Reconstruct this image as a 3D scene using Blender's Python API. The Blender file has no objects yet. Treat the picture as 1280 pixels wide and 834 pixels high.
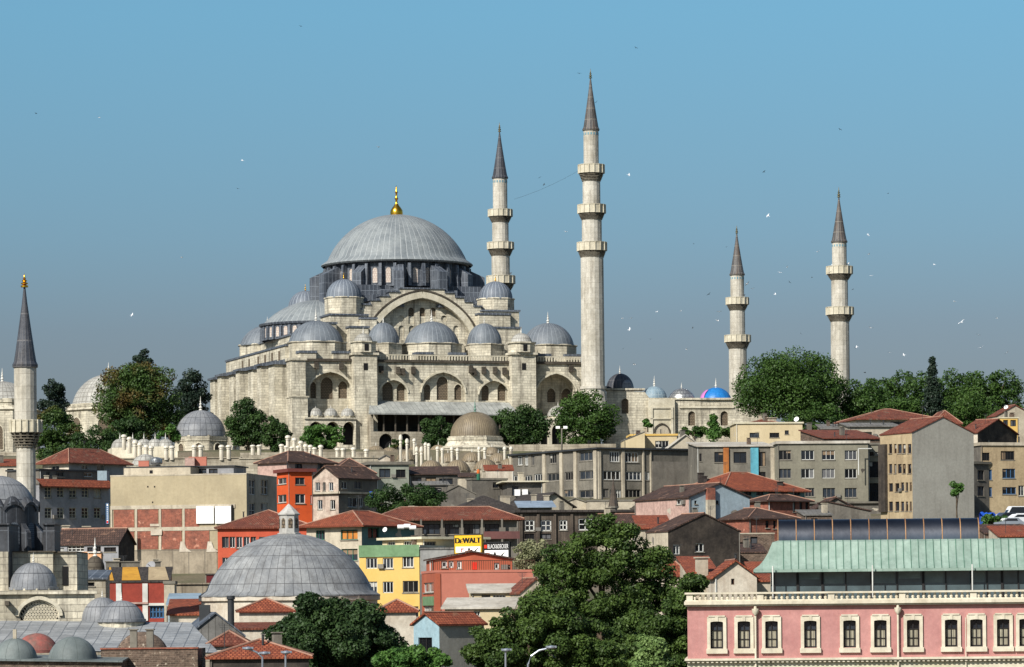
import bpy, math, random
import numpy as np
from mathutils import Vector, Matrix
from mathutils.geometry import tessellate_polygon
R = math.radians
scene = bpy.context.scene
col = scene.collection
rng = random.Random(7)

# ---------------------------------------------------------------- camera, sky, sun
F = 4706.0; HOR = 760.0; ZC = 22.0; ROLL = R(0.5)
cam = bpy.data.objects.new('camera', bpy.data.cameras.new('camera')); col.objects.link(cam)
cam.data.sensor_width = 36; cam.data.lens = 36 * F / 1280
cam.data.shift_y = (HOR - 417) / 1280
cam.data.clip_start = 1; cam.data.clip_end = 30000
cam.location = (0, 0, ZC); cam.rotation_euler = (R(90), 0, 0)
cam.rotation_euler = (Matrix.Rotation(R(90), 3, 'X') @ Matrix.Rotation(-ROLL, 3, 'Z')).to_euler()
scene.camera = cam
SUN_AZ = R(36); SUN_EL = R(37)
sdir = Vector((-math.sin(SUN_AZ) * math.cos(SUN_EL), -math.cos(SUN_AZ) * math.cos(SUN_EL), math.sin(SUN_EL)))
sun = bpy.data.objects.new('sun', bpy.data.lights.new('sun', 'SUN')); col.objects.link(sun)
sun.data.energy = 4.8; sun.data.angle = R(0.5); sun.data.color = (1.0, 0.955, 0.885)
sun.rotation_euler = sdir.to_track_quat('Z', 'Y').to_euler()
world = bpy.data.worlds.new('World'); scene.world = world; world.use_nodes = True
wn = world.node_tree.nodes; wl = world.node_tree.links
bg = wn['Background']
sky = wn.new('ShaderNodeTexSky'); sky.sky_type = 'NISHITA'; sky.sun_disc = False
sky.sun_elevation = SUN_EL; sky.sun_rotation = math.atan2(sdir.x, sdir.y)
sky.altitude = 0; sky.air_density = 1.0; sky.dust_density = 1.2; sky.ozone_density = 3.0
# sky tint against elevation: murk low down, upper sky brightened to fill shade
wt = wn.new('ShaderNodeTexCoord'); wx = wn.new('ShaderNodeSeparateXYZ'); wl.new(wt.outputs['Generated'], wx.inputs[0]); wr = wn.new('ShaderNodeValToRGB'); wl.new(wx.outputs['Z'], wr.inputs[0])
for i, (p_, c_) in enumerate(((.03, (.70, .66, .79)), (.073, (.76, .79, .90)), (.098, (.80, .99, 1.10)), (.158, (.91, 1.37, 1.42)), (.32, (1.2, 1.3, 1.28)), (1.0, (1.2, 1.15, 1.08)))):
    e_ = wr.color_ramp.elements[i] if i < 2 else wr.color_ramp.elements.new(p_); e_.position = p_; e_.color = tuple(v / 1.5 for v in c_) + (1,)
wm_ = wn.new('ShaderNodeMix'); wm_.data_type = 'RGBA'; wm_.blend_type = 'MULTIPLY'; wm_.inputs[0].default_value = 1; wl.new(sky.outputs[0], wm_.inputs[6]); wl.new(wr.outputs[0], wm_.inputs[7])
wl.new(wm_.outputs[2], bg.inputs[0]); bg.inputs[1].default_value = 0.0825
scene.view_settings.view_transform = 'Standard'; scene.view_settings.look = 'None'
scene.view_settings.exposure = 0.40; scene.view_settings.gamma = 1

# ---------------------------------------------------------------- pixel of the photograph -> point at a distance
def km(px, py):
    dx = px - 640; dy = HOR - py; c = math.cos(ROLL); s = math.sin(ROLL)
    return (dx * c + dy * s) / F, (-dx * s + dy * c) / F
def P(px, py, Y):
    k, m = km(px, py); return Vector((k * Y, Y, ZC + m * Y))
def ppm(Y): return Y / F            # metres per photo pixel
GZ = [(0, -1), (190, 0), (230, 3), (300, 9), (350, 13.5), (400, 18), (450, 22.5), (500, 27), (550, 31.5), (600, 36), (650, 41), (700, 43), (737, 46.5), (741, 53), (760, 54), (1000, 54), (1300, 40), (2200, 5), (9000, 0)]
def gz(Y): return float(np.interp(Y, [a for a, b in GZ], [b for a, b in GZ]))

# ---------------------------------------------------------------- materials
def lin(c):
    return tuple((x / 255 / 12.92) if x / 255 <= 0.04045 else ((x / 255 + 0.055) / 1.055) ** 2.4 for x in c[:3]) + (1,)
_M = {}
def mat(key, c1=None, c2=None, rough=.85, nscale=.35, brick=None, streak=0.0, scol=(60, 52, 44), bump=0.0, bscale=3, metal=0.0, fine=.25, spec=.3, patch=None):
    if key in _M: return _M[key]
    m = bpy.data.materials.new(key); m.use_nodes = True; nt = m.node_tree; N = nt.nodes; Lk = nt.links
    b = N['Principled BSDF']; b.inputs['Roughness'].default_value = rough; b.inputs['Metallic'].default_value = metal
    b.inputs['Specular IOR Level'].default_value = spec
    tc = N.new('ShaderNodeTexCoord'); c2 = c2 or tuple(x * .72 for x in c1)
    def noise(scale, det=6, vec=None, rg=.6):
        n = N.new('ShaderNodeTexNoise'); n.inputs['Scale'].default_value = scale; n.inputs['Detail'].default_value = det; n.inputs['Roughness'].default_value = rg
        Lk.new(vec or tc.outputs['Object'], n.inputs['Vector']); return n.outputs['Fac']
    def ramp(fac, lo, hi):
        r = N.new('ShaderNodeMapRange'); r.inputs[1].default_value = lo; r.inputs[2].default_value = hi; Lk.new(fac, r.inputs[0]); return r.outputs[0]
    def mix(fac, a, bb, mode='MIX'):
        x = N.new('ShaderNodeMix'); x.data_type = 'RGBA'; x.blend_type = mode
        for s, v in ((x.inputs[0], fac), (x.inputs[6], a), (x.inputs[7], bb)):
            if isinstance(v, (int, float)): s.default_value = v
            elif isinstance(v, tuple): s.default_value = v
            else: Lk.new(v, s)
        return x.outputs[2]
    c = mix(ramp(noise(nscale), .38, .66), lin(c1), lin(c2))
    hgt = None
    if brick:
        w, h, ms, mc, off = brick[:5]; var = brick[5] if len(brick) > 5 else .12
        t = N.new('ShaderNodeTexBrick'); t.inputs['Scale'].default_value = 1; t.inputs['Brick Width'].default_value = w; t.inputs['Row Height'].default_value = h
        t.inputs['Mortar Size'].default_value = ms; t.offset = off; t.inputs['Mortar Smooth'].default_value = .2
        Lk.new(tc.outputs['UV'], t.inputs['Vector'])
        g = 1 - var; t.inputs['Color1'].default_value = (1, 1, 1, 1); t.inputs['Color2'].default_value = (g, g, g, 1); t.inputs['Mortar'].default_value = (1, 1, 1, 1)
        c = mix(1.0, c, t.outputs['Color'], 'MULTIPLY')
        c = mix(t.outputs['Fac'], c, lin(mc)); hgt = t.outputs['Fac']
    if streak:
        mp = N.new('ShaderNodeMapping'); mp.inputs['Scale'].default_value = (1.1, 1.1, .12); Lk.new(tc.outputs['Object'], mp.inputs[0])
        s1 = ramp(noise(1.0, 5, mp.outputs[0], .65), .5, .72)
        sm = N.new('ShaderNodeMath'); sm.operation = 'MULTIPLY'; Lk.new(s1, sm.inputs[0]); sm.inputs[1].default_value = streak
        c = mix(sm.outputs[0], c, lin(scol))
    if patch:
        p1 = ramp(noise(patch[1], 4), patch[2], patch[2] + .06); c = mix(p1, c, lin(patch[0]))
    if fine:
        f1 = noise(2.7, 8, None, .75); fm = N.new('ShaderNodeMapRange'); fm.inputs[1].default_value = .3; fm.inputs[2].default_value = .7; fm.inputs[3].default_value = 1 - fine; fm.inputs[4].default_value = 1 + fine * .4
        Lk.new(f1, fm.inputs[0]); cc = N.new('ShaderNodeCombineColor')
        for i in range(3): Lk.new(fm.outputs[0], cc.inputs[i])
        c = mix(1.0, c, cc.outputs[0], 'MULTIPLY')
    Lk.new(c, b.inputs['Base Color'])
    if bump:
        bp = N.new('ShaderNodeBump'); bp.inputs['Strength'].default_value = min(1, bump); bp.inputs['Distance'].default_value = .12
        Lk.new(noise(bscale, 5), bp.inputs['Height']); last = bp
        if hgt:
            b2 = N.new('ShaderNodeBump'); b2.inputs['Strength'].default_value = min(1, bump * 1.5); b2.inputs['Distance'].default_value = .08; b2.invert = brick[-1] != 'out' if isinstance(brick[-1], str) else True
            Lk.new(hgt, b2.inputs['Height']); Lk.new(bp.outputs[0], b2.inputs['Normal']); last = b2
        Lk.new(last.outputs[0], b.inputs['Normal'])
    _M[key] = m; return m

def leafmat(key, c1, c2, c3=None, nscale=.25):
    m = bpy.data.materials.new(key); m.use_nodes = True; N = m.node_tree.nodes; Lk = m.node_tree.links
    b = N['Principled BSDF']; b.inputs['Roughness'].default_value = .55; b.inputs['Specular IOR Level'].default_value = .25
    at = N.new('ShaderNodeAttribute'); at.attribute_name = 'tint'
    x = N.new('ShaderNodeMix'); x.data_type = 'RGBA'; x.inputs[6].default_value = lin(c1); x.inputs[7].default_value = lin(c2); Lk.new(at.outputs['Fac'], x.inputs[0]); c = x.outputs[2]
    if c3:
        tc = N.new('ShaderNodeTexCoord'); n = N.new('ShaderNodeTexNoise'); n.inputs['Scale'].default_value = nscale; Lk.new(tc.outputs['Object'], n.inputs['Vector'])
        r = N.new('ShaderNodeMapRange'); r.inputs[1].default_value = .5; r.inputs[2].default_value = .62; Lk.new(n.outputs['Fac'], r.inputs[0])
        y = N.new('ShaderNodeMix'); y.data_type = 'RGBA'; y.inputs[7].default_value = lin(c3); Lk.new(r.outputs[0], y.inputs[0]); Lk.new(c, y.inputs[6]); c = y.outputs[2]
    Lk.new(c, b.inputs['Base Color'])
    tr = N.new('ShaderNodeBsdfTranslucent'); Lk.new(c, tr.inputs[0]); ms = N.new('ShaderNodeMixShader'); ms.inputs[0].default_value = .22
    Lk.new(b.outputs[0], ms.inputs[1]); Lk.new(tr.outputs[0], ms.inputs[2]); Lk.new(ms.outputs[0], N['Material Output'].inputs[0])
    return m

# ---------------------------------------------------------------- mesh builder (world coordinates)
ORG = {}
def thing(name, label, cat, loc, group=None):
    o = bpy.data.objects.new(name, None); col.objects.link(o); o.location = loc; o.empty_display_size = .5
    o['label'] = label; o['category'] = cat
    if group: o['group'] = group
    ORG[o.name] = Vector(loc); return o
class MB:
    def __init__(s): s.v = []; s.f = []; s.uv = []; s.mi = []; s.sm = []
    def poly(s, pts, uv=None, mi=0, sm=False):
        pts = [Vector(p) for p in pts]
        if uv is None:
            n = Vector((0, 0, 0))
            for i in range(len(pts)):
                a, b = pts[i], pts[(i + 1) % len(pts)]
                n += a.cross(b)
            if n.length < 1e-9: n = Vector((0, 0, 1))
            n.normalize()
            if abs(n.z) > .97: uv = [(p.x, p.y) for p in pts]
            else:
                t = Vector((0, 0, 1)).cross(n).normalized(); w = n.cross(t); w = w if w.z > 0 else -w
                uv = [(p.dot(t), p.dot(w)) for p in pts]
        i0 = len(s.v); s.v += [tuple(p) for p in pts]; s.f.append(tuple(range(i0, i0 + len(pts)))); s.uv += [tuple(u) for u in uv]; s.mi.append(mi); s.sm.append(sm)
    def prism(s, xy, z0, z1, top=True, bot=True, mi=0):
        n = len(xy); zt = z1 if isinstance(z1, (list, tuple)) else [z1] * n; zb = z0 if isinstance(z0, (list, tuple)) else [z0] * n
        for i in range(n):
            j = (i + 1) % n
            s.poly([(xy[i][0], xy[i][1], zb[i]), (xy[j][0], xy[j][1], zb[j]), (xy[j][0], xy[j][1], zt[j]), (xy[i][0], xy[i][1], zt[i])], mi=mi)
        if top: s.poly([(xy[i][0], xy[i][1], zt[i]) for i in range(n)], mi=mi)
        if bot: s.poly([(xy[i][0], xy[i][1], zb[i]) for i in reversed(range(n))], mi=mi)
    def obox(s, o, a, b, c, mi=0):
        o, a, b, c = Vector(o), Vector(a), Vector(b), Vector(c)
        for q in ((o, a, b), (o + c, a, b), (o, a, c), (o + b, a, c), (o, b, c), (o + a, b, c)):
            s.poly([q[0], q[0] + q[1], q[0] + q[1] + q[2], q[0] + q[2]], mi=mi)
    def box(s, c, sx, sy, sz, rz=0, mi=0):     # c = centre of the bottom
        ca, sa = math.cos(rz), math.sin(rz); a = Vector((ca, sa, 0)) * sx; b = Vector((-sa, ca, 0)) * sy
        s.obox(Vector(c) - a / 2 - b / 2, a, b, (0, 0, sz), mi)
    def bar(s, p, q, w, h=None, mi=0):
        p, q = Vector(p), Vector(q); d = q - p
        if d.length < 1e-6: return
        t = d.normalized(); up = Vector((0, 0, 1)) if abs(t.z) < .95 else Vector((0, 1, 0))
        a = t.cross(up).normalized() * w; b = a.cross(t).normalized() * (h or w)
        s.obox(p - a / 2 - b / 2, d, a, b, mi)
    def tube(s, pts, r, n=6, mi=0):
        pts = [Vector(p) for p in pts]; rr = r if isinstance(r, (list, tuple)) else [r] * len(pts); rings = []
        for i, p in enumerate(pts):
            d = (pts[min(i + 1, len(pts) - 1)] - pts[max(i - 1, 0)]).normalized(); up = Vector((0, 0, 1)) if abs(d.z) < .9 else Vector((1, 0, 0))
            a = d.cross(up).normalized(); b = a.cross(d)
            rings.append([p + (a * math.cos(2 * math.pi * k / n) + b * math.sin(2 * math.pi * k / n)) * rr[i] for k in range(n)])
        for i in range(len(rings) - 1):
            for k in range(n):
                s.poly([rings[i][k], rings[i][(k + 1) % n], rings[i + 1][(k + 1) % n], rings[i + 1][k]], mi=mi, sm=True)
    def lathe(s, c, prof, n=48, N=None, mi=0, sm=True, a0=0, a1=2 * math.pi, phase=0, rib=0):
        N = N or n; L = [0]
        for i in range(1, len(prof)): L.append(L[-1] + math.hypot(prof[i][0] - prof[i - 1][0], prof[i][1] - prof[i - 1][1]))
        def pt(i, k):
            a = a0 + (a1 - a0) * k / n + phase; r = prof[i][0] * (1 + (rib if k % 2 else 0)); return (c[0] + r * math.cos(a), c[1] + r * math.sin(a), c[2] + prof[i][1])
        for i in range(len(prof) - 1):
            for k in range(n):
                if prof[i][0] < 1e-6 and prof[i + 1][0] < 1e-6: continue
                u0, u1 = k / n * N, (k + 1) / n * N
                if prof[i + 1][0] < 1e-6: s.poly([pt(i, k), pt(i, k + 1), pt(i + 1, k)], [(u0, L[i]), (u1, L[i]), (u0, L[i + 1])], mi, sm)
                elif prof[i][0] < 1e-6: s.poly([pt(i, k), pt(i + 1, k + 1), pt(i + 1, k)], [(u0, L[i]), (u1, L[i + 1]), (u0, L[i + 1])], mi, sm)
                else: s.poly([pt(i, k), pt(i, k + 1), pt(i + 1, k + 1), pt(i + 1, k)], [(u0, L[i]), (u1, L[i]), (u1, L[i + 1]), (u0, L[i + 1])], mi, sm)
    def tess(s, loops3, uvs, mi=0):
        flat = [p for l in loops3 for p in l]; uf = [u for l in uvs for u in l]
        for t in tessellate_polygon([[Vector((u[0], u[1], 0)) for u in l] for l in uvs]):
            s.poly([flat[i] for i in t], [uf[i] for i in t], mi)
    def build(s, name, m, parent=None, **props):
        me = bpy.data.meshes.new(name); o0 = Vector((0, 0, 0)); r = parent
        while r is not None and r.parent is not None: r = r.parent
        if r is not None: o0 = ORG.get(r.name, o0)
        if props.get('org') is not None: o0 = Vector(props.pop('org'))
        else: props.pop('org', None)
        V = np.array(s.v, dtype=np.float64).reshape(-1, 3) - np.array(o0)
        me.from_pydata(V.tolist(), [], s.f)
        uvl = me.uv_layers.new(name='UVMap'); uvl.data.foreach_set('uv', np.array(s.uv, dtype=np.float32).ravel())
        for x in (m if isinstance(m, (list, tuple)) else [m]): me.materials.append(x)
        me.polygons.foreach_set('material_index', s.mi); 
        if any(s.sm):
            # weld so smooth shading works
            import bmesh
            me.polygons.foreach_set('use_smooth', s.sm)
            bm = bmesh.new(); bm.from_mesh(me); bmesh.ops.remove_doubles(bm, verts=bm.verts, dist=.0008)
            for e in bm.edges:
                if len(e.link_faces) == 2 and e.calc_face_angle(0) > R(38): e.smooth = False
            bm.to_mesh(me); bm.free()
        me.update()
        ob = bpy.data.objects.new(name, me); col.objects.link(ob)
        if parent is not None: ob.parent = parent
        else: ob.location = o0; ORG[ob.name] = o0
        for k, v in props.items(): ob[k] = v
        return ob
def tag(o, label, cat, group=None):
    o['label'] = label; o['category'] = cat
    if group: o['group'] = group
    return o

def arch(u0, u1, z0, zs, rise, n=10, pointed=True):
    w = (u1 - u0) / 2; uc = (u0 + u1) / 2; pts = [(u0, z0), (u1, z0)]
    for i in range(n + 1):
        a = math.pi * i / n; x = math.cos(a); y = math.sin(a)
        if pointed: y = y * (1 - .0) * .88 + (1 - abs(x)) * .12 ; 
        pts.append((uc + w * x, zs + rise * y))
    return pts
def rect(u0, u1, z0, z1): return [(u0, z0), (u1, z0), (u1, z1), (u0, z1)]
class Face:
    '''vertical plane from a to b (xy), outward normal to the right of a->b seen from above with a on the left'''
    def __init__(s, a, b):
        s.a = Vector((a[0], a[1], 0)); s.b = Vector((b[0], b[1], 0)); d = s.b - s.a; s.L = d.length; s.u = d.normalized(); s.n = Vector((s.u.y, -s.u.x, 0))
    def p(s, u, z, off=0): q = s.a + s.u * u + s.n * off; return Vector((q.x, q.y, z))
    def hit(s, px, py):
        k, m = km(px, py); den = s.u.x - k * s.u.y
        u = (k * s.a.y - s.a.x) / den; Y = s.a.y + s.u.y * u; return u, ZC + m * Y
def facade(mb, F_, outer, holes, depth=.22, mi=0, reveal=True, off=0, mir=None):
    loops = [outer] + [h for h in holes]
    mb.tess([[F_.p(u, z, off) for u, z in l] for l in loops], loops, mi)
    if reveal:
        for h in holes:
            for i in range(len(h)):
                p, q = h[i], h[(i + 1) % len(h)]
                mb.poly([F_.p(*p, off), F_.p(*q, off), F_.p(*q, off - depth), F_.p(*p, off - depth)], mi=mi if mir is None else mir)
GL = None
def window(root, F_, h, style='w', depth=.22, off=0, nv=1, nh=0, fw=.09, label=None):
    '''a framed window set back in its opening; the pane is a sub-part'''
    us = [p[0] for p in h]; zs = [p[1] for p in h]; u0, u1, z0, z1 = min(us), max(us), min(zs), max(zs)
    fm = {'w': M_white if rng.random() < .72 else M_greyframe, 'd': M_darkframe, 'b': M_brownframe, 'g': M_greenframe, 's': M_stone_pale, 'u': M_blueframe, 'c': M_cream}[style]
    m = MB(); o = off - depth
    def fb(a0, a1, b0, b1): m.obox(F_.p(a0, b0, o + .02), F_.u * (a1 - a0), F_.n * .07, (0, 0, b1 - b0))
    if len(h) == 4:
        fb(u0, u1, z0, z0 + fw); fb(u0, u1, z1 - fw, z1); fb(u0, u0 + fw, z0, z1); fb(u1 - fw, u1, z0, z1)
    else:
        uc = (u0 + u1) / 2; zc = (z0 + z1) / 2
        inn = [(uc + (p[0] - uc) * (1 - 2 * fw / (u1 - u0)), zc + (p[1] - zc) * (1 - 2 * fw / (z1 - z0))) for p in h]
        for i in range(len(h)):
            j = (i + 1) % len(h); m.poly([F_.p(*h[i], o + .06), F_.p(*h[j], o + .06), F_.p(*inn[j], o + .06), F_.p(*inn[i], o + .06)])
    for i in range(nv): x = u0 + (u1 - u0) * (i + 1) / (nv + 1); fb(x - fw * .4, x + fw * .4, z0, z1 - (0 if len(h) == 4 else .1))
    for i in range(nh): x = z0 + (z1 - z0) * (i + 1) / (nh + 1); fb(u0, u1, x - fw * .35, x + fw * .35)
    if off == 0 and depth < .5 and rng.random() < .8: m.obox(F_.p(u0 - .08, z0 - .1, .002), F_.u * (u1 - u0 + .16), F_.n * rng.uniform(.06, .14), (0, 0, .1), 1)
    w = m.build('window', [fm, M_sill], root)
    if label: w['label'] = label
    g = MB(); g.poly([F_.p(u, z, o) for u, z in h])
    if len(h) == 4 and rng.random() < .45:      # a curtain or blind behind part of the pane
        f0, f1 = rng.choice(((0, .35), (.6, 1), (0, 1), (.45, 1))); t = rng.choice((.3, .5, 1)); a0, a1 = u0 + fw + (u1 - u0 - 2 * fw) * f0, u0 + fw + (u1 - u0 - 2 * fw) * f1; g.poly([F_.p(a0, z1 - (z1 - z0 - fw) * t, o + .008), F_.p(a1, z1 - (z1 - z0 - fw) * t, o + .008), F_.p(a1, z1 - fw, o + .008), F_.p(a0, z1 - fw, o + .008)], mi=1)
    g.build('pane', [rng.choice(GLASS[:3]), rng.choice(CURT)], w)
    return w
# ---------------------------------------------------------------- the palette
ST = (226, 218, 196)
M_stone = mat('stone', ST, (184, 176, 155), brick=(1.6, .55, .025, (146, 139, 125), .5, .26), streak=.85, bump=.3, nscale=.25, scol=(92, 86, 77), patch=((138, 130, 116), .45, .66), fine=.35)
M_stone_old = mat('stone_weathered', (180, 171, 152), (136, 127, 110), brick=(1.6, .55, .02, (130, 120, 100), .5, .2), streak=.55, bump=.3, nscale=.2, scol=(74, 64, 52))
M_stone_pale = mat('stone_pale', (205, 198, 178), (180, 172, 150), streak=.25, bump=.1, scol=(104, 94, 78))
M_stone_minaret = mat('stone_minaret', (206, 201, 188), (176, 170, 155), brick=(1.0, 1.1, .02, (156, 149, 135), .5, .16), streak=.5, bump=.15, nscale=.25, scol=(110, 100, 84))
M_stone_dark = mat('stone_soot', (94, 87, 76), (62, 56, 49), brick=(1.2, .5, .04, (60, 54, 46), .5, .2), streak=.5, bump=.3)
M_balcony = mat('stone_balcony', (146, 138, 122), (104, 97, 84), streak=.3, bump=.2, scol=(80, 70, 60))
LG = (112, 122, 136)
def leadmat(key, c1, c2, seam, row, ms=.09, streak=.2, rough=.55): return mat(key, c1, c2, rough=rough, brick=(1, row, ms, seam, 0, .12), streak=streak, scol=(58, 64, 74), bump=.5, bscale=1.2, nscale=.3, spec=.4, metal=.0)
M_lead_main = leadmat('lead_main_dome', (138, 144, 145), (112, 119, 123), (152, 157, 158), 40, .09, rough=.65)
M_lead = leadmat('lead_dome', (114, 121, 127), (88, 95, 103), (128, 134, 140), 40, .09)
M_lead_rib = leadmat('lead_ribbed', (112, 120, 130), (88, 96, 108), (134, 142, 150), 9, .15)
M_lead_flat = mat('lead_sheet', (96, 102, 110), (66, 72, 82), rough=.55, brick=(.9, 2.2, .06, (118, 125, 134), 0, .2), streak=.3, scol=(44, 48, 56), bump=.3, spec=.4)
M_lead_grey = leadmat('lead_grey', (140, 142, 144), (108, 111, 116), (72, 74, 78), 1.5, .035)
M_lead_hamam = mat('lead_old_plates', (150, 152, 152), (116, 119, 122), rough=.6, brick=(1, 1.62, .028, (74, 74, 76), 0, .16), streak=.55, scol=(84, 82, 80), bump=.4, nscale=.5)
M_lead_brown = leadmat('lead_brown', (142, 128, 104), (112, 100, 80), (92, 80, 64), 30, .12)
M_lead_pale = leadmat('lead_pale', (178, 176, 168), (150, 148, 140), (126, 122, 114), 1.2, .07)
M_lead_cone = mat('lead_spire', (92, 90, 90), (70, 68, 68), rough=.5, brick=(1, 2.4, .1, (120, 116, 108), 0, .2), streak=.4, scol=(128, 96, 70), bump=.3)
M_lead_cone_dark = mat('lead_spire_dark', (74, 78, 86), (56, 58, 64), rough=.5, brick=(1, 2.4, .08, (98, 98, 100), 0, .2), streak=.2, scol=(104, 88, 70), bump=.3)
M_lead_green = mat('lead_green_grey', (118, 126, 124), (92, 100, 100), rough=.6, brick=(1, 30, .03, (84, 92, 90), 0, .1), bump=.2)
M_lead_sheet_pale = mat('lead_roof_plates', (166, 168, 168), (136, 139, 141), rough=.5, brick=(1.0, 1.0, .04, (100, 104, 108), .0, .25), streak=.1, bump=.35)
M_foil = mat('silver_foil', (205, 205, 200), (170, 172, 176), rough=.3, brick=(1, .9, .06, (120, 122, 126), .5, .3), bump=.6, metal=.7)
M_blue_sheet = mat('blue_sheet', (40, 120, 188), (30, 98, 164), rough=.4, nscale=.6, bump=1, bscale=.8)
M_pink_sheet = mat('pink_sheet', (206, 130, 190), (180, 110, 170), rough=.5)
M_gold = mat('gold', (232, 178, 62), (214, 158, 48), rough=.28, metal=1.0, fine=0)
M_copper_old = mat('finial_weathered', (140, 120, 84), (96, 104, 86), rough=.5, metal=.5)
M_white_finial = mat('white_marble', (222, 220, 212), (196, 192, 182))
M_lattice = mat('window_lattice', (138, 122, 100), (112, 98, 80), brick=(.34, .34, .07, (72, 64, 54), .5, .1))
M_lattice_white = mat('plaster_lattice', (214, 206, 186), (196, 188, 166))
M_pinkish = mat('pale_window', (204, 194, 180), (184, 174, 164), brick=(.5, .5, .06, (170, 150, 140), .5, .1))
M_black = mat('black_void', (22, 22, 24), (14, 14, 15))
M_white = mat('white_paint', (206, 206, 200), (178, 178, 172), fine=.1)
M_greyframe = mat('grey_frame', (128, 124, 116), (104, 100, 94))
M_darkframe = mat('dark_frame', (46, 44, 44), (34, 32, 32))
M_brownframe = mat('brown_frame', (84, 60, 44), (62, 44, 34))
M_greenframe = mat('green_frame', (36, 106, 88), (28, 84, 72))
M_blueframe = mat('blue_frame', (70, 116, 160), (60, 96, 136))
M_cream = mat('cream_paint', (204, 198, 178), (190, 182, 152), streak=.15)
def glass(key, c, r=.08):
    m = bpy.data.materials.new(key); m.use_nodes = True; b = m.node_tree.nodes['Principled BSDF']; N = m.node_tree.nodes
    tc = N.new('ShaderNodeTexCoord'); n = N.new('ShaderNodeTexNoise'); n.inputs['Scale'].default_value = .9; m.node_tree.links.new(tc.outputs['Object'], n.inputs['Vector'])
    x = N.new('ShaderNodeMix'); x.data_type = 'RGBA'; x.inputs[6].default_value = lin(c); x.inputs[7].default_value = lin(tuple(v * .45 for v in c)); m.node_tree.links.new(n.outputs['Fac'], x.inputs[0])
    m.node_tree.links.new(x.outputs[2], b.inputs['Base Color']); b.inputs['Roughness'].default_value = r; return m
GLASS = [glass('glass_dark', (40, 46, 54)), glass('glass_mid', (62, 70, 80)), glass('glass_black', (26, 28, 32)), glass('glass_curtain', (112, 108, 100), .3)]
M_sill = mat('worn_sill', (150, 144, 130), (110, 104, 94), streak=.4)
CURT = [mat('curtain_white', (176, 174, 166), (150, 148, 140)), mat('curtain_grey', (112, 112, 112), (90, 90, 92)), mat('curtain_tan', (140, 120, 96), (116, 98, 80)), mat('curtain_dim', (78, 80, 84), (62, 64, 68))]
M_tile = mat('red_roof_tiles', (152, 90, 68), (116, 70, 56), brick=(.3, .42, .045, (96, 46, 36), .5, .35), streak=.25, scol=(88, 66, 56), bump=.6, nscale=.7, fine=.5, patch=((120, 96, 80), .9, .6))
M_tile_bright = mat('orange_roof_tiles', (174, 98, 66), (138, 78, 56), brick=(.3, .42, .045, (110, 50, 36), .5, .35), streak=.3, scol=(120, 60, 44), bump=.6, nscale=.7, fine=.5, patch=((136, 92, 70), .7, .62))
M_tile_brown = mat('brown_roof_tiles', (104, 78, 66), (78, 60, 54), brick=(.3, .42, .045, (56, 44, 40), .5, .4), streak=.3, bump=.6, nscale=.7, fine=.5, patch=((124, 96, 80), .9, .6))
M_tile_dark = mat('dark_roof', (76, 70, 66), (54, 50, 48), brick=(.8, .6, .05, (42, 38, 36), .5, .3), streak=.3, bump=.3, fine=.3)
M_ridge = mat('mortar_ridge', (168, 130, 110), (138, 104, 88))
M_roofwhite = mat('white_roof_sheet', (196, 190, 178), (156, 148, 134), streak=.3, nscale=.25, fine=.3)
M_roofgrey = mat('grey_roof_sheet', (130, 128, 124), (98, 96, 92), streak=.3, brick=(.6, 40, .04, (90, 88, 84), 0, .2), fine=.3)
M_concrete = mat('concrete', (124, 119, 108), (94, 90, 82), streak=.45, bump=.25, scol=(66, 62, 58), nscale=.25)
M_concrete_dark = mat('concrete_dark', (116, 111, 102), (88, 84, 78), streak=.5, bump=.25, nscale=.3)
M_render_grey = mat('grey_render', (158, 156, 147), (142, 139, 130), streak=.3, bump=.12, nscale=.12, fine=.2, scol=(104, 100, 92))
M_olive = mat('olive_render', (134, 130, 114), (116, 112, 99), streak=.25, bump=.12, nscale=.2, fine=.2)
M_beige = mat('beige_render', (176, 158, 126), (152, 134, 106), streak=.45, bump=.15, nscale=.3, scol=(104, 86, 66))
M_ochre = mat('ochre_render', (174, 161, 132), (156, 144, 118), streak=.22, bump=.1, nscale=.15, fine=.15, scol=(130, 116, 88))
M_paleplaster = mat('pale_plaster', (188, 178, 158), (160, 150, 132), streak=.4, bump=.15, nscale=.3)
M_whiteplaster = mat('white_plaster', (204, 196, 180), (172, 160, 142), streak=.5, bump=.15, nscale=.4, scol=(120, 96, 80))
M_brick = mat('red_brick', (170, 98, 76), (132, 78, 64), brick=(.42, .15, .02, (130, 96, 82), .5, .25), bump=.2, nscale=.9, fine=.5, patch=((186, 132, 110), 1.2, .62))
M_brick_old = mat('old_brick', (134, 112, 96), (92, 76, 66), brick=(.38, .15, .03, (122, 106, 92), .5, .5), bump=.5, nscale=1.6, fine=.6, streak=.3, patch=((182, 170, 152), 2.6, .62))
M_orange = mat('orange_paint', (206, 86, 40), (190, 76, 34), streak=.1, fine=.1)
M_orangered = mat('orange_red_paint', (190, 88, 62), (174, 76, 54), streak=.15, fine=.12)
M_salmon = mat('salmon_paint', (182, 114, 96), (168, 102, 86), streak=.2, nscale=.12, fine=.12, scol=(160, 86, 72))
M_terracotta = mat('terracotta_paint', (172, 94, 68), (156, 82, 60), streak=.2, fine=.12)
M_yellow = mat('yellow_paint', (204, 172, 102), (202, 166, 90), streak=.12, fine=.08, scol=(196, 150, 80))
M_green = mat('green_paint', (110, 140, 104), (98, 128, 92), streak=.15)
M_teal = mat('teal_paint', (100, 136, 132), (84, 116, 114), streak=.2)
M_bluewall = mat('pale_blue_paint', (150, 166, 174), (132, 146, 154), streak=.35, nscale=.3, scol=(110, 112, 114))
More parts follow.
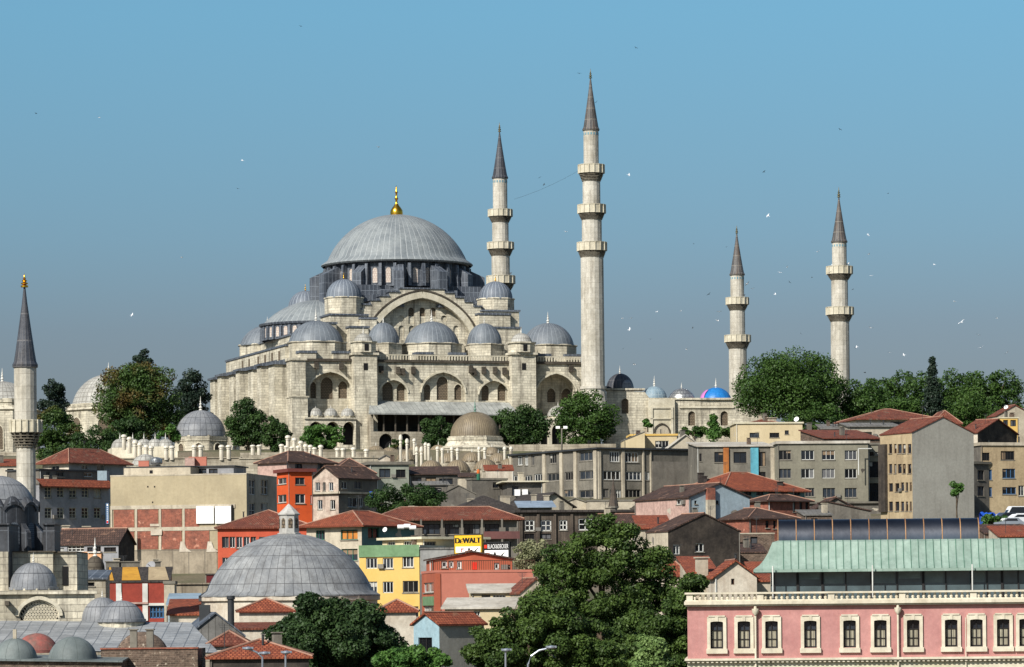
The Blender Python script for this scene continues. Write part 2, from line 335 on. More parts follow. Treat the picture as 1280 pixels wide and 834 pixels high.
M_bluegrey = mat('blue_grey_paint', (152, 152, 154), (128, 129, 132), streak=.25)
M_lightblue = mat('light_blue_paint', (150, 176, 184), (132, 158, 168), streak=.15)
M_pinkplaster = mat('pink_plaster', (186, 156, 144), (166, 138, 128), streak=.2, nscale=1.5, fine=.35)
M_pink = mat('pink_stucco', (184, 134, 128), (170, 120, 116), streak=.4, nscale=.5, fine=.2, scol=(158, 100, 94), bump=.05)
M_trim = mat('carved_stone_trim', (212, 204, 184), (192, 182, 160), streak=.35, nscale=.8, fine=.2, scol=(96, 88, 76))
M_soot = mat('sooty_render', (78, 70, 62), (46, 41, 38), streak=.35, bump=.3, nscale=.45, fine=.5, scol=(24, 22, 20), patch=((112, 100, 86), 1.1, .66))
M_wood = mat('grey_wood', (112, 100, 88), (82, 72, 64), brick=(.22, 30, .03, (52, 46, 40), 0, .4), streak=.3, fine=.4)
M_creamwall = mat('cream_render', (198, 182, 148), (186, 170, 136), streak=.15, fine=.12)
M_copper = mat('green_copper', (150, 170, 158), (122, 144, 132), rough=.7, brick=(1, 60, .01, (84, 112, 100), 0, .14), streak=.45, scol=(92, 122, 108), nscale=.4, fine=.2, bump=.1)
M_darkmetal = mat('dark_steel', (128, 130, 134), (84, 86, 92), rough=.3, nscale=.2, metal=1.0, fine=.1, streak=.2, scol=(70, 60, 50), bump=.05)
M_rust = mat('rusty_strip', (170, 132, 94), (130, 92, 62), metal=.2, rough=.6)
M_asphalt = mat('asphalt', (66, 64, 62), (52, 50, 48))
M_iron = mat('iron', (58, 60, 62), (42, 44, 46), rough=.5)
M_chimwhite = mat('white_limestone', (222, 216, 200), (186, 178, 160), streak=.45, fine=.25, scol=(112, 104, 92), nscale=1)
M_red = mat('red_paint', (150, 64, 50), (132, 56, 46), streak=.15)
M_signyellow = mat('sign_yellow', (222, 176, 44), (214, 166, 40), fine=0)
M_signblack = mat('sign_black', (24, 24, 26), (18, 18, 20), fine=0)
M_signwhite = mat('sign_white', (232, 232, 230), (220, 220, 218), fine=0)
M_signred = mat('sign_red', (214, 52, 30), (200, 44, 28), fine=0)
M_tarp = mat('blue_tarp', (38, 92, 196), (28, 74, 168), rough=.45, bump=.6, bscale=2)
M_bark = mat('bark', (92, 78, 62), (60, 50, 40), bump=.5, nscale=3)
LEAF = dict(
    plane=leafmat('leaf_plane', (42, 68, 28), (74, 100, 44)), dark=leafmat('leaf_dark', (36, 58, 30), (64, 88, 42)),
    near=leafmat('leaf_maple', (38, 58, 26), (88, 110, 50)), nearb=leafmat('leaf_chestnut', (34, 54, 30), (64, 86, 46)), conifer=leafmat('leaf_conifer', (28, 42, 34), (46, 62, 46)),
    bright=leafmat('leaf_bright', (54, 88, 38), (86, 120, 54)), rust=leafmat('leaf_turning', (40, 64, 30), (74, 98, 44), (92, 78, 40), .18), pale=leafmat('leaf_pale', (110, 116, 82), (160, 158, 122)), willow=leafmat('leaf_willow', (84, 112, 62), (128, 150, 88)))

# ---------------------------------------------------------------- generic builders
def xy(p): return (p[0], p[1])
def house(name, label, A, B, top, wall, roof=None, d=9.0, lpx=None, rpx=None, win=(), cat='house', base=None, group=None, depth=.22, side=None, wallname='wall'):
    '''A: (photo px, distance) of the front wall's left end, B: (photo px of its right end, turn in degrees); top: photo y of the eaves at A; the rest in metres'''
    a = P(A[0], top, A[1]); z1 = a.z; kb = km(B[0], top)[0]; cs_, sn_ = math.cos(R(B[1])), math.sin(R(B[1])); L0 = (kb * a.y - a.x) / (cs_ - kb * sn_); a.z = 0; b = a + Vector((cs_, sn_, 0)) * L0
    t = (b - a).normalized(); q = Vector((-t.y, t.x, 0))
    if lpx is not None: k = km(lpx, top)[0]; d = (k * a.y - a.x) / (q.x - k * q.y)
    if rpx is not None: k = km(rpx, top)[0]; d = (k * b.y - b.x) / (q.x - k * q.y)
    c = b + q * d; e = a + q * d
    yb = min(a.y, b.y, c.y, e.y); z0 = gz(yb) - 2 if base is None else base
    ce = (a + b + c + e) / 4
    root = thing(name, label, cat, (ce.x, ce.y, z0), group)
    faces = dict(f=Face(a, b), r=Face(b, c), k=Face(c, e), l=Face(e, a))
    rk = roof[0] if roof else 'flat'
    pk = {}
    if rk == 'gable':
        rise = roof[2]; ax = roof[4] if len(roof) > 4 else 'f'
        for fn in (('l', 'r') if ax == 'f' else ('f', 'k')): pk[fn] = rise
    zt = {fn: (z1, z1) for fn in faces}
    if rk == 'shed':   # roof[2] rise towards the back (or the side named by roof[4])
        rise = roof[2]; ax = roof[4] if len(roof) > 4 else 'k'
        hi = {'k': 'ce', 'f': 'ab', 'l': 'ea', 'r': 'bc'}[ax]
        ends = dict(f='ab', r='bc', k='ce', l='ea')
        zt = {fn: tuple(z1 + (rise if ch in hi else 0) for ch in ends[fn]) for fn in faces}
    wm = MB(); allw = []
    wl_ = [wall] if not isinstance(wall, (list, tuple)) else list(wall)
    for fn, fc in faces.items():
        holes = []
        for w in win:
            if w[0] != fn: continue
            for rc in w[1]:
                u0, za = fc.hit(rc[0], rc[3]); u1, zb = fc.hit(rc[2], rc[1])
                if u0 > u1: u0, u1 = u1, u0
                u0 = max(u0, .15); u1 = min(u1, fc.L - .15); za = max(za, z0 + .1); zb = min(zb, z1 - .12)
                if u1 - u0 < .25 or zb - za < .25: continue
                if w[2] == 'arch' or (len(w) > 3 and w[3].get('arch')): h = arch(u0, u1, za, zb - (u1 - u0) * .5, (u1 - u0) * .5, 8, False)
                else: h = rect(u0, u1, za, zb)
                holes.append(h); allw.append((fc, h, w[2] if w[2] != 'arch' else 'd', {k: v for k, v in (w[3].items() if len(w) > 3 else {}) if k != 'arch'}))
        out = [(0, z0), (fc.L, z0), (fc.L, zt[fn][1])] + ([(fc.L / 2, z1 + pk[fn])] if fn in pk else []) + [(0, zt[fn][0])]
        facade(wm, fc, out, holes, depth, mi=0 if (side is None or fn == 'f') else 1)
    if side is not None: wl_.append(side)
    wm.build(wallname, wl_, root)
    for fc, h, st, kw in allw: window(root, fc, h, st, **{"depth": depth, **{k: v for k, v in kw.items() if k != "depth"}})
    if roof: make_roof(root, a, b, c, e, z1, roof)
    clutter(root, faces, allw, z0, z1, roof, wall, a, b, c, e)
    root_info = dict(root=root, a=a, b=b, c=c, e=e, z1=z1, faces=faces, t=t, q=q)
    return root_info
PATCHM = {}
SMOOTH = ('orange_paint', 'yellow_paint', 'salmon_paint', 'grey_render', 'ochre_render', 'terracotta_paint', 'orange_red_paint', 'pale_grey_render', 'red_paint', 'grey_plaster_smooth')
CALM = ('grey_house', 'penthouse', 'cream_house', 'rooftop_room', 'brick_parapet', 'roof_hut', 'red_house', 'tiled_annex', 'salmon_building', 'roof_storey', 'blue_gable_house', 'dark_gable_annex')
def patchmat(w):
    k = w.name
    if k not in PATCHM:
        PATCHM[k] = [mat('cement_patch', (136, 130, 120), (112, 107, 98), streak=.3), mat('lime_patch', (186, 178, 162), (160, 152, 136), streak=.4), mat('damp_stain', (84, 78, 70), (66, 62, 56), streak=.3)]
    return rng.choice(PATCHM[k])
def clutter(root, faces, allw, z0, z1, roof, wall, a, b, c, e):
    rk = roof[0] if roof else 'flat'; wn = (wall if not isinstance(wall, (list, tuple)) else wall[0]).name
    for fn in 'fl':
        fc = faces[fn]
        if fc.L < 3.2: continue
        mine = [h for f_, h, _, _ in allw if f_ is fc]; used = []
        for _ in range(int(min(4, fc.L / 4)) if wn not in SMOOTH else 0):       # repaired and flaking patches between the windows
            w, hh = rng.uniform(.5, 2.2), rng.uniform(.4, 1.6); u = rng.uniform(.2, max(.25, fc.L - w - .2)); z = z1 - .3 - hh - rng.random() ** 1.3 * 7
            if z < z0 + 1 or u + w > fc.L - .05: continue
            if any(u < max(p[0] for p in q) + .1 and u + w > min(p[0] for p in q) - .1 and z < max(p[1] for p in q) + .1 and z + hh > min(p[1] for p in q) - .15 for q in mine + used): continue
            used.append([(u, z), (u + w, z + hh)]); m = MB(); n = 11; pts = []
            for i in range(n): t = 2 * math.pi * i / n; rr = rng.uniform(.4, 1.0); pts.append(fc.p(u + w / 2 + w / 2 * rr * math.cos(t), z + hh / 2 + hh / 2 * rr * math.sin(t), .004))
            m.poly(pts); m.build('plaster_patch', patchmat(wall if not isinstance(wall, (list, tuple)) else wall[0]), root)
        if rng.random() < .55:
            u = rng.choice((.12, fc.L - .12)); m = MB(); m.tube([fc.p(u, z0, .09), fc.p(u, z1 - .05, .09)], .055, 6); m.build('drain_pipe', rng.choice([M_greyframe, M_concrete_dark, M_white]), root)
        for q in mine:
            if rng.random() < .1: u = max(p[0] for p in q) + .15; z = min(p[1] for p in q); m = MB(); m.obox(fc.p(u, z, .03), fc.u * .7, fc.n * .3, (0, 0, .5)); (m.build('air_conditioner', M_greyframe, root) if u + .8 < fc.L else None)
    def rp(s, t): q = a + (b - a) * s + (e - a) * t; return Vector((q.x, q.y, 0))
    if (b - a).length > 3 and root.name.split('.')[0] not in CALM:
        for _ in range(rng.choice((1, 1, 2, 3))):
            s, t = rng.uniform(.12, .88), rng.uniform(.15, .6); q = rp(s, t); h0 = z1 + (roof[2] * (min(s, 1 - s, t, 1 - t) * 2 if rk == 'hip' else (1 - abs(2 * t - 1)) if rk == 'gable' and not (len(roof) > 4 and roof[4] == 's') else (1 - abs(2 * s - 1)) if rk == 'gable' else t if rk == 'shed' and len(roof) < 5 else 1 if rk == 'flat' else .5) if roof else 0); k = rng.random(); m = MB()
            if k < .5:      # aerial
                hh = rng.uniform(1.2, 2.4); m.bar((q.x, q.y, h0 - .1), (q.x, q.y, h0 + hh), .05)
                for i in range(4): m.bar((q.x - .45 + .07 * i, q.y, h0 + hh - .12 * i), (q.x + .45 - .07 * i, q.y, h0 + hh - .12 * i), .03)
                m.build('aerial', M_iron, root)
            elif k < .8: w = rng.uniform(.45, .8); hh = rng.uniform(.7, 1.5); m.box((q.x, q.y, h0 - .4), w, w, hh + .4, .3); m.box((q.x, q.y, h0 + hh + .12), w * 1.2, w * 1.2, .08, .3); m.box((q.x, q.y, h0 + hh), w * .7, w * .7, .12, .3); m.build('chimney', rng.choice([M_paleplaster, M_concrete, M_brick_old]), root)
            else: m.tube([(q.x, q.y, h0 - .3), (q.x, q.y, h0 + .9)], .09, 8); m.box((q.x, q.y, h0 + .92), .3, .3, .06); m.build('vent_pipe', M_iron, root)
def make_roof(root, a, b, c, e, z1, roof):
    rk, rm, h, ov = roof[:4]; ax = roof[4] if len(roof) > 4 else ('k' if roof[0] == 'shed' else 'f')
    t = (b - a).normalized(); q = Vector((-t.y, t.x, 0)); L = (b - a).length; D = (e - a).length; Z = Vector((0, 0, 1))
    A_ = a - t * ov - q * ov; B_ = b + t * ov - q * ov; C_ = c + t * ov + q * ov; E_ = e - t * ov + q * ov
    def z(p, zz): return Vector((p.x, p.y, zz))
    m = MB(); rc = MB(); th = .16
    if rk == 'flat':
        m.prism([A_, B_, C_, E_], z1 + .003, z1 + h); m.build('roof', rm, root); return
    lo = z1 + .02
    if rk == 'shed':
        zs = {'k': (0, 0, h, h), 'f': (h, h, 0, 0), 'l': (h, 0, 0, h), 'r': (0, h, h, 0)}[ax]
        m.prism([A_, B_, C_, E_], [lo + s for s in zs], [lo + s + th for s in zs]); m.build('roof', rm, root); return
    if rk == 'hip':
        W = D + 2 * ov; LL = L + 2 * ov
        if LL >= W: r0 = (A_ + E_) / 2 + t * (W / 2 if LL > W * 1.02 else LL / 2); r1 = (B_ + C_) / 2 - t * (W / 2 if LL > W * 1.02 else LL / 2)
        else: r0 = (A_ + B_) / 2 + q * (LL / 2); r1 = (E_ + C_) / 2 - q * (LL / 2)
        r0 = z(r0, lo + h); r1 = z(r1, lo + h); cs = [z(p, lo) for p in (A_, B_, C_, E_)]
        if LL >= W: fs = [[cs[0], cs[1], r1, r0], [cs[1], cs[2], r1], [cs[2], cs[3], r0, r1], [cs[3], cs[0], r0]]; hp = [(cs[0], r0), (cs[3], r0), (cs[1], r1), (cs[2], r1), (r0, r1)]
        else: fs = [[cs[0], cs[1], r0], [cs[1], cs[2], r1, r0], [cs[2], cs[3], r1], [cs[3], cs[0], r0, r1]]; hp = [(cs[0], r0), (cs[1], r0), (cs[2], r1), (cs[3], r1), (r0, r1)]
        for f in fs: m.poly(f)
        dn = Vector((0, 0, -th))
        for i in range(4): m.poly([cs[i], cs[(i + 1) % 4], cs[(i + 1) % 4] + dn, cs[i] + dn])
        m.poly([p + dn for p in cs])
        ro = m.build('roof', rm, root)
    else:
        if ax == 'f': g0, g1 = (A_ + E_) / 2, (B_ + C_) / 2; pr = [(A_, B_, g1, g0), (C_, E_, g0, g1)]
        else: g0, g1 = (A_ + B_) / 2, (E_ + C_) / 2; pr = [(B_, C_, g1, g0), (E_, A_, g0, g1)]
        g0 = z(g0, lo + h); g1 = z(g1, lo + h); dn = Vector((0, 0, th))
        half = (D if ax == 'f' else L) / 2; drop = h * ov / max(half, .1) * .9; hp = [(g0 + dn, g1 + dn)]
        for p0, p1, _, _ in pr:
            p0 = z(p0, lo - drop); p1 = z(p1, lo - drop)
            top = [p0, p1, g1, g0] if (p0 - g0).length < (p0 - g1).length else [p0, p1, g0, g1]
            m.poly([v + dn for v in top]); m.poly(top)
            for i in (0, 1, 3): m.poly([top[i], top[(i + 1) % 4], top[(i + 1) % 4] + dn, top[i] + dn])
        ro = m.build('roof', rm, root)
    if rm in (M_tile, M_tile_bright, M_tile_brown):
        for p, s in hp: rc.tube([Vector(p) + Z * .02, Vector(s) + Z * .02], .09, 6)
        rc.build('ridge_cap', M_ridge, ro)
def chimney(root, px, py, Y, w=.8, h=1.6, m=None, pots=1):
    p = P(px, py, Y); mb = MB(); mb.box((p.x, p.y, p.z - h), w, w * .8, h, .2); mb.box((p.x, p.y, p.z + .002), w * 1.25, w * 1.05, .12, .2)
    mb.build('chimney', m or M_paleplaster, root)
def lattice_cols(x0, x1, n, w):
    'n equal windows of width w (px) between x0 and x1'
    g = (x1 - x0 - n * w) / max(n - 1, 1); return [(x0 + i * (w + g), x0 + i * (w + g) + w) for i in range(n)]
def grid(cols, rows): return [(c[0], r[0], c[1], r[1]) for c in cols for r in rows]

def cap(r, h, n):
    'points of a spherical cap, rim to top'
    if h >= r * .97: return [(r * math.cos(math.pi / 2 * i / n) if i < n else 0, h * math.sin(math.pi / 2 * i / n)) for i in range(n + 1)]
    R_ = (r * r + h * h) / (2 * h); p0 = math.asin((R_ - h) / R_); return [(R_ * math.cos(p0 + (math.pi / 2 - p0) * i / n) if i < n else 0, R_ * math.sin(p0 + (math.pi / 2 - p0) * i / n) - (R_ - h)) for i in range(n + 1)]
def dome_prof(r, h, n=14, lip=.0, power=1.0):
    pr = [(r * (1 + lip), -.25), (r * (1 + lip), 0)] if lip else [(r, 0)]
    pr += [(a * (.99 if lip else 1), b + (.02 if lip else 0)) for a, b in cap(r, h, n)][0 if lip else 1:]
    return pr
def finial(parent, p, h, m, r=None):
    r = r or h * .09; mb = MB()
    mb.lathe(p, [(r * 1.3, -.1), (r * 1.3, .04 * h), (r * .5, .1 * h), (r * 1.25, .17 * h), (r * 1.25, .23 * h), (r * .45, .32 * h), (r * .9, .4 * h), (r * .9, .45 * h), (r * .35, .52 * h), (r * .6, .6 * h), (r * .28, .68 * h), (r * .18, .85 * h), (0, h)], 10)
    mb.build('finial', m, parent)
def gold_finial(parent, p, h):
    mb = MB(); r = h * .2
    mb.lathe(p, [(r, -.1), (r * 1.05, .08 * h), (r, .16 * h), (r * .75, .24 * h), (r * .4, .33 * h), (r * .2, .4 * h), (r * .18, .5 * h), (r * .32, .55 * h), (r * .16, .6 * h), (r * .15, .72 * h), (r * .26, .76 * h), (r * .14, .8 * h), (r * .12, .9 * h), (0, h)], 16)
    mb.build('finial', M_gold, parent)
def dome(parent, c, r, h, m=None, n=40, N=None, drum=None, fin=None, finm=None, name='dome', lip=.05, rib=0, ph=0):
    '''drum = (sides, height, radius, material)'''
    mb = MB(); mb.lathe(c, dome_prof(r, h, 12, lip), n, N or int(r * 5), rib=rib); d = mb.build(name, m or M_lead, parent)
    if drum:
        k, dh, dr, dm = drum; mb = MB(); rr = dr / math.cos(math.pi / k)
        mb.lathe(c, [(rr, -dh), (rr, -.35), (rr * 1.03, -.34), (rr * 1.05, -.2), (rr * 1.03, -.02), (0, -.01)], k, 2 * math.pi * dr, sm=k > 12, phase=math.pi / k + ph); mb.build('drum', dm, parent)
    if fin: finial(parent, (c[0], c[1], c[2] + h - .03), fin, finm or M_white_finial)
    return d
def minaret(name, label, cx, ytip, yconeb, yfin, hw, bals, ybase, Y, cone=None, group=None, fin=None, sides=16, skirt=None, bal_hw=None, cat='minaret'):
    '''cx(y) the axis; bals: (y railing top, y railing bottom, y corbel bottom, half width, shaft half width below)'''
    s = ppm(Y); x0 = P(cx, ybase, Y).x; rt = hw * s; zt = P(cx, yconeb, Y).z
    zg = P(cx, ybase, Y).z; root = thing(name, label, cat, (x0, Y, zg), group); c = (x0, Y, 0)
    def z(y): return P(cx, y, Y).z
    mb = MB(); zc = [(rt * 1.0, z(bals[0][0]) - 1)] 
    prof = [(rt, z(bals[0][0]) - 1.5), (rt, zt - .02)]
    segs = [prof]
    for i, b in enumerate(bals):
        zlo = z(bals[i + 1][0]) - 1.5 if i + 1 < len(bals) else zg
        r0 = b[4] * s; r1 = r0 * (1.0 if i + 1 < len(bals) else 1.04)
        p = [(r1, zlo), (r0, z(b[1]) )]
        if i + 1 == len(bals) and skirt:
            ys, w2 = skirt; p = [(w2 * s, zg), (w2 * s, zg + .12 * (z(ys) - zg)), (r1 * 1.03, z(ys) - .3), (r1 * 1.12, z(ys) - .28), (r1 * 1.12, z(ys) + .3), (r1, z(ys) + .32), (r0, z(b[1]))]
        segs.append(p)
    for p in segs: mb.lathe(c, p, sides, 16, sm=False, phase=math.pi / sides)
    # thin vertical mouldings at the corners
    sh = mb.build('shaft', M_stone_minaret, root)
    # blue tiles ring under the spire, small squares
    tl = MB()
    for k in range(sides):
        a = 2 * math.pi * (k + .5) / sides + math.pi / sides; rr = rt * math.cos(math.pi / sides) + .01
        p = Vector((c[0] + rr * math.cos(a), c[1] + rr * math.sin(a), zt - .012 * 0 - rt * .75)); tt = Vector((-math.sin(a), math.cos(a), 0))
        tl.obox(p - tt * rt * .08, tt * rt * .16, Vector((math.cos(a), math.sin(a), 0)) * .02, (0, 0, rt * .3))
    if group: tl.build('tile_band', mat('blue_tiles', (96, 150, 164), (80, 130, 150)), sh)
    for b in bals:
        zt_, zr, zb = z(b[0]), z(b[1]), z(b[2]); rb = b[3] * s; r0 = b[4] * s
        m = MB(); n = 6; h = zr - zb   # corbels of stalactite tiers
        for i in range(n):
            f0, f1 = i / n, (i + 1) / n; ra = r0 * .98 + (rb * .97 - r0) * (f0 ** .9); rc_ = r0 * .98 + (rb * .97 - r0) * (f1 ** .9)
            kk = 24
            for k in range(kk):
                if (k + i // 2) % 2 == 0: continue
                a = 2 * math.pi * k / kk; da = math.pi / kk * .62; ca = lambda x, r, zz: (c[0] + r * math.cos(a + x), c[1] + r * math.sin(a + x), zz)
                z0_, z1_ = zb + h * f0, zb + h * f1
                q = [ca(-da, ra * .9, z0_ - h * .12), ca(da, ra * .9, z0_ - h * .12), ca(da, rc_ * 1.01, z1_), ca(-da, rc_ * 1.01, z1_)]
                m.poly(q); m.poly([q[0], q[3], ca(-da, ra * .85, z1_)]); m.poly([q[1], q[2], ca(da, ra * .85, z1_)])
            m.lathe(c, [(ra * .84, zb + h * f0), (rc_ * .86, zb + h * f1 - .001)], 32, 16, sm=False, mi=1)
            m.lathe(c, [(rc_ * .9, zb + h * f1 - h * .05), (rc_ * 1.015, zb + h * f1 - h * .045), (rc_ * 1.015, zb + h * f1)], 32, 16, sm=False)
        bo = m.build('balcony', [M_balcony, mat('corbel_gap_shade', (66, 60, 52), (46, 42, 38))], root)  # backing between the corbels painted dark for the shade in the gaps
        m = MB(); ro = rb * 1.03
        m.lathe(c, [(r0 * .9, zr - .02), (ro, zr), (ro, zr + .12), (ro * .98, zr + .13), (ro * .98, zt_ - .14), (ro * 1.01, zt_ - .13), (ro * 1.01, zt_), (ro * .93, zt_), (ro * .93, zr + .1), (r0 * .9, zr + .09)], sides, 32, sm=False, phase=math.pi / sides)
        for k in range(sides):
            a = 2 * math.pi * k / sides + math.pi / sides; m.box((c[0] + ro * math.cos(a), c[1] + ro * math.sin(a), zr + .02), .16, .16, zt_ - zr - .03, a)
        m.build('railing', M_stone_pale, bo)
    ztip = z(ytip); m = MB(); hc = ztip - zt
    m.lathe(c, [(rt * 1.12, zt - .25), (rt * 1.14, zt), (rt * 1.0, zt + hc * .04), (rt * .86, zt + hc * .16), (rt * .56, zt + hc * .45), (rt * .25, zt + hc * .77), (.02 + rt * .05, ztip)], sides, 16, sm=False, phase=math.pi / sides)
    m.build('spire', cone or M_lead_cone, root)
    finial(root, (c[0], c[1], ztip - .05), z(yfin) - ztip, fin or M_copper_old, r=max(.25, (z(yfin) - ztip) * .12))
    return root

# ---------------------------------------------------------------- trees
def leaves(npr, clumps, n, size, name, m, parent, org, flat=.5, inner=.45):
    cl = np.array(clumps); vol = cl[:, 3] ** 2; idx = npr.choice(len(cl), n, p=vol / vol.sum())
    d = npr.normal(size=(n, 3)); d /= np.linalg.norm(d, axis=1)[:, None]
    rad = (inner + (1.03 - inner) * npr.random(n) ** .6)[:, None]
    sq = np.ones((n, 3)); sq[:, 2] = cl[idx, 4]
    c = cl[idx, :3] + d * rad * cl[idx, 3][:, None] * sq
    nr = d * .8 + npr.normal(size=(n, 3)) * .75 + np.array([0, 0, flat]); nr /= np.linalg.norm(nr, axis=1)[:, None]
    t = np.cross(nr, npr.normal(size=(n, 3))); t /= np.linalg.norm(t, axis=1)[:, None] + 1e-9; b = np.cross(nr, t)
    s = (size * (.6 + .8 * npr.random(n)))[:, None]; w = s * (.45 + .3 * npr.random(n))[:, None]
    v = np.stack([c - t * s * .5, c - b * w * .5 + t * s * .05, c + t * s * .5, c + b * w * .5 + t * s * .05], 1).reshape(-1, 3) - np.array(org)
    me = bpy.data.meshes.new(name); me.vertices.add(4 * n); me.vertices.foreach_set('co', v.ravel())
    me.loops.add(4 * n); me.loops.foreach_set('vertex_index', np.arange(4 * n)); me.polygons.add(n); me.polygons.foreach_set('loop_start', np.arange(n) * 4)
    try: me.polygons.foreach_set('loop_total', np.full(n, 4))
    except Exception: pass
    me.update(calc_edges=True)
    at = me.attributes.new('tint', 'FLOAT', 'FACE'); ct = npr.random(len(cl))
    at.data.foreach_set('value', np.clip(ct[idx] * .55 + npr.random(n) * .45, 0, 1).astype(np.float32))
    me.materials.append(m); o = bpy.data.objects.new(name, me); col.objects.link(o); o.parent = parent; return o
def tree(label, x0, x1, y0, y1, Y, kind='plane', name='broadleaf_tree', shape='round', n=None, clumps=None, depth=None, seed=0, group=None, cat='tree', size=None, ground=None, lobes=None):
    npr = np.random.default_rng(seed + int(x0 * 7 + y0)); r = random.Random(seed + int(x0 * 3 + y1))
    s = ppm(Y); c = P((x0 + x1) / 2, (y0 + y1) / 2, Y); W = (x1 - x0) * s / 2; H = (y1 - y0) * s / 2; D = depth or W * .85
    zb = gz(Y) if ground is None else ground
    zb = min(zb, c.z - H * .9); org = (c.x, c.y, zb)
    root = thing(name, label, cat, org, group); cl = []
    k = int((clumps or int(26 + W * 3)) * 1.25); cr0 = (min(W, H) * .30 + .25)
    for i in range(k):
        for _ in range(30):
            d = Vector((r.gauss(0, 1), r.gauss(0, 1), r.gauss(0, 1))).normalized(); q = r.random() ** .3
            if shape == 'cone':
                t = r.random() ** .8; z = -1 + 2 * t; rr = (1 - t) ** .75 * .8 + .08; a = r.uniform(0, 6.283); x = math.cos(a) * rr * r.uniform(.2, .7); yy = math.sin(a) * rr * r.uniform(.2, .7); cr = W * (.26 + .5 * (1 - t))
                break
            x, yy, z = d.x * q, d.y * q, d.z * q
            if shape == 'spread': z = z * .8 + .1; 
            if shape == 'pear' and z > .2 and abs(x) > .9 - z * .7: continue
            cr = cr0 * r.uniform(.55, 1.05); break
        cl.append((c.x + x * max(W - cr * .5, .1), c.y + yy * max(D - cr * .5, .1), c.z + z * max(H - cr * .45, .1), cr, r.uniform(.6, .9)))
    if lobes:
        cl = []
        for lx, ly, lr in lobes:
            q = P(lx, ly, Y); rr = lr * s * 1.1
            for i in range(int(6 + rr * rr * 3.0)):
                d = Vector((r.gauss(0, 1), r.gauss(0, 1), r.gauss(0, 1))).normalized() * rr * (r.random() ** .35); cr = r.uniform(.45, .95) + rr * .06
                cl.append((q.x + d.x, q.y + d.y + r.uniform(-1, 1), q.z + d.z * .9, cr, r.uniform(.55, .85)))
    sz = size or max(.26, 3.6 * s * .8)
    area = 4 * W * H; n = n or int(min(46000, max(1500, area / (sz * sz * .3) * 7)))
    leaves(npr, cl, n, sz, 'crown', LEAF[kind], root, org)
    mb = MB(); tr = max(.15, W * .055); top = c.z + H * (.1 if shape != 'cone' else .8)
    mb.tube([(c.x, c.y, zb - .5), (c.x + W * .03, c.y, (zb + c.z) / 2), (c.x - W * .02, c.y, top)], [tr, tr * .8, tr * .35], 8)
    for i in range(5 if shape != 'cone' else 0):
        q = r.choice(cl); mb.tube([(c.x, c.y, zb + (c.z - zb) * r.uniform(.5, .9)), ((c.x + q[0]) / 2, (c.y + q[1]) / 2, (c.z + q[2]) / 2 - .2), (q[0], q[1], q[2])], [tr * .5, tr * .35, tr * .12], 6)
    mb.build('trunk', M_bark, root)
    return root
# ---------------------------------------------------------------- ground
def ground():
    ys = [-300, 0, 100] + list(range(190, 1300, 15)) + [1300, 1500, 1800, 2200, 3500, 6000, 9000]; xs = [-9000, -2000, -600] + list(range(-300, 301, 20)) + [600, 2000, 9000]
    v = []; f = []
    for y in ys:
        for x in xs: v.append((x, y, gz(y) + (.5 * math.sin(x * .05 + y * .03) if 230 < y < 1200 else 0)))
    w = len(xs)
    for j in range(len(ys) - 1):
        for i in range(w - 1): f.append((j * w + i, j * w + i + 1, (j + 1) * w + i + 1, (j + 1) * w + i))
    me = bpy.data.meshes.new('ground'); me.from_pydata(v, [], f); me.update(); me.materials.append(mat('hillside_ground', (112, 102, 86), (74, 80, 52), nscale=.08, fine=.4, bump=.3)); 
    o = bpy.data.objects.new('ground', me); col.objects.link(o); o['kind'] = 'structure'
ground()

# ---------------------------------------------------------------- the grand mosque
TH = R(18); MO = P(366, 500, 778); MO.z = 0; GU = Vector((math.cos(TH), math.sin(TH), 0)); GV = Vector((-math.sin(TH), math.cos(TH), 0))
def G(u, v, z=0): p = MO + GU * u + GV * v; return Vector((p.x, p.y, z))
def gu(px, py, v):
    k = km(px, py)[0]; o = MO + GV * v; u = (k * o.y - o.x) / (GU.x - k * GU.y); Y = o.y + GU.y * u
    return u, ZC + km(px, py)[1] * Y
ZM = 54.0
mq = thing('grand_mosque', 'great grey-domed stone mosque on the hilltop, with stepped tiers of smaller domes', 'mosque', G(33, 33, ZM))
def gbox(mb, u0, u1, v0, v1, z0, z1, mi=0, **k): mb.prism([xy(G(u0, v0)), xy(G(u1, v0)), xy(G(u1, v1)), xy(G(u0, v1))], z0, z1, mi=mi, **k)
Cc = 33.2; Cv = 36.0; ZR = 73.6   # centre, main roof level
W_ = 66.4
# --- outer walls
wm = MB()
gbox(wm, 0.2, W_, 7, 66, ZM - 3, ZR)                       # main block (set back behind the front bays)
wall = wm.build('wall', M_stone, mq)
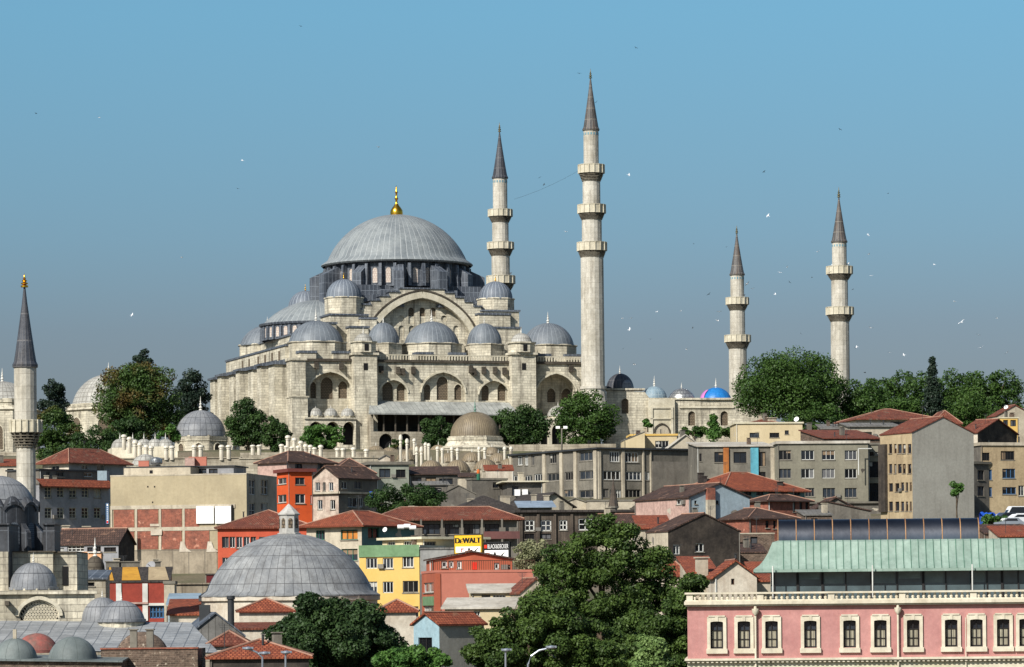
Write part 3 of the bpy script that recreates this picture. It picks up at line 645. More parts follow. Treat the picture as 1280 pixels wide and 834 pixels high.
# front bays: each a wall panel with a deep pointed recess and latticed windows at its back
def bay(u0, u1, v, z0, z1, arches, wins, dp, thick=0):
    fr = Face(G(u0, v), G(u1, v)); m = MB()
    holes = [arch(a0 - u0, a1 - u0, b0, bs, br) for a0, a1, b0, bs, br in arches]
    facade(m, fr, rect(0, fr.L, z0, z1), holes, dp); bk = Face(G(u0, v + dp), G(u1, v + dp)); hs = []
    for a0, a1, b0, bs, br in wins: hs.append(arch(a0 - u0, a1 - u0, b0, bs, br, 8))
    for h in holes: pass
    facade(m, bk, rect(0, bk.L, z0, z1), hs, .35)
    m.poly([G(u0, v, z1), G(u1, v, z1), G(u1, v + dp + .4, z1), G(u0, v + dp + .4, z1)]); m.poly([G(u0, v, z0), G(u0, v, z1), G(u0, v + dp + .4, z1), G(u0, v + dp + .4, z0)]); m.poly([G(u1, v, z0), G(u1, v, z1), G(u1, v + dp + .4, z1), G(u1, v + dp + .4, z0)])
    o = m.build('bay_wall', M_stone, mq)
    for h in hs:
        g = MB(); g.poly([bk.p(a, b, -.35) for a, b in h]); g.build('lattice_window', M_lattice, mq)
        t = MB(); uc = sum(p[0] for p in h) / len(h); zc = sum(p[1] for p in h) / len(h)
        for i in range(2, len(h) - 1):
            a, b = h[i], h[i + 1]; t.bar(bk.p(a[0], a[1], .02), bk.p(b[0], b[1], .02), .18)
        t.build('arch_trim', M_stone_pale, o)
    for h in holes:
        t = MB()
        for i in range(2, len(h) - 1): t.bar(fr.p(h[i][0], h[i][1], .04), fr.p(h[i + 1][0], h[i + 1][1], .04), .35)
        t.build('arch_trim', M_stone_pale, o)
    return o
def pxarch(x0, x1, ytop, ybot, v, frac=.5):
    a, zb = gu(x0, ybot, v); b, zt = gu(x1, ytop, v); zt = gu((x0 + x1) / 2, ytop, v)[1]; r = min((b - a) * frac, (zt - zb) * .7); return (a, b, zb, zt - r, r)
V0 = 2.2
# left bay, middle, right
bay(gu(380, 470, V0)[0], gu(446, 470, V0)[0], V0, gu(410, 528, V0)[1], ZR, [pxarch(386, 440, 464, 516, V0, .42)], [pxarch(401, 416, 471, 499, V0 + 2), pxarch(423, 434, 476, 498, V0 + 2), pxarch(388, 395, 477, 498, V0 + 2)], 2.0)
mid0, mid1 = gu(466, 470, V0)[0], gu(644, 470, V0)[0]
bay(mid0, mid1, V0, ZM, ZR, [pxarch(474, 510, 474, 502, V0, .45), pxarch(526, 582, 464.5, 502, V0, .46), pxarch(598, 637, 475, 502, V0, .45)],
    [pxarch(478, 491, 477, 501, V0 + 1), pxarch(496, 506, 479, 501, V0 + 1), pxarch(530, 538, 480, 500, V0 + 1), pxarch(546, 560, 470, 500, V0 + 1), pxarch(568, 577, 480, 500, V0 + 1), pxarch(602, 611, 481, 501, V0 + 1), pxarch(622, 632, 479, 501, V0 + 1)], 1.0)
bay(gu(666, 470, V0)[0], gu(744, 470, V0)[0], V0, ZM, ZR, [pxarch(670, 721, 466, 540, V0, .5)], [pxarch(702, 714, 485, 503, V0 + 4), pxarch(684, 694, 485, 503, V0 + 4)], 4.0)
# lower left block with porch arches and three little domes
lf0, lf1 = gu(381, 540, -.8)[0], gu(445, 540, -.8)[0]; zl = gu(400, 524, -.8)[1]
m = MB(); fr = Face(G(lf0, -.8), G(lf1, -.8)); hs = []
for x0, x1, yt, yb in ((387, 403, 527, 558), (408, 424, 527, 558), (429, 446.5, 527, 556)):
    a, b, c_, d_, e_ = pxarch(x0, x1, yt, yb, -.8); hs.append(arch(a - lf0, min(b - lf0, fr.L - .15), c_, d_, e_))
facade(m, fr, rect(0, fr.L, ZM - 3, zl), hs, 2.2); m.poly([G(lf0, -.8, zl), G(lf1, -.8, zl), G(lf1, V0, zl), G(lf0, V0, zl)]); gbox(m, lf0 - .1, lf1 + .1, -1.1, V0, zl + .01, zl + .35)
m.poly([G(lf0, -.8, ZM - 3), G(lf0, -.8, zl), G(lf0, V0, zl), G(lf0, V0, ZM - 3)]); gbox(m, lf0, lf1, 1.4, 2.4, ZM - 3, zl - .02)
pr = m.build('porch', M_stone, mq)
for h in hs:
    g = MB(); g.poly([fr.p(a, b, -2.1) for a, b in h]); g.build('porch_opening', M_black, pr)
for px in (394, 413, 434):
    u, z = gu(px, 523, 1); p = G(u, .7, zl + .9); dome(mq, p, 1.45, 1.5, M_lead_pale, 24, 16, (8, .6, 1.4, M_stone_pale), .8, name='porch_dome')
# cornice, corner piers, towers
m = MB(); gbox(m, -.35, W_ + .4, V0 - .45, V0 + .5, ZR - .002, ZR + .5); gbox(m, -.35, .6, V0 + .5, 66.3, ZR, ZR + .5)
gbox(m, W_ - .5, W_ + .4, V0, 66.3, ZR, ZR + .5)
m.build('cornice', M_stone_dark, mq)
m = MB(); gbox(m, .6, W_ - .5, V0 + .4, 66, ZR + .02, ZR + .2); m.build('roof', M_lead_flat, mq)
u0, u1 = gu(365, 470, 0)[0], gu(382, 470, 0)[0]
m = MB(); gbox(m, u0, u1, 0, 4.5, ZM - 3, ZR); gbox(m, u0 - .3, u1 + .3, -.3, 4.6, ZR - .02, ZR + .55); z_ = gu(372, 497, 0)[1]; gbox(m, u0 - .15, u1 + .3, -.5, 4.4, ZM - 3, z_); gbox(m, u0 - .3, u1 + .5, -.7, 4.5, z_, z_ + .3)
m.build('corner_pier', M_stone, mq)
def tower(x0, x1, ytop, ybot_top, xc, dr, z_low=ZM - 3):
    a, b = gu(x0, 470, 0)[0], gu(x1, 470, 0)[0]; z = gu(x0, ytop, 0)[1]; m = MB(); gbox(m, a, b, 0, 3.2, z_low, z); gbox(m, a - .35, b + .35, -.35, 3.6, z + .002, z + .5)
    z2 = gu(x0, ybot_top, 0)[1]; a2, b2 = a + .1, b - .1; mc = (a2 + b2) / 2; p = G(mc, 1.7)
    m.lathe((p.x, p.y, 0), [((b2 - a2) / 2 * 1.12, z + .5), ((b2 - a2) / 2 * 1.12, z2), ((b2 - a2) / 2 * 1.25, z2 + .01), ((b2 - a2) / 2 * 1.25, z2 + .3), (0, z2 + .31)], 8, 16, sm=False, phase=TH + math.pi / 8)
    t = m.build('buttress_tower', M_stone, mq)
    for zz, vo in (((z + z2) / 2 + .1, 1.7 - (b2 - a2) / 2 * 1.04), (z - 2.6, 0)):
        p2 = G(mc, vo - .06, zz - .55); h = MB(); h.obox(p2 - GU * .45, GU * .9, GV * .04, (0, 0, 1.4)); h.build('slit_window', M_black, t)
    dome(mq, G(mc, 1.7, z2 + .35), dr, dr * .82, M_lead_pale, 24, 24, None, 1.5, name='tower_dome', lip=.08)
    return a, b
tower(443, 471.5, 443.5, 428, 455, 2.0); tower(640, 670, 443.5, 429, 653, 2.3)
# balustrades on the cornice
def balustrade(u0, u1, v, z, h=1.1, st=.62):
    m = MB(); gbox(m, u0, u1, v - .12, v + .12, z + h - .2, z + h); n = int((u1 - u0) / st)
    for i in range(n + 1): u = u0 + (u1 - u0) * i / n; gbox(m, u - .13, u + .13, v - .1, v + .1, z, z + h - .19, top=False, bot=False)
    m.build('balustrade', M_stone_pale, mq)
balustrade(mid0 + 1, mid1 - .8, V0 - .1, ZR + .5); balustrade(gu(672, 448, V0)[0], gu(728, 448, V0)[0], V0 - .1, ZR + .5)
# little hooded spouts in pairs and their shadows
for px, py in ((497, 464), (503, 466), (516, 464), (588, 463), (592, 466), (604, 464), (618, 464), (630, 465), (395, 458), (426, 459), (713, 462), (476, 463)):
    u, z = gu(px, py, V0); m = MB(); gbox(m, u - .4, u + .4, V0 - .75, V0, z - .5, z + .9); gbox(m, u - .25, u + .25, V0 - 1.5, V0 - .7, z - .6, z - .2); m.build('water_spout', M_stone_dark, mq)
# --- qibla side: pier buttresses stepping back
zs_ = [(-1.6, 5, 10.5), (-2.2, 14, 18), (-1.9, 22, 27), (-2.6, 31, 35), (-1.9, 39, 44), (-2.3, 49, 53), (-1.8, 57, 62)]
for i, (uu, v0, v1) in enumerate(zs_):
    m = MB(); zt = ZR - .6 + .25 * (i % 2); gbox(m, uu - 1.0, .3, v0, v1 - .6, ZM - 3, zt); 
    p = [G(uu - 1.5, v0 - .5), G(.2, v0 - .5), G(.2, v1 - .1), G(uu - 1.5, v1 - .1)]; m.prism([xy(q) for q in p], zt + .002, [zt + .45, zt + 1.3, zt + 1.3, zt + .45], mi=1)
    m.build('buttress', [M_stone, M_lead_flat], mq)
m = MB(); gbox(m, 1.0, 12, 10, 62, ZR + .5, 77.2); gbox(m, .8, 12.2, 9.8, 62.2, 77.2, 77.6, mi=1)
gbox(m, 5, 16, 20, 52, 77.6, 80.2); gbox(m, 4.7, 16.2, 19.7, 52.3, 80.2, 80.6, mi=1); m.build('side_tier', [M_stone, M_lead_flat], mq)
m = MB()
for v in (14, 20, 26, 32, 40, 46): 
    p = G(.97, v, 74.6); m = MB(); m.obox(p, GV * 1.3, -GU * .05, (0, 0, 1.9)); m.build('lattice_window', M_lattice, mq)

# --- semi-dome on the left side
def windowed_drum(c, r, z0, z1, n, m_wall, m_win, name, a0=0, a1=2 * math.pi, ww=.55, fins=True, finr=1.05, finm=None):
    mb = MB(); mb.lathe((c.x, c.y, 0), [(r, z0), (r, z1 - .5), (r * 1.035, z1 - .48), (r * 1.05, z1 - .1), (r * 1.05, z1), (r * .9, z1 + .01)], n, n * 2, sm=False); d = mb.build(name, m_wall, mq)
    h = z1 - z0
    for k in range(n):
        a = 2 * math.pi * (k + .5) / n
        if not (a0 <= a <= a1): continue
        nr = Vector((math.cos(a), math.sin(a), 0)); t = Vector((-nr.y, nr.x, 0)); rr = r * math.cos(math.pi / n); w = 2 * math.pi * r / n * ww / 2
        ctr = Vector((c.x, c.y, 0)) + nr * (rr + .03); pts = [ctr + t * p[0] + Vector((0, 0, p[1])) for p in arch(-w, w, z0 + h * .12, z0 + h * .62, w, 6, False)]
        g = MB(); g.poly(pts); q = [p + nr * .12 for p in pts]
        for i in range(len(pts)): g.bar(pts[i], pts[(i + 1) % len(pts)], .16, mi=1)
        g.build('window', [m_win, m_wall], d)
        if fins:
            a2 = 2 * math.pi * k / n; nr = Vector((math.cos(a2), math.sin(a2), 0)); t = Vector((-nr.y, nr.x, 0)) * .32; b0 = Vector((c.x, c.y, 0)) + nr * (r - .1); R2 = r * (finr - 1) + .2
            f = MB(); lo = z0; A = [b0 - t + Vector((0, 0, lo)), b0 + nr * R2 * 1.25 - t + Vector((0, 0, lo)), b0 + nr * R2 - t + Vector((0, 0, z1 - .9)), b0 - t + Vector((0, 0, z1 - .4))]; B = [p + t * 2 for p in A]
            f.poly(A); f.poly(B)
            for i in range(4): f.poly([A[i], A[(i + 1) % 4], B[(i + 1) % 4], B[i]])
            f.build('drum_buttress', finm or M_lead_flat, d)
    return d
sc_ = G(15.2, Cv); windowed_drum(sc_, 12.2, 80.2, 83.8, 34, M_lead_flat, M_pinkish, 'half_dome_drum', a0=math.pi * .45, a1=math.pi * 1.75, ww=.5, finr=1.02)
dome(mq, (sc_.x, sc_.y, 83.8), 12.1, 5.3, M_lead_main, 64, 56, name='half_dome', lip=.04)
ex = G(9, 13.5); dome(mq, G(8, 52, 80.4), 6.2, 4.4, M_lead, 40, 28, (8, 4, 6, M_stone), 2, name='corner_dome')
# --- central block, drum and the great dome
m = MB(); gbox(m, Cc - 17.3, Cc + 17.3, Cv - 17.2, Cv + 17, ZR, 84.6); m.build('central_block', M_stone, mq)
m = MB()
for i in range(6):
    f = i / 6; r_ = 17.4 - 3.0 * f; z0 = 84.6 + 1.15 * i * 1.0; gbox(m, Cc - r_, Cc + r_, Cv - r_ + 1.2, Cv + r_, z0, z0 + 1.15 - .01, top=True)
for i in range(5):   # sloped masses at the corners, stepping down towards the turrets
    pass
m.build('stepped_roof', M_lead_flat, mq)
dc = G(Cc, Cv); windowed_drum(dc, 15.0, 91.3, 97.0, 32, M_lead_flat, M_pinkish, 'main_drum', a0=0, a1=7, ww=.42, finr=1.07)
m = MB()
for k in range(12):          # heavy weight buttresses round the drum
    a = TH + math.pi * (k + .5) / 6; nr = Vector((math.cos(a), math.sin(a), 0)); t = Vector((-nr.y, nr.x, 0)) * 1.05; b0 = Vector((dc.x, dc.y, 0)) + nr * 14.8
    ln = 4.3 if k % 3 != 1 else 3.2; lo = 86.5; A = [b0 - t + Vector((0, 0, lo)), b0 + nr * ln - t + Vector((0, 0, lo)), b0 + nr * ln - t + Vector((0, 0, 94.2)), b0 - t + Vector((0, 0, 96.2))]; B = [p + t * 2 for p in A]
    m = MB(); m.poly(A); m.poly(B)
    for i in range(4): m.poly([A[i], A[(i + 1) % 4], B[(i + 1) % 4], B[i]])
    m.build('dome_buttress', M_lead_flat, mq)
m = MB(); cz = 97.1
m.lathe((dc.x, dc.y, 0), [(16.3, cz - .5), (16.6, cz - .2), (16.5, cz), (15.5, cz + .7), (15.2, cz + .9)] + [(a_, cz + .9 + b_) for a_, b_ in cap(15.2, 10.1, 18)[1:]], 96, 72)
m.build('main_dome', M_lead_main, mq)
gold_finial(mq, (dc.x, dc.y, cz + 10.9), 6.6)
# --- tympanum arch on the front
VT = 17.0
def tymp():
    fr = Face(G(0, VT), G(W_, VT)); z = lambda y: gu(528, y, VT)[1]; uc = gu(528, 400, VT)[0]
    ro, zsp = 11.3, z(437); top = z(373); hb = top - zsp; zb = ZR
    out = [(uc - 19, zb), (uc + 19, zb)]
    steps = [(19, z(402)), (16.6, z(394)), (15.0, z(388.5)), (13.2, z(382.5)), (11.4, z(377)), (9.4, z(371.5)), (7.3, z(366)), (5.0, z(361.5))]
    right = []
    prev = zb
    for x, zz in steps: right += [(uc + x, prev), (uc + x, zz)]; prev = zz
    left = [(2 * uc - a, b) for a, b in reversed(right)]
    out = [(uc - 19, zb)] + right[0:] + left[:-1]
    hole = arch(uc - ro, uc + ro, zb + .5, zsp, hb, 24)
    m = MB(); facade(m, fr, out, [hole], 1.5)
    # thickness of the stepped gable
    for i in range(len(out)):
        a, b = out[i], out[(i + 1) % len(out)]; m.poly([fr.p(*a), fr.p(*b), fr.p(*b, -2.2), fr.p(*a, -2.2)], mi=1)
    m.poly([fr.p(a, b, -2.2) for a, b in [(uc - 12.5, zb), (uc + 12.5, zb), (uc + 12.5, z(377)), (uc - 12.5, z(377))]])
    bk = Face(G(0, VT + 1.5), G(W_, VT + 1.5)); hs = []
    for x in (514, 528, 541.5): a, zz = bk.hit(x - 3.4, 405); b, z2 = bk.hit(x + 3.4, 384.5); hs.append(arch(a, b, zz, z2 - (b - a) / 2, (b - a) / 2, 6, False))
    for x in (487, 501.5, 514.5, 528, 541.5, 555, 570): a, zz = bk.hit(x - 3.3, 425); b, z2 = bk.hit(x + 3.3, 407); hs.append(arch(a, b, zz, z2 - (b - a) / 2, (b - a) / 2, 6, False))
    for x in (501, 555): a, zz = bk.hit(x, 398.5); hs.append([(a + 0.7 * math.cos(i * math.pi / 5), zz + 0.7 * math.sin(i * math.pi / 5)) for i in range(10)])
    facade(m, bk, [(uc - ro - 1.2, zb), (uc + ro + 1.2, zb), (uc + ro + 1.2, zsp), (uc + ro * .7, top - 1.5), (uc + 3, top + .9), (uc - 3, top + .9), (uc - ro * .7, top - 1.5), (uc - ro - 1.2, zsp)], hs, .4)
    o = m.build('arched_gable', [M_stone, M_lead_flat], mq)
    for h in hs: g = MB(); g.poly([bk.p(a, b, -.38) for a, b in h]); g.build('lattice_window', M_lattice, mq)
    # raised archivolt band and thin lead edge
    for rr, w_, off, mm, nm in ((ro + .75, 1.3, .22, M_stone_pale, 'archivolt'), (ro + 1.75, .35, .3, M_stone_dark, 'arch_moulding')):
        t = MB(); hh = arch(uc - rr, uc + rr, zb + .5, zsp, hb + (rr - ro), 30)
        for i in range(2, len(hh) - 1): t.bar(fr.p(*hh[i], off / 2), fr.p(*hh[i + 1], off / 2), off, w_)
        t.build(nm, mm, o)
    # lead caps on the steps
    t = MB(); prev = None
    for x, zz in steps:
        for sg in (-1, 1):
            nx = steps[steps.index((x, zz)) + 1][0] if steps.index((x, zz)) + 1 < len(steps) else 0
            a, b = sorted((uc + sg * (x + .25), uc + sg * (nx if nx else -.01)));
            if nx or sg > 0: 
                if not nx: a, b = uc - x - .2, uc + x + .2
                t.obox(fr.p(a, zz + .003, .25), fr.u * (b - a), fr.n * -2.4, (0, 0, .3))
    t.build('step_cap', M_lead_flat, o)
    # lead stepped roofs behind the arch on both sides
    for sg in (-1, 1):
        t = MB()
        for i in range(7):
            x0, x1 = Cc + sg * (20.5 - i * 2.0), Cc + sg * (6); gbox(t, min(x0, x1), max(x0, x1), VT + 2.2 + .0, VT + 5.2 + i * .5, 78, z(404) + i * 1.15 + .4)
        t.build('stepped_roof', M_lead_flat, mq)
tymp()
# --- corner turrets with ribbed domes
def turret(px, ydome, ytop, r, ylow, w, v=19.3):
    u, z = gu(px, ydome, v); p = G(u, v, z); zt = gu(px, ytop, v)[1]
    dome(mq, p, r, zt - z, M_lead_rib, 48, 24, (8, z - gu(px, ylow, v)[1], r * 1.0, M_stone), 1.6, M_gold, name='turret_dome', lip=.06, rib=-.035, ph=TH)
    zz = gu(px, ylow, v)[1]; m = MB(); gbox(m, u - w, u + w, v - w * .9, v + w, ZR, zz - .02); gbox(m, u - w - .25, u + w + .25, v - w * .9 - .25, v + w, zz - .02, zz + .35, mi=1); m.build('turret_base', [M_stone, M_lead_flat], mq)
turret(430, 372, 349, 3.85, 396, 4.1); turret(619.5, 373.5, 352, 3.7, 391, 4.1)
u, z = gu(383, 374, 52); dome(mq, G(17, 53, gu(383, 384, 53)[1]), 3.9, 3.6, M_lead_rib, 48, 24, (8, 5, 3.9, M_stone), 1.7, M_gold, name='turret_dome', lip=.06, rib=-.035)
# sloping shoulders next to the turrets (stone, lead capped)
m = MB()
for (a, b, v0, v1, z1) in ((gu(450, 400, 15)[0], gu(470, 400, 15)[0], 14.5, 20, gu(450, 399, 15)[1]), (gu(392, 430, 14)[0], gu(420, 430, 14)[0], 13.5, 24, gu(400, 405, 14)[1]), (gu(437, 420, 13)[0], gu(460, 420, 13)[0], 12.5, 20, gu(440, 410, 13)[1]),
                          (gu(598, 400, 15)[0], gu(637, 400, 15)[0], 14.5, 22, gu(620, 394, 15)[1]), (gu(610, 420, 13)[0], gu(650, 420, 13)[0], 12.5, 20, gu(630, 411, 13)[1])):
    m = MB(); gbox(m, a, b, v0, v1, ZR, z1); gbox(m, a - .2, b + .2, v0 - .2, v1, z1, z1 + .4, mi=1); m.build('shoulder', [M_stone, M_lead_flat], mq)
# --- the five aisle domes on the front
for px, yb, yt, r, k in ((395.5, 428, 401, 5.85, 8), (477, 430, 404, 3.4, 6), (540, 430, 402, 5.9, 8), (603, 431, 405, 3.75, 6), (685.5, 432, 404, 5.6, 8)):
    u, z = gu(px, yb, 9.0); p = G(u, 9.2 if r > 5 else 7.6, z); zt = gu(px, yt, 9)[1]
    dome(mq, p, r, zt - z, M_lead, 56, int(r * 5.6), (k, z - ZR - .1, r * 1.0, M_stone), 2.6 if r > 5 else 1.6, M_gold if px in (395.5, 685.5) and False else M_white_finial, name='aisle_dome', ph=TH, lip=.045)
    if r > 5:
        m = MB(); w = r * .98
        for sg in (-1, 1): gbox(m, u + sg * w * .62 - 1.7, u + sg * w * .62 + 1.7, 9.2 - w - 1.0, 9.2 - w + 2, ZR + .2, ZR + 1.7); gbox(m, u + sg * w * .62 - 1.9, u + sg * w * .62 + 1.9, 9.2 - w - 1.2, 9.2 - w + 2, ZR + 1.7, ZR + 2.2, mi=1)
        m.build('drum_shoulder', [M_stone, M_lead_flat], mq)
        g = MB(); q = G(u, 9.2 - w - .1, 0); g.poly([q + GU * a + Vector((0, 0, b)) for a, b in arch(-.6, .6, ZR + .3, ZR + 1.5, .6, 6, False)]); g.build('lattice_window', M_lattice, mq)
# --- gallery with a lead canopy under the middle bay
ga, gb = gu(460, 517, -3.5)[0], gu(648, 517, -3.5)[0]
zt = gu(540, 502.5, V0)[1]; ze = gu(540, 517, -3.5)[1]
m = MB(); lo = [G(ga, -3.9, ze), G(gb, -3.9, ze), G(gb - .2, V0 - .02, zt), G(ga + 2, V0 - .02, zt)]
m.poly(lo); m.poly([p - Vector((0, 0, .3)) for p in lo])
for i in range(4): m.poly([lo[i], lo[(i + 1) % 4], lo[(i + 1) % 4] - Vector((0, 0, .3)), lo[i] - Vector((0, 0, .3))])
m.build('canopy', mat('canopy_lead', (168, 170, 164), (138, 140, 136), brick=(1.1, 30, .06, (120, 122, 120), 0, .15), streak=.3, fine=.3), mq)
zf = gu(540, 540, -2.5)[1]
fr = Face(G(ga + .8, -2.6), G(gb - .8, -2.6)); hs = []
for x0, x1 in ((474, 491), (499, 514), (552, 568), (580, 596), (604, 618)):
    a, zz = fr.hit(x0, 560); b, z2 = fr.hit(x1, 542); hs.append(arch(a, b, ZM - 1, z2 - (b - a) * .5, (b - a) * .5, 8))
m = MB(); facade(m, fr, rect(0, fr.L, ZM - 3, zf), hs, 1.2); m.poly([G(ga + .8, -2.6, zf), G(gb - .8, -2.6, zf), G(gb - .8, V0, zf), G(ga + .8, V0, zf)])
gbox(m, ga + .8, ga + 1.4, -2.55, V0, ZM - 3, ze - .3); gbox(m, gb - 1.4, gb - .8, -2.55, V0, ZM - 3, ze - .3)
gbox(m, ga + .8, gb - .8, -1.4, -1.0, ZM - 3, zf - .02)
gy = m.build('gallery', M_stone_old, mq)
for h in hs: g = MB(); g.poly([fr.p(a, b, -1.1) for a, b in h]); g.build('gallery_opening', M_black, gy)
m = MB(); gbox(m, ga + 1.5, gb - 1.5, V0 - .12, V0 - .02, zf, ze + .9); m.build('gallery_shade_panel', mat('gallery_shade_dark', (58, 52, 46), (42, 38, 34), brick=(.9, 30, .05, (30, 27, 24), 0, .3)), gy)  # dark panel before the back wall, carrying the gallery's deep shade in its colour
for i in range(13): 
    u = ga + 1.2 + (gb - ga - 2.4) * i / 12; g = MB(); p = G(u, -2.3); g.lathe((p.x, p.y, 0), [(.28, zf), (.2, zf + .3), (.18, ze - .8), (.3, ze - .4), (.3, ze - .25)], 8); g.build('column', M_stone_dark, gy)
# porch under the right arch: arcade and little dome
ra, rb = gu(672, 530, -2)[0], gu(728, 530, -2)[0]; z1 = gu(700, 525, -2)[1]; fr = Face(G(ra, -2), G(rb, -2)); hs = []
for x0, x1 in ((676, 686), (690, 708)):
    a, zz = fr.hit(x0, 550); b, z2 = fr.hit(x1, 529); hs.append(arch(a, b, ZM - 1, z2 - (b - a) * .5, (b - a) * .5, 8))
m = MB(); facade(m, fr, rect(0, fr.L, ZM - 3, z1), hs, 1.2); gbox(m, ra, rb, -.8, V0, ZM - 3, z1 - .03); gbox(m, ra - .3, rb + .3, -2.3, V0, z1, z1 + .35)
p_ = m.build('porch', M_stone_pale, mq)
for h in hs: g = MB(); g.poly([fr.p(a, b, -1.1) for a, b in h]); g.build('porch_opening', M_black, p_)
u, z = gu(698, 521, 0); dome(mq, G(u, .2, z1 + 1.0), 2.3, 2.1, M_lead_pale, 24, 16, (8, .7, 2.2, M_stone_pale), 1.0, name='porch_dome')

# --- minarets of the mosque
MG = 'minarets of the great mosque'
minaret('minaret', 'tallest minaret with three balconies, right of the mosque domes', 742, 97, 162, 85, 9.6, [(206, 217, 228, 16.2, 11.2), (256, 267, 276, 17.2, 12.6), (303, 314, 323, 18.3, 14.4)], 546, 796, group=MG, skirt=(485, 24))
minaret('minaret', 'three-balconied minaret rising behind the right dome turret', 627, 164, 222, 152, 9.2, [(262, 271, 279, 15, 10.4), (303, 312, 321, 16.4, 11.6), (345, 355, 364, 17.6, 12.2)], 460, 862, cone=M_lead_cone_dark, group=MG)
minaret('minaret', 'shorter two-balconied minaret whose foot is hidden by the big plane tree', 923, 291, 343, 281, 8.6, [(372, 381, 389, 14, 9.5), (419, 428, 437, 16, 11.2)], 530, 905, group=MG)
minaret('minaret', 'two-balconied minaret at far right, rising behind the row of trees', 1051, 246, 302, 233, 9.2, [(333, 343, 351, 16, 10.4), (384, 394, 403, 16.8, 11.6)], 530, 845, group=MG)
# cable strung between two minarets
a = P(643, 249, 862); b = P(724, 213, 796); m = MB(); m.tube([a + (b - a) * t + Vector((0, 0, -2.4 * 1.6 * t * (1 - t) * .5)) for t in [i / 10 for i in range(11)]], .022, 4)
tag(m.build('cable', M_iron, None, org=a), 'thin sagging cable strung between the two tallest minarets', 'cable')

# ---------------------------------------------------------------- courtyard to the right of the mosque
Yc = 803
cw = Face(P(758, 500, Yc - 2), P(960, 500, Yc + 3)); root = thing('courtyard_wall', 'long stone courtyard wall with arched lattice windows beside the tallest minaret', 'wall', (cw.p(cw.L / 2, 54)))
def zat(py, px=850): return cw.hit(px, py)[1]
def ua(px, py=500): return cw.hit(px, py)[0]
hs = []
for x0, x1, yt, yb in ((777, 786, 498, 517), (860, 869, 514, 532), (900.5, 910, 514, 532)):
    a, b = ua(x0), ua(x1); hs.append(arch(a, b, zat(yb), zat(yt) - (b - a) * .5, (b - a) * .5, 8))
m = MB(); facade(m, cw, [(0, ZM - 3), (cw.L, ZM - 3), (cw.L, zat(508)), (ua(812), zat(498)), (ua(806), zat(490)), (0, zat(488))], hs, .5)
m.obox(cw.p(0, zat(488) + .02, .3), cw.u * ua(806), cw.n * -4, (0, 0, .4)); m.obox(cw.p(ua(812), zat(500) + .02, .3), cw.u * (cw.L - ua(812)), cw.n * -4, (0, 0, .4))
m.obox(cw.p(0, ZM - 3, -.55), cw.u * cw.L, cw.n * -4, (0, 0, zat(500) - ZM + 2))
m.build('wall', M_stone, root)
for h in hs: g = MB(); g.poly([cw.p(a, b, -.45) for a, b in h]); g.build('lattice_window', M_lattice, root)
m = MB(); a, b = ua(809.5), ua(842.5)
m.obox(cw.p(a, ZM - 3, 0), cw.u * (b - a), cw.n * .9, (0, 0, zat(499.5) - ZM + 3)); 
fr2 = Face(cw.p(a, 0, .91), cw.p(b, 0, .91)); 
for k, (x0, x1, y0, y1) in enumerate(((811, 840, 509, 511), (811, 840, 523, 524.5))): m.obox(fr2.p(.4, zat(y1), 0), fr2.u * (fr2.L - .8), fr2.n * .25, (0, 0, zat(y0) - zat(y1)))
for uu in (.4, fr2.L - .9): m.obox(fr2.p(uu, ZM, 0), fr2.u * .5, fr2.n * .25, (0, 0, zat(511) - ZM))
gt = m.build('gate_block', M_stone_pale, root)
g = MB(); h = arch(fr2.L * .2, fr2.L * .8, ZM - 1, zat(541), zat(530) - zat(541), 10); g.poly([fr2.p(a_, b_, .03) for a_, b_ in h]); g.build('gate_arch', M_paleplaster, gt)
t = MB()
for i in range(2, len(h) - 1): t.bar(fr2.p(*h[i], .1), fr2.p(*h[i + 1], .1), .3)
t.build('arch_trim', M_stone_dark, gt)
m = MB(); a, b = ua(849), ua(915); z0, z1 = zat(508) , zat(500.5)
n = 26
for i in range(n + 1): m.obox(cw.p(a + (b - a) * i / n, z0 + .1, -.2), cw.u * .42, cw.n * -.3, (0, 0, z1 - z0))
m.obox(cw.p(a, z1 + .1, -.15), cw.u * (b - a + .4), cw.n * -.4, (0, 0, .25)); m.obox(cw.p(a, z0 - .4, .3), cw.u * (b - a + .4), cw.n * -.8, (0, 0, .4)); m.build('balustrade', M_stone_pale, root)
def tdome(label, px, yb, yt, r, Y, m_, fin=2.4, base=2.5, name='courtyard_dome', finm=None, N=20):
    p = P(px, yb, Y); zt = P(px, yt, Y).z; rt = thing(name, label, 'dome', (p.x, p.y, p.z - base), 'domes over the courtyard arcade')
    d = dome(rt, p, r * ppm(Y), zt - p.z, m_, 40, N, (8, base, r * ppm(Y) * .97, M_stone), fin, finm); return rt, p, zt
tdome('dark ribbed lead dome tucked against the foot of the tallest minaret', 775, 487, 467, 17.5, 809, M_lead_cone_dark, 1.8)
tdome('small pale dome in front of the dark dome beside the tallest minaret', 783, 487, 475, 8.5, 807, M_lead_grey, 0)
tdome('blue-grey dome with white finial, left of the silver dome on the courtyard wall', 818, 499, 483, 16, 809, leadmat('lead_blue', (128, 150, 162), (104, 126, 140), (150, 168, 176), 1.2), 2.4)
tdome('silver foil-covered dome on the courtyard wall between the blue-grey and bright blue domes', 852, 500, 485.5, 17.5, 809, M_foil, 1.4)
rt, p, zt = tdome('bright blue sheeted dome with a pink patch, rightmost on the courtyard wall', 895, 500.5, 484.5, 20, 809, M_blue_sheet, 2.2)
m = MB(); m.lathe(p, [(20.3 * ppm(809) * math.cos(i * .13), (zt - p.z + .05) * math.sin(i * .13)) for i in range(8)], 8, 8, a0=R(185), a1=R(218)); m.build('pink_patch', M_pink_sheet, rt)
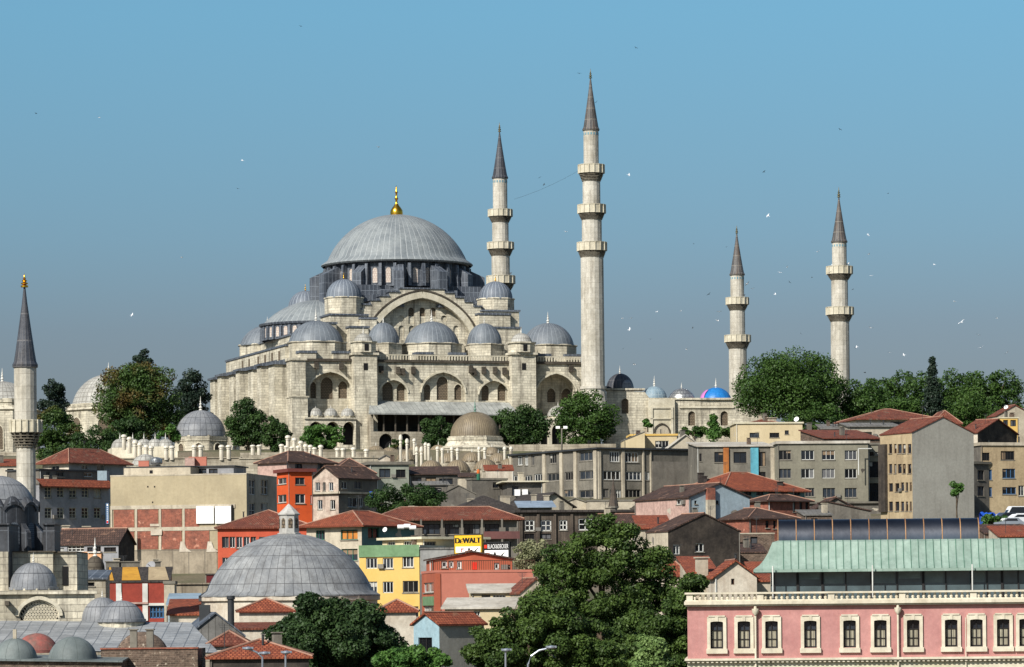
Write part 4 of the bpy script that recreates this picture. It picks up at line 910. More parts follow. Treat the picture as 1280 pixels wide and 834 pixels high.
# ---------------------------------------------------------------- tombs and small domes before and beside the mosque
def tomb(label, cx, yb, yt, rpx, Y, m_, ywall, sides=8, wr=1.02, fin=2.5, name='domed_tomb', N=None, wm=None, arches=True, zb=None, finm=None, tiers=()):
    s = ppm(Y); p = P(cx, yb, Y); zt = P(cx, yt, Y).z; zg = P(cx, ywall, Y).z if zb is None else zb; r = rpx * s; rt = thing(name, label, 'domed building', (p.x, p.y, zg))
    dome(rt, p, r, zt - p.z, m_, 56, N or int(r * 5), None, fin, finm)
    rr = r * wr / math.cos(math.pi / sides); m = MB(); prof = [(rr, zg), (rr, p.z - .9), (rr * 1.04, p.z - .85), (rr * 1.05, p.z - .3), (rr * .99, p.z - .28), (rr * .99, p.z - .02), (0, p.z)]
    if tiers: prof = [(rr * t[0], P(cx, t[1], Y).z) for t in tiers] + prof[1:]
    m.lathe((p.x, p.y, 0), prof, sides, 2 * math.pi * r, sm=False, phase=R(90 - 180 / sides) + (0 if sides % 2 == 0 else 0)); w = m.build('wall', wm or M_stone, rt)
    if arches:
        for k in range(sides):
            a = 2 * math.pi * k / sides + R(90); nr = Vector((math.cos(a), math.sin(a), 0))
            if nr.y > .3: continue
            R_ = r * wr * (tiers[0][0] if tiers else 1) + .03; t = Vector((-nr.y, nr.x, 0)); c0 = Vector((p.x, p.y, 0)) + nr * R_; ww = r * wr * math.tan(math.pi / sides) * .42; top = (P(cx, tiers[1][1], Y).z if tiers else p.z - 1.1); h = top - zg
            pts = [c0 + t * q[0] + Vector((0, 0, q[1])) for q in arch(-ww, ww, zg + .1 * h, zg + .55 * h, ww * 1.1, 8)]
            g = MB(); g.poly(pts); f = g.build('window', M_lattice, w)
            g = MB()
            for i in range(len(pts)): g.bar(pts[i] + nr * .06, pts[(i + 1) % len(pts)] + nr * .06, .2)
            g.build('frame', M_stone_pale, f)
    return rt
tomb('big pale ribbed dome half hidden behind the tall trees at left', 136, 506, 468, 46, 900, M_lead_pale, 552, 8, 1.08, 3, N=44, tiers=((1.02, 552), (1.02, 516), (1.08, 514), (1.0, 509)))
tomb('grey-domed stone mausoleum at the far left edge, behind the near minaret', 3, 500, 477, 38, 800, M_lead_pale, 570, 8, 1.05, 3, N=40, tiers=((1.12, 570), (1.12, 516), (1.18, 514), (1.0, 509)))
tomb('small octagonal tomb with plated grey dome, left of the round tree', 251, 545, 513, 31.5, 765, M_lead_grey, 570, 8, 1.0, 3.0, finm=M_white_finial, tiers=((1.0, 572), (1.0, 553), (1.04, 552), (1.0, 548)))
tomb('tomb under a big brown dome in front of the mosque gallery', 594, 546, 515, 31.5, 752, M_lead_brown, 585, 8, 1.06, 2.6, N=64, finm=mat('verdigris', (120, 156, 140)), tiers=((1.36, 592), (1.36, 562), (1.4, 561.5), (1.4, 560.6), (1.12, 557.6), (1.1, 556)), wm=M_stone)
# brown domes of the college below
bg = 'brown domes over the college courtyard'
for i, (cx, yb, r, Y, lb) in enumerate(((539, 588, 15.5, 722, 'brown dome in the front row, leftmost of three'), (572, 588, 16, 722, 'brown dome in the front row, middle of three'), (607, 586, 15, 724, 'brown dome in the front row, rightmost of three'),
        (560, 577, 13, 738, 'half hidden brown dome behind the front row, left of the big brown dome'), (590, 576, 13, 738, 'brown dome of the second row, straight below the big brown dome'), (623, 577, 13, 738, 'brown dome of the second row, right of the big brown dome'), (636, 583, 12, 728, 'brown dome next to the grey three-storey block'),
        (528, 572, 12, 745, 'brown dome of the back row, left end'), (508, 574, 13, 740, 'brown dome standing behind the greenish flat-roofed house'), (487, 570, 13, 746, 'flattish brown dome left of the white chimneys'), (520, 566, 11, 750, 'small brown dome at the back, between the two tallest stone chimneys and the gallery'), (548, 566, 12, 750, 'small brown dome at the back, left of the big brown dome'), (470, 567, 12, 748, 'leftmost flat brown dome, beside the lone white chimney'), (615, 567, 10, 744, 'small brown dome close to the right foot of the big brown dome'))):
    p = P(cx, yb, Y); rr = r * ppm(Y); rt = thing('small_dome', lb, 'dome', (p.x, p.y, p.z - 3), bg); dome(rt, p, rr, rr * .82, M_lead_brown, 32, 24, (12, 3, rr * .98, M_stone_old), .9)
m = MB(); a = P(480, 590, 750); b = P(640, 590, 750); z = P(540, 589, 722).z
m.prism([(a.x, 718), (b.x, 718), (b.x, 756), (a.x, 756)], 44, z - .6); tag(m.build('college_building', M_stone_old, None, org=((a.x + b.x) / 2, 735, 44)), 'low stone college building carrying the brown domes', 'building')
# little white domes and terrace among the left chimneys
tomb('low whitish stone dome among the white chimneys at left', 182, 581, 568, 18, 706, M_lead_pale, 586, 12, 1.0, 0, 'small_dome', arches=False)
p = P(186, 566, 728); rt = thing('chimney_hall', 'long pale roof with rows of tiny finials behind the left chimneys', 'building', (p.x, p.y, 50))
m = MB(); a = P(140, 562, 730); b = P(222, 562, 724); m.prism([(a.x, a.y), (b.x, b.y), (b.x - 2, b.y + 9), (a.x - 2, a.y + 9)], 46, P(180, 559, 728).z); m.build('wall', M_stone_pale, rt)
for x in (150, 166, 180, 194, 207): q = P(x, 559, 732); dome(rt, q, 1.7, 1.6, M_lead_pale, 20, 12, None, 1.3)
# ---------------------------------------------------------------- white chimneys
def limestone_chimney(px, yt, yb, Y, w=.55):
    p = P(px, yb, Y); h = (yb - yt) * ppm(Y); return p, h
proto = None
def put_chimneys(lst, Y, label, group, w=1.0):
    global proto
    for px, yt, yb in lst:
        p, h = limestone_chimney(px, yt, yb, Y)
        if proto is None:
            proto = thing('stone_chimney', label, 'chimney', (0, 0, 0), group)
            m = MB(); m.lathe((0, 0, 0), [(.38, -.3), (.38, 0), (.36, .6), (.47, .62), (.47, .66), (.36, .68), (.36, .76)], 12); m.build('shaft', M_chimwhite, proto)
            m = MB(); m.lathe((0, 0, 0), [(.4, .74), (.53, .76), (.55, .82), (.5, .9), (.32, .97), (.0, 1.0)], 12); c = m.build('cap', M_chimwhite, proto); r = proto
        else:
            r = proto.copy(); col.objects.link(r)
            for ch in proto.children:
                if ch.name.startswith('shaft') or ch.name.startswith('cap'): c = ch.copy(); col.objects.link(c); c.parent = r
        r['label'] = label; r['group'] = group; r.location = p; r.scale = (w, w, h); ORG[r.name] = p
put_chimneys([(155, 543, 558), (162, 546, 562), (169, 550, 570), (175, 553, 571), (183, 556, 572), (189, 557, 573)], 722, 'white domed stone chimney in the tight cluster left of the small octagonal tomb', 'white chimneys left of the octagonal tomb', 1.05)
put_chimneys([(208, 557, 571), (215, 557, 571), (243, 556, 571), (251, 556, 571), (277, 556, 571), (286, 556, 570)], 716, 'white domed stone chimney paired up along the roof of the big ochre building', 'paired white chimneys above the ochre building', 1.1)
put_chimneys([(316, 556, 566), (324, 556, 566), (352, 555, 568), (358, 557, 568), (360, 544, 560), (368, 547, 564), (376, 551, 567), (382, 555, 571), (388, 556, 571), (393, 559, 571), (401, 556, 572), (373, 557, 570), (365, 558, 569)], 722, 'white domed stone chimney in the crowded cluster below the left end of the mosque', 'white chimneys below the left end of the mosque')
put_chimneys([(422, 560, 572), (429, 560, 572), (442, 559, 574), (458, 561, 575)], 722, 'white domed stone chimney standing apart left of the brown domes', 'white chimneys left of the brown domes')
put_chimneys([(501, 543, 572), (509, 548, 572), (521, 558, 585), (527, 558, 586), (532, 553, 570), (536, 554, 572), (547, 558, 574), (553, 560, 575), (565, 558, 578), (572, 560, 578), (599, 558, 577), (606, 559, 576), (631, 558, 576), (639, 558, 575), (518, 548, 564)], 729, 'pale stone chimney with pointed cap rising between the brown domes', 'stone chimneys between the brown domes', .72)
for lb, x0, x1, yt, Y in (('stone hall wall carrying the white chimneys above the ochre building', 142, 300, 574, 716), ('stone hall wall carrying the crowded white chimneys below the mosque', 300, 482, 574, 716)):
    a = P(x0, yt, Y); b = P(x1, yt, Y); m = MB(); m.prism([(a.x, Y), (b.x, Y), (b.x, Y + 16), (a.x, Y + 16)], 40, a.z, mi=0); m.prism([(a.x - .2, Y - .2), (b.x + .2, Y - .2), (b.x + .2, Y + 16), (a.x - .2, Y + 16)], a.z + .003, a.z + .2); tag(m.build('stone_hall', M_stone_old, None, org=((a.x + b.x) / 2, Y, 40)), lb, 'building')
# terrace walls that close the mosque platform
for nm, lb, x0, x1, yt, Y, mm in (('terrace_wall', 'low grey terrace wall behind the white chimneys below the mosque', 300, 480, 566, 735, M_stone_old), ('terrace_wall', 'long soot-stained terrace wall below the big plane trees at right', 900, 1300, 550, 760, M_stone_old), ('terrace_wall', 'earthy terrace wall under the green slope at far left', -40, 150, 566, 770, M_stone_old), ('terrace_wall', 'low terrace wall above the grey three-storey block', 636, 770, 556, 748, M_stone_old)):
    a = P(x0, yt, Y); b = P(x1, yt, Y); m = MB(); m.prism([(a.x, Y), (b.x, Y), (b.x, Y + 1), (a.x, Y + 1)], 40, a.z); tag(m.build(nm, mm, None, org=((a.x + b.x) / 2, Y, 40)), lb, 'wall')

# ---------------------------------------------------------------- trees
T = tree
T('tall dark pine standing behind the broad tree at left', 156, 200, 436, 505, 800, 'conifer', 'conifer_tree', 'pear', clumps=50, seed=1)
T('broad tree with rust-tinged crown, left of the mosque', 118, 236, 449, 558, 770, 'rust', seed=2, clumps=80)
T('dark pine between the rust-tinged tree and the mosque', 212, 268, 461, 545, 800, 'conifer', 'conifer_tree', 'pear', clumps=50, seed=3)
T('dark pine between the near minaret and the pale ribbed dome', 46, 88, 471, 535, 860, 'conifer', 'conifer_tree', 'pear', clumps=36, seed=5)
T('green hillside tree beside the near minaret, left one', 38, 100, 508, 585, 745, 'rust', clumps=44, seed=6)
T('green hillside tree above the hipped red roof, in the middle', 84, 150, 532, 592, 740, 'dark', clumps=40, seed=7)
T('green hillside bush right of the hipped red roof', 128, 186, 518, 575, 750, 'dark', clumps=36, seed=8)
T('low dark bush on the slope above the hipped roof', 50, 118, 558, 600, 715, 'dark', clumps=30, seed=31)
T('light green sapling left of the octagonal tomb', 196, 226, 528, 560, 762, 'bright', clumps=14, seed=9)
T('tall dense round tree in front of the mosque left corner', 281, 338, 490, 570, 750, 'dark', clumps=52, seed=10, shape='pear')
T('smaller dark tree leaning against the dense round tree', 325, 364, 515, 572, 746, 'dark', clumps=26, seed=11)
T('bright green low tree in front of the left porch', 374, 432, 527, 568, 752, 'bright', clumps=34, seed=12, shape='spread')
T('dark bushy tree left of the big brown dome', 522, 572, 519, 566, 762, 'dark', clumps=30, seed=13)
T('small yellowish shrub in front of the gallery arches', 486, 508, 547, 566, 758, 'rust', name='shrub', clumps=10, seed=14, cat='shrub')
T('dark leafy tree right of the big brown dome', 606, 688, 503, 572, 757, 'dark', clumps=56, seed=15, shape='spread')
T('large leafy tree at the foot of the tallest minaret', 690, 778, 487, 562, 757, 'plane', clumps=66, seed=16)
T('green shrub growing above the cream house by the courtyard gate', 846, 890, 530, 552, 740, 'plane', name='shrub', clumps=18, seed=17, cat='shrub', shape='spread')
T('pointed light green shrub in the middle of the courtyard wall', 878, 906, 517, 552, 738, 'bright', name='shrub', clumps=14, seed=18, cat='shrub', shape='cone')
T('green shrub right of the pointed shrub on the courtyard wall', 898, 938, 530, 552, 736, 'plane', name='shrub', clumps=16, seed=19, cat='shrub', shape='spread')
T('potted plant on the cream house with the yellow parapet', 803, 816, 523, 536, 700, 'bright', name='potted_plant', clumps=8, seed=20, cat='plant', ground=P(810, 537, 700).z)
T('huge plane tree hiding the foot of the shorter right minaret', 912, 1064, 430, 545, 775, 'plane', clumps=150, seed=21, shape='spread')
g3 = 'plane trees in the row behind the right-hand houses'
T('plane tree right beside the huge plane tree', 1036, 1108, 468, 552, 780, 'plane', lobes=[(1062, 500, 26), (1085, 498, 24), (1072, 520, 30)], n=9000, seed=22, group=g3)
T('plane tree just left of the dark cypress', 1084, 1172, 459, 552, 800, 'plane', lobes=[(1106, 490, 24), (1130, 488, 24), (1150, 488, 24), (1128, 515, 34)], n=12000, seed=23, group=g3)
T('plane tree just right of the dark cypress', 1164, 1230, 460, 552, 800, 'plane', lobes=[(1180, 492, 23), (1200, 486, 24), (1218, 488, 23), (1198, 515, 34)], n=12000, seed=24, group=g3)
T('plane tree at the far right end of the row', 1204, 1284, 456, 552, 790, 'plane', lobes=[(1230, 486, 24), (1254, 484, 23), (1262, 500, 20), (1245, 512, 30)], n=12000, seed=25, group=g3)
T('low plane tree under the far minaret foot', 980, 1060, 500, 560, 765, 'plane', clumps=50, seed=26, group=g3)
T('dark pointed cypress rising above the tree row', 1150, 1182, 446, 535, 770, 'conifer', 'cypress_tree', 'cone', clumps=46, seed=27)
T('dark green tree growing between the old houses and the long red roof', 456, 558, 603, 652, 560, 'dark', clumps=60, seed=28, shape='spread')
T('small pale blossoming tree right of the black sign', 641, 690, 670, 720, 440, 'pale', clumps=34, seed=29)
T('small pruned street tree in front of the blank grey gable', 1187, 1204, 600, 622, 540, 'bright', 'street_tree', clumps=14, seed=30)
T('plane tree standing between the huge plane tree and the row', 1052, 1130, 478, 555, 775, 'plane', clumps=70, seed=43, group=g3)
T('plane tree filling the low gap left of the cypress foot', 1100, 1160, 492, 560, 770, 'plane', clumps=50, seed=41, group=g3)
T('plane tree filling the low gap right of the cypress foot', 1172, 1250, 490, 560, 772, 'plane', clumps=60, seed=42, group=g3)
T('round bush beside the blue tarpaulin', 1226, 1262, 640, 662, 500, 'bright', name='shrub', clumps=20, seed=32, cat='shrub')
T('green bush behind the yellow house balcony wall', 560, 600, 698, 716, 395, 'dark', name='shrub', clumps=14, seed=33, cat='shrub', ground=P(580, 716, 395).z)
T('very large maple filling the lower middle of the view', 664, 838, 636, 800, 325, 'near', seed=34, n=90000, lobes=[(762, 668, 24), (778, 690, 30), (722, 694, 30), (692, 706, 16), (700, 742, 36), (765, 735, 52), (816, 706, 18), (822, 738, 28), (745, 790, 52), (800, 780, 45), (690, 785, 34)])
T('spreading maple in front of the salmon building', 590, 760, 742, 860, 300, 'near', seed=35, n=60000, lobes=[(618, 796, 24), (654, 774, 24), (688, 770, 20), (690, 810, 44), (636, 826, 40), (600, 818, 12), (735, 820, 40)])
T('leafy maple beside the left end of the pink building', 740, 880, 708, 850, 312, 'near', seed=36, n=60000, lobes=[(852, 748, 20), (864, 730, 12), (842, 790, 36), (800, 815, 45), (850, 830, 40)])
T('feathery light green willow at the bottom edge near the pink building', 786, 838, 792, 850, 285, 'willow', clumps=30, seed=37, n=12000)
T('dense chestnut tree in front of the big plated dome', 334, 504, 737, 870, 290, 'nearb', seed=38, n=110000, lobes=[(416, 772, 30), (392, 784, 32), (442, 784, 32), (366, 806, 26), (414, 812, 56), (458, 812, 38), (480, 818, 22), (352, 826, 18), (415, 800, 60)])
T('bright green bush at the bottom edge right of the chestnut tree', 462, 566, 806, 850, 280, 'bright', name='shrub', clumps=40, seed=39, n=12000, cat='shrub', shape='spread')
# ---------------------------------------------------------------- houses on the slope, from the top of the hill down
g_ = grid
LC = lattice_cols
# --- upper right
house('yellow_house', 'small cream house with a yellow roof parapet beside the courtyard gate', (789, 705), (846, 3), 545, M_creamwall, ('flat', M_yellow, .35, .2), d=9, win=[('f', [(819, 551, 836, 560)], 'w', dict(nv=3))])
h = house('cream_shed', 'cream lean-to with sloping roof left of the yellow parapet', (780, 700), (806, 3), 551, M_creamwall, ('shed', M_roofgrey, 1.6, .1, 'r'), d=7)
house('cream_house', 'low cream house with a small red roof below the huge plane tree', (920, 705), (1003, 3), 530, M_creamwall, ('flat', M_cream, .3, .25), d=10, win=[('f', [(937, 541, 949, 547), (962, 541, 974, 547), (981, 538, 986, 543)], 'd', dict(nv=2))])
h = house('roof_room', 'little red-roofed room on top of the low cream house', (938, 716), (972, 3), 528.5, M_creamwall, ('hip', M_tile, .7, .2), d=5, base=P(940, 531, 714).z)
chimney(h['root'], 964, 523, 718, 1.6, 1.2)
house('grey_shed', 'low grey metal-roofed shed right of the low cream house', (1028, 700), (1058, 3), 537, M_roofgrey, ('shed', M_roofgrey, 1.2, .4), d=7, win=[('f', [(1034, 540, 1044, 547)], 'd')])
house('yellow_shed', 'little yellow wall peeping between the cream house and the grey shed', (1003, 708), (1030, 3), 539, M_yellow, ('flat', M_roofwhite, .2, .2), d=5)
house('old_house', 'sprawling old house with weathered red tiles and an open upper floor at the top right', (1072, 690), (1172, 10), 524, M_paleplaster, ('hip', M_tile, 2.2, .6), d=14, win=[('f', [(1113, 527, 1138, 541), (1139, 530, 1150, 539), (1152, 530, 1170, 539)], 'd')])
house('old_house', 'flat grey-topped old house with patched tiles in front of the sprawling old house', (1062, 665), (1124, 8), 534, M_paleplaster, ('shed', M_roofgrey, .9, .4), d=6, win=[('f', [(1075, 540, 1090, 546)], 'd')])
house('old_house', 'wide red-tiled roof behind the blank grey gable, topmost at right', (1168, 702), (1200, 3), 530, M_whiteplaster, ('hip', M_tile, 2.6, .5), d=13)
house('yellow_house', 'pale plaster gabled house with a dish at the right edge below the trees', (1246, 690), (1292, 10), 520, M_paleplaster, ('gable', M_tile, 1.9, .2, 's'), d=9, lpx=1235, side=M_paleplaster)
house('yellow_annex', 'small yellow annex with two dark windows at the right edge, below the pale gable', (1250, 680), (1273, 6), 523, M_yellow, ('flat', M_cream, .2, .1), d=4, win=[('f', [(1254, 525, 1260, 533), (1263, 525, 1270, 533)], 'd')])
house('house', 'dark-walled house with a sooty gable and red roof right of the blank grey gable', (1222, 625), (1271, 48), 541, M_soot, ('gable', M_tile, 2.3, .3, 's'), d=13, lpx=1197, side=M_whiteplaster)
h = house('apartment_house', 'tall beige house with balconies and rusty stains at the right edge', (1226, 600), (1290, 15), 557, M_beige, ('flat', M_paleplaster, .5, .25), d=12, lpx=1217, win=[('f', [(1227, 566, 1237, 576)] , 'd', dict(nv=2)), ('f', [(1251, 564, 1268, 575)], 'd', dict(nv=3)), ('f', [(1253, 586, 1269, 598), (1253, 609, 1270, 618), (1235, 587, 1240, 600), (1234, 609, 1240, 621)], 'u', dict(nv=2)), ('f', [(1273, 607, 1280, 620)], 'w')], side=M_concrete_dark)
h2 = house('house', 'shaded lower block in the alley right of the blank grey gable', (1217, 598), (1236, 40), 580, M_concrete_dark, ('flat', M_concrete, .4, .3), d=8, win=[('f', [(1222, 588, 1230, 600), (1222, 608, 1230, 620)], 'd')])
# blank gable
h = house('gable_house', 'big house with a blank grey rendered gable, beige windowed front and red roof', (1140, 575), (1217, 26), 541, M_render_grey, ('gable', M_tile, 2.4, .12, 's'), d=30, lpx=1100, side=M_beige,
          win=[('l', g_([(1111, 1115), (1117.5, 1120.5), (1122, 1127), (1128, 1132), (1134.5, 1139)], [(555, 567), (580, 592)]) + g_([(1111, 1116), (1119, 1124)], [(604, 615), (627, 639)]) + g_([(1126, 1130), (1132, 1135), (1137, 1139.5)], [(603, 614), (627, 639)]), 'b', dict(nv=0))])
a, c, e_ = h['a'], h['b'], h['e']
chimney(h['root'], 1157, 538, 580, .9, 1.4, M_whiteplaster); chimney(h['root'], 1176, 531, 582, .9, 1.0, M_whiteplaster)
GH = h
house('low_house', 'low hipped roof of broken red tiles below the blank gable house eaves', (1030, 640), (1100, 15), 549, M_brick_old, ('shed', M_tile, 2.0, .3), d=12)
fl = GH['faces']['l']; u0, z1_ = fl.hit(1101, 556); u1, z0_ = fl.hit(1110, 640); m = MB(); m.obox(fl.p(u0, z0_, .003), fl.u * (u1 - u0), fl.n * .5, (0, 0, z1_ - z0_)); m.build('stair_block', M_soot, GH['root'])
# long grey concrete block
h = house('concrete_block', 'long olive-grey block with three storeys of white-framed windows', (972, 618), (1085, 3), 555, M_olive, ('flat', M_roofwhite, .45, .3), d=16,
      win=[('f', g_([(974, 989), (1001.5, 1017.5), (1027.5, 1043.5), (1056, 1071)], [(563, 575), (586, 598)]) + [(1006.5, 610, 1018, 621), (1028.5, 610, 1044, 622), (1056, 610, 1071, 622)], 'w', dict(nv=2, depth=.25))])
b_ = MB(); p = P(1073, 561, 617); b_.tube([p, (p.x, p.y, p.z - 4.3)], .09, 6); b_.tube([p, (p.x + 2.2, p.y + .1, p.z)], .09, 6); b_.build('drain_pipe', M_white, h['root'])
house('concrete_block', 'shadowed recessed block with dark balconies right of the olive-grey block', (1085, 622), (1112, 3), 556, M_olive, ('flat', M_concrete, .3, .2), d=10, win=[('f', [(1087, 565, 1092, 570), (1094, 565, 1098, 570), (1086, 577, 1098, 597), (1086, 604, 1098, 627)], 'd', dict(nv=0))])
house('parking_slab', 'low dark open ground floor under the olive-grey block', (985, 600), (1118, 3), 630, M_concrete_dark, ('flat', M_concrete, .3, .4), d=10)
# decayed block left of it
h = house('decayed_block', 'decayed white-roofed block with rust-orange and turquoise columns', (873, 622), (966, 3), 559, M_concrete, ('shed', M_roofwhite, 1.4, .35), d=17,
      win=[('f', [(893, 565, 904, 578), (917, 565, 933, 579), (949, 565, 957, 583), (917, 590, 932, 600), (949, 590, 957, 597)], 'd'), ('f', [(872, 567, 877, 577)], 'd')])
fr = h['faces']['f']
for x0, x1, mm, nm in ((904, 911, mat('rust_orange', (178, 112, 56), (150, 88, 44), streak=.4), 'rusty_column'), (938, 948, mat('turquoise_paint', (92, 164, 180), (80, 140, 160), streak=.3), 'turquoise_column'), (963, 968, M_paleplaster, 'column')):
    u0, z1 = fr.hit(x0, 560); u1, z0 = fr.hit(x1, 603); m = MB(); m.obox(fr.p(u0, z0, .003), fr.u * (u1 - u0), fr.n * .35, (0, 0, z1 - z0)); m.build(nm, mm, h['root'])
house('low_house', 'small plaster-gabled lean-to between the decayed block and the cream house', (836, 655), (878, 3), 560, M_paleplaster, ('gable', M_roofwhite, 2.2, .3, 's'), d=10, win=[('f', [(861, 554, 864, 556.5)], 'd')])
# the grey three-storey block with two visible faces
wl_ = g_([(647, 653), (656, 660), (664, 668)], [(569, 582)]) + [(686.5, 566, 695.5, 580), (724, 564.5, 740.5, 577)] + [(642, 594, 653, 603), (655, 594, 665, 602.5), (668, 592, 678, 602), (684, 591, 699, 602), (706, 589.5, 716, 601), (724, 587.5, 745, 600), (705, 612, 716, 622), (724, 612, 745, 623)]
wr_ = [(762, 564.5, 774.5, 577.5), (781.5, 565.5, 798, 578), (754, 588.5, 775.5, 600), (782, 589.5, 801.5, 600.5), (806, 589.5, 812, 600.5), (754, 611, 761, 622), (763, 612, 776, 623), (782, 612, 801, 623)]
h = house('concrete_block', 'sooty grey three-storey block with white-framed windows and a flat roof, corner towards us', (747, 640), (866, 30), 561.5, M_concrete, ('flat', M_iron, .3, .5), lpx=638,
      win=[('l', wl_, 'w', dict(nv=2, fw=.14)), ('f', wr_, 'w', dict(nv=3, fw=.14))])
for fc, lst, y0, y1 in ((h['faces']['f'], [(747, 751), (776.5, 780.5), (802.5, 805), (812, 814)], 562, 640), (h['faces']['l'], [(638, 641), (679, 683), (700.5, 704.5), (718, 722), (743, 747)], 562, 640)):
    for x0, x1 in lst:
        u0, z1 = fc.hit(x0, y0 + 1.5); u1, z0 = fc.hit(x1, y1); m = MB(); m.obox(fc.p(u0, z0, .003), fc.u * (u1 - u0), fc.n * .25, (0, 0, z1 - z0)); m.build('pilaster', M_paleplaster, h['root'])
fc = h['faces']['f']; u0, z1 = fc.hit(814, 577); u1, z0 = fc.hit(865, 614); m = MB(); m.obox(fc.p(u0, z0, .003), fc.u * (fc.L - u0), fc.n * .35, (0, 0, z1 - z0)); m.build('blank_panel', mat('plain_cement', (128, 122, 112), (110, 105, 97), streak=.35), h['root'])
# --- upper left
h = house('white_house', 'red-roofed pale house left of the near minaret at the left edge', (-12, 640), (26, 5), 583, M_whiteplaster, ('shed', M_tile_bright, 1.4, .3), d=8, win=[('f', [(9, 586, 17, 600)], 'd')])
h = house('hip_roof_house', 'white-trimmed house under a wide red hipped roof at upper left', (86, 640), (158, 52), 578.5, M_bluegrey, ('hip', M_tile, 2.6, .9), lpx=53, side=M_whiteplaster,
      win=[('f', [(121, 581, 131, 589)], 'w', dict(nv=0)), ('f', [(102, 581, 110, 587)], 'w'), ('l', [(64, 582, 74, 588)], 'w')])
h = house('blue_grey_house', 'long shaded blue-grey house with two rows of windows and an orange eave', (49, 540), (136, 50), 606, M_bluegrey, ('flat', M_concrete_dark, .2, .1), d=9,
      win=[('f', g_(LC(56, 126, 5, 8.5), [(609, 622), (635, 648)]), 'c', dict(nv=1, nh=2, fw=.08))])
fc = h['faces']['f']; m = MB(); m.poly([fc.p(-.3, h['z1'] - .2, 1.0), fc.p(fc.L + .4, h['z1'] - .2, 1.0), fc.p(fc.L + .4, h['z1'] + .9, -.4), fc.p(-.3, h['z1'] + .9, -.4)]); m.poly([fc.p(-.3, h['z1'] - .35, 1.0), fc.p(fc.L + .4, h['z1'] - .35, 1.0), fc.p(fc.L + .4, h['z1'] - .2, 1.0), fc.p(-.3, h['z1'] - .2, 1.0)]); m.poly([fc.p(-.3, h['z1'] - .35, 1.0), fc.p(fc.L + .4, h['z1'] - .35, 1.0), fc.p(fc.L + .4, h['z1'] - .35, 0), fc.p(-.3, h['z1'] - .35, 0)]); m.build('tiled_eave', M_tile_bright, h['root'])
h = house('attic_floor', 'set-back dark upper floor above the orange eave, under the wide hipped roof', (49, 560), (128, 50), 588, M_concrete_dark, ('flat', M_iron, .25, .2), d=7, win=[('f', [(58, 590, 63, 595), (70, 589, 80, 596), (105, 589, 116, 596)], 'w', dict(nv=1))])
m = MB(); p = P(129, 589, 556); m.box((p.x, p.y, p.z - 8), 1.4, 3, 8); tag(m.build('stair_tower', M_bluewall, None, org=(p.x, p.y, p.z - 8)), 'narrow pale blue stair tower at the right end of the orange eave', 'tower')
# the ochre building with brick party wall
h = house('ochre_house', 'big ochre-rendered building whose party wall shows red brick panels', (138, 500), (308, -12), 596, M_ochre, ('flat', M_paleplaster, .18, .03), base=10, d=14, rpx=346, side=M_paleplaster,  # right flank in paler plaster: half light put into its colour
      win=[('r', [(311.5, 600, 319, 618), (326, 600, 335, 618), (311.5, 629, 319, 647), (326, 629, 335, 647)], 'w', dict(nv=1, nh=1))])
fr = h['faces']['f']
def slab(fr, x0, y0, x1, y1, th, nm, mm, root, off=.003):
    u0, z1 = fr.hit(x0, y0); u1, z0 = fr.hit(x1, y1); m = MB(); m.obox(fr.p(max(u0, 0), z0, off), fr.u * (min(u1, fr.L) - max(u0, 0)), fr.n * th, (0, 0, z1 - z0)); return m.build(nm, mm, root)
for i, (x0, x1) in enumerate(((142, 168), (172, 198), (202, 227.5), (231, 249))):
    slab(fr, x0, 635.5, x1, 659.5, .06, 'brick_panel', M_brick, h['root']); slab(fr, x0 - .0, 663, x1 if i < 3 else 262, 686.5, .06, 'brick_panel', M_brick, h['root'])
slab(fr, 138, 660, 272, 662.8, .12, 'concrete_beam', M_paleplaster, h['root']); slab(fr, 138, 632.5, 294, 635, .12, 'concrete_beam', M_paleplaster, h['root'])
for x in (138, 169, 199, 228.5): slab(fr, x, 635.2, x + 3, 688, .125, 'concrete_post', M_paleplaster, h['root'], .005)
slab(fr, 138, 688, 272, 760, .1, 'concrete_base', mat('old_cement', (164, 152, 132), (126, 116, 100), streak=.8, brick=(2.2, 30, .06, (110, 102, 90), 0, .15), scol=(94, 84, 70)), h['root'])
slab(fr, 188, 655, 200, 658, .1, 'plaster_patch', M_whiteplaster, h['root'], .07); slab(fr, 189, 662, 203, 669, .1, 'plaster_patch', M_whiteplaster, h['root'], .14)
for x in (228, 262):
    m = MB(); u, z = fr.hit(x, 690); u2, z2 = fr.hit(x, 677); m.poly([fr.p(u - .4, z, .16), fr.p(u + 1.3, z, .16), fr.p(u + .6, z + .5, .16), fr.p(u + .3, z2, .16), fr.p(u - .2, z2, .16)]); m.poly([fr.p(u - .4, z, .135), fr.p(u + 1.3, z, .135), fr.p(u + .6, z + .5, .135), fr.p(u + .3, z2, .135)]); m.build('plaster_patch', M_whiteplaster, h['root'])
for x0, x1 in ((246, 268), (269.5, 289.5)): slab(fr, x0, 633, x1, 654.5, .15, 'white_board', M_signwhite, h['root'], .14)
slab(fr, 290, 631, 291.5, 655, .4, 'board_edge', M_darkframe, h['root'], .003)
for x, y in ((184, 607.5), (192.5, 607.5), (190, 627)): slab(fr, x, y, x + 1.6, y + 2, .02, 'wall_hole', M_black, h['root'])
h = house('rooftop_room', 'pale upper storey on the ochre building with flat slab roof', (155, 504), (238, -12), 585, M_paleplaster, ('flat', M_iron, .15, .08), d=8, base=P(155, 597, 504).z, win=[('f', [(187, 582, 191, 586)], 'd')])
slab(h['faces']['f'], 187, 588, 191, 592, .02, 'wall_hole', M_black, h['root'])
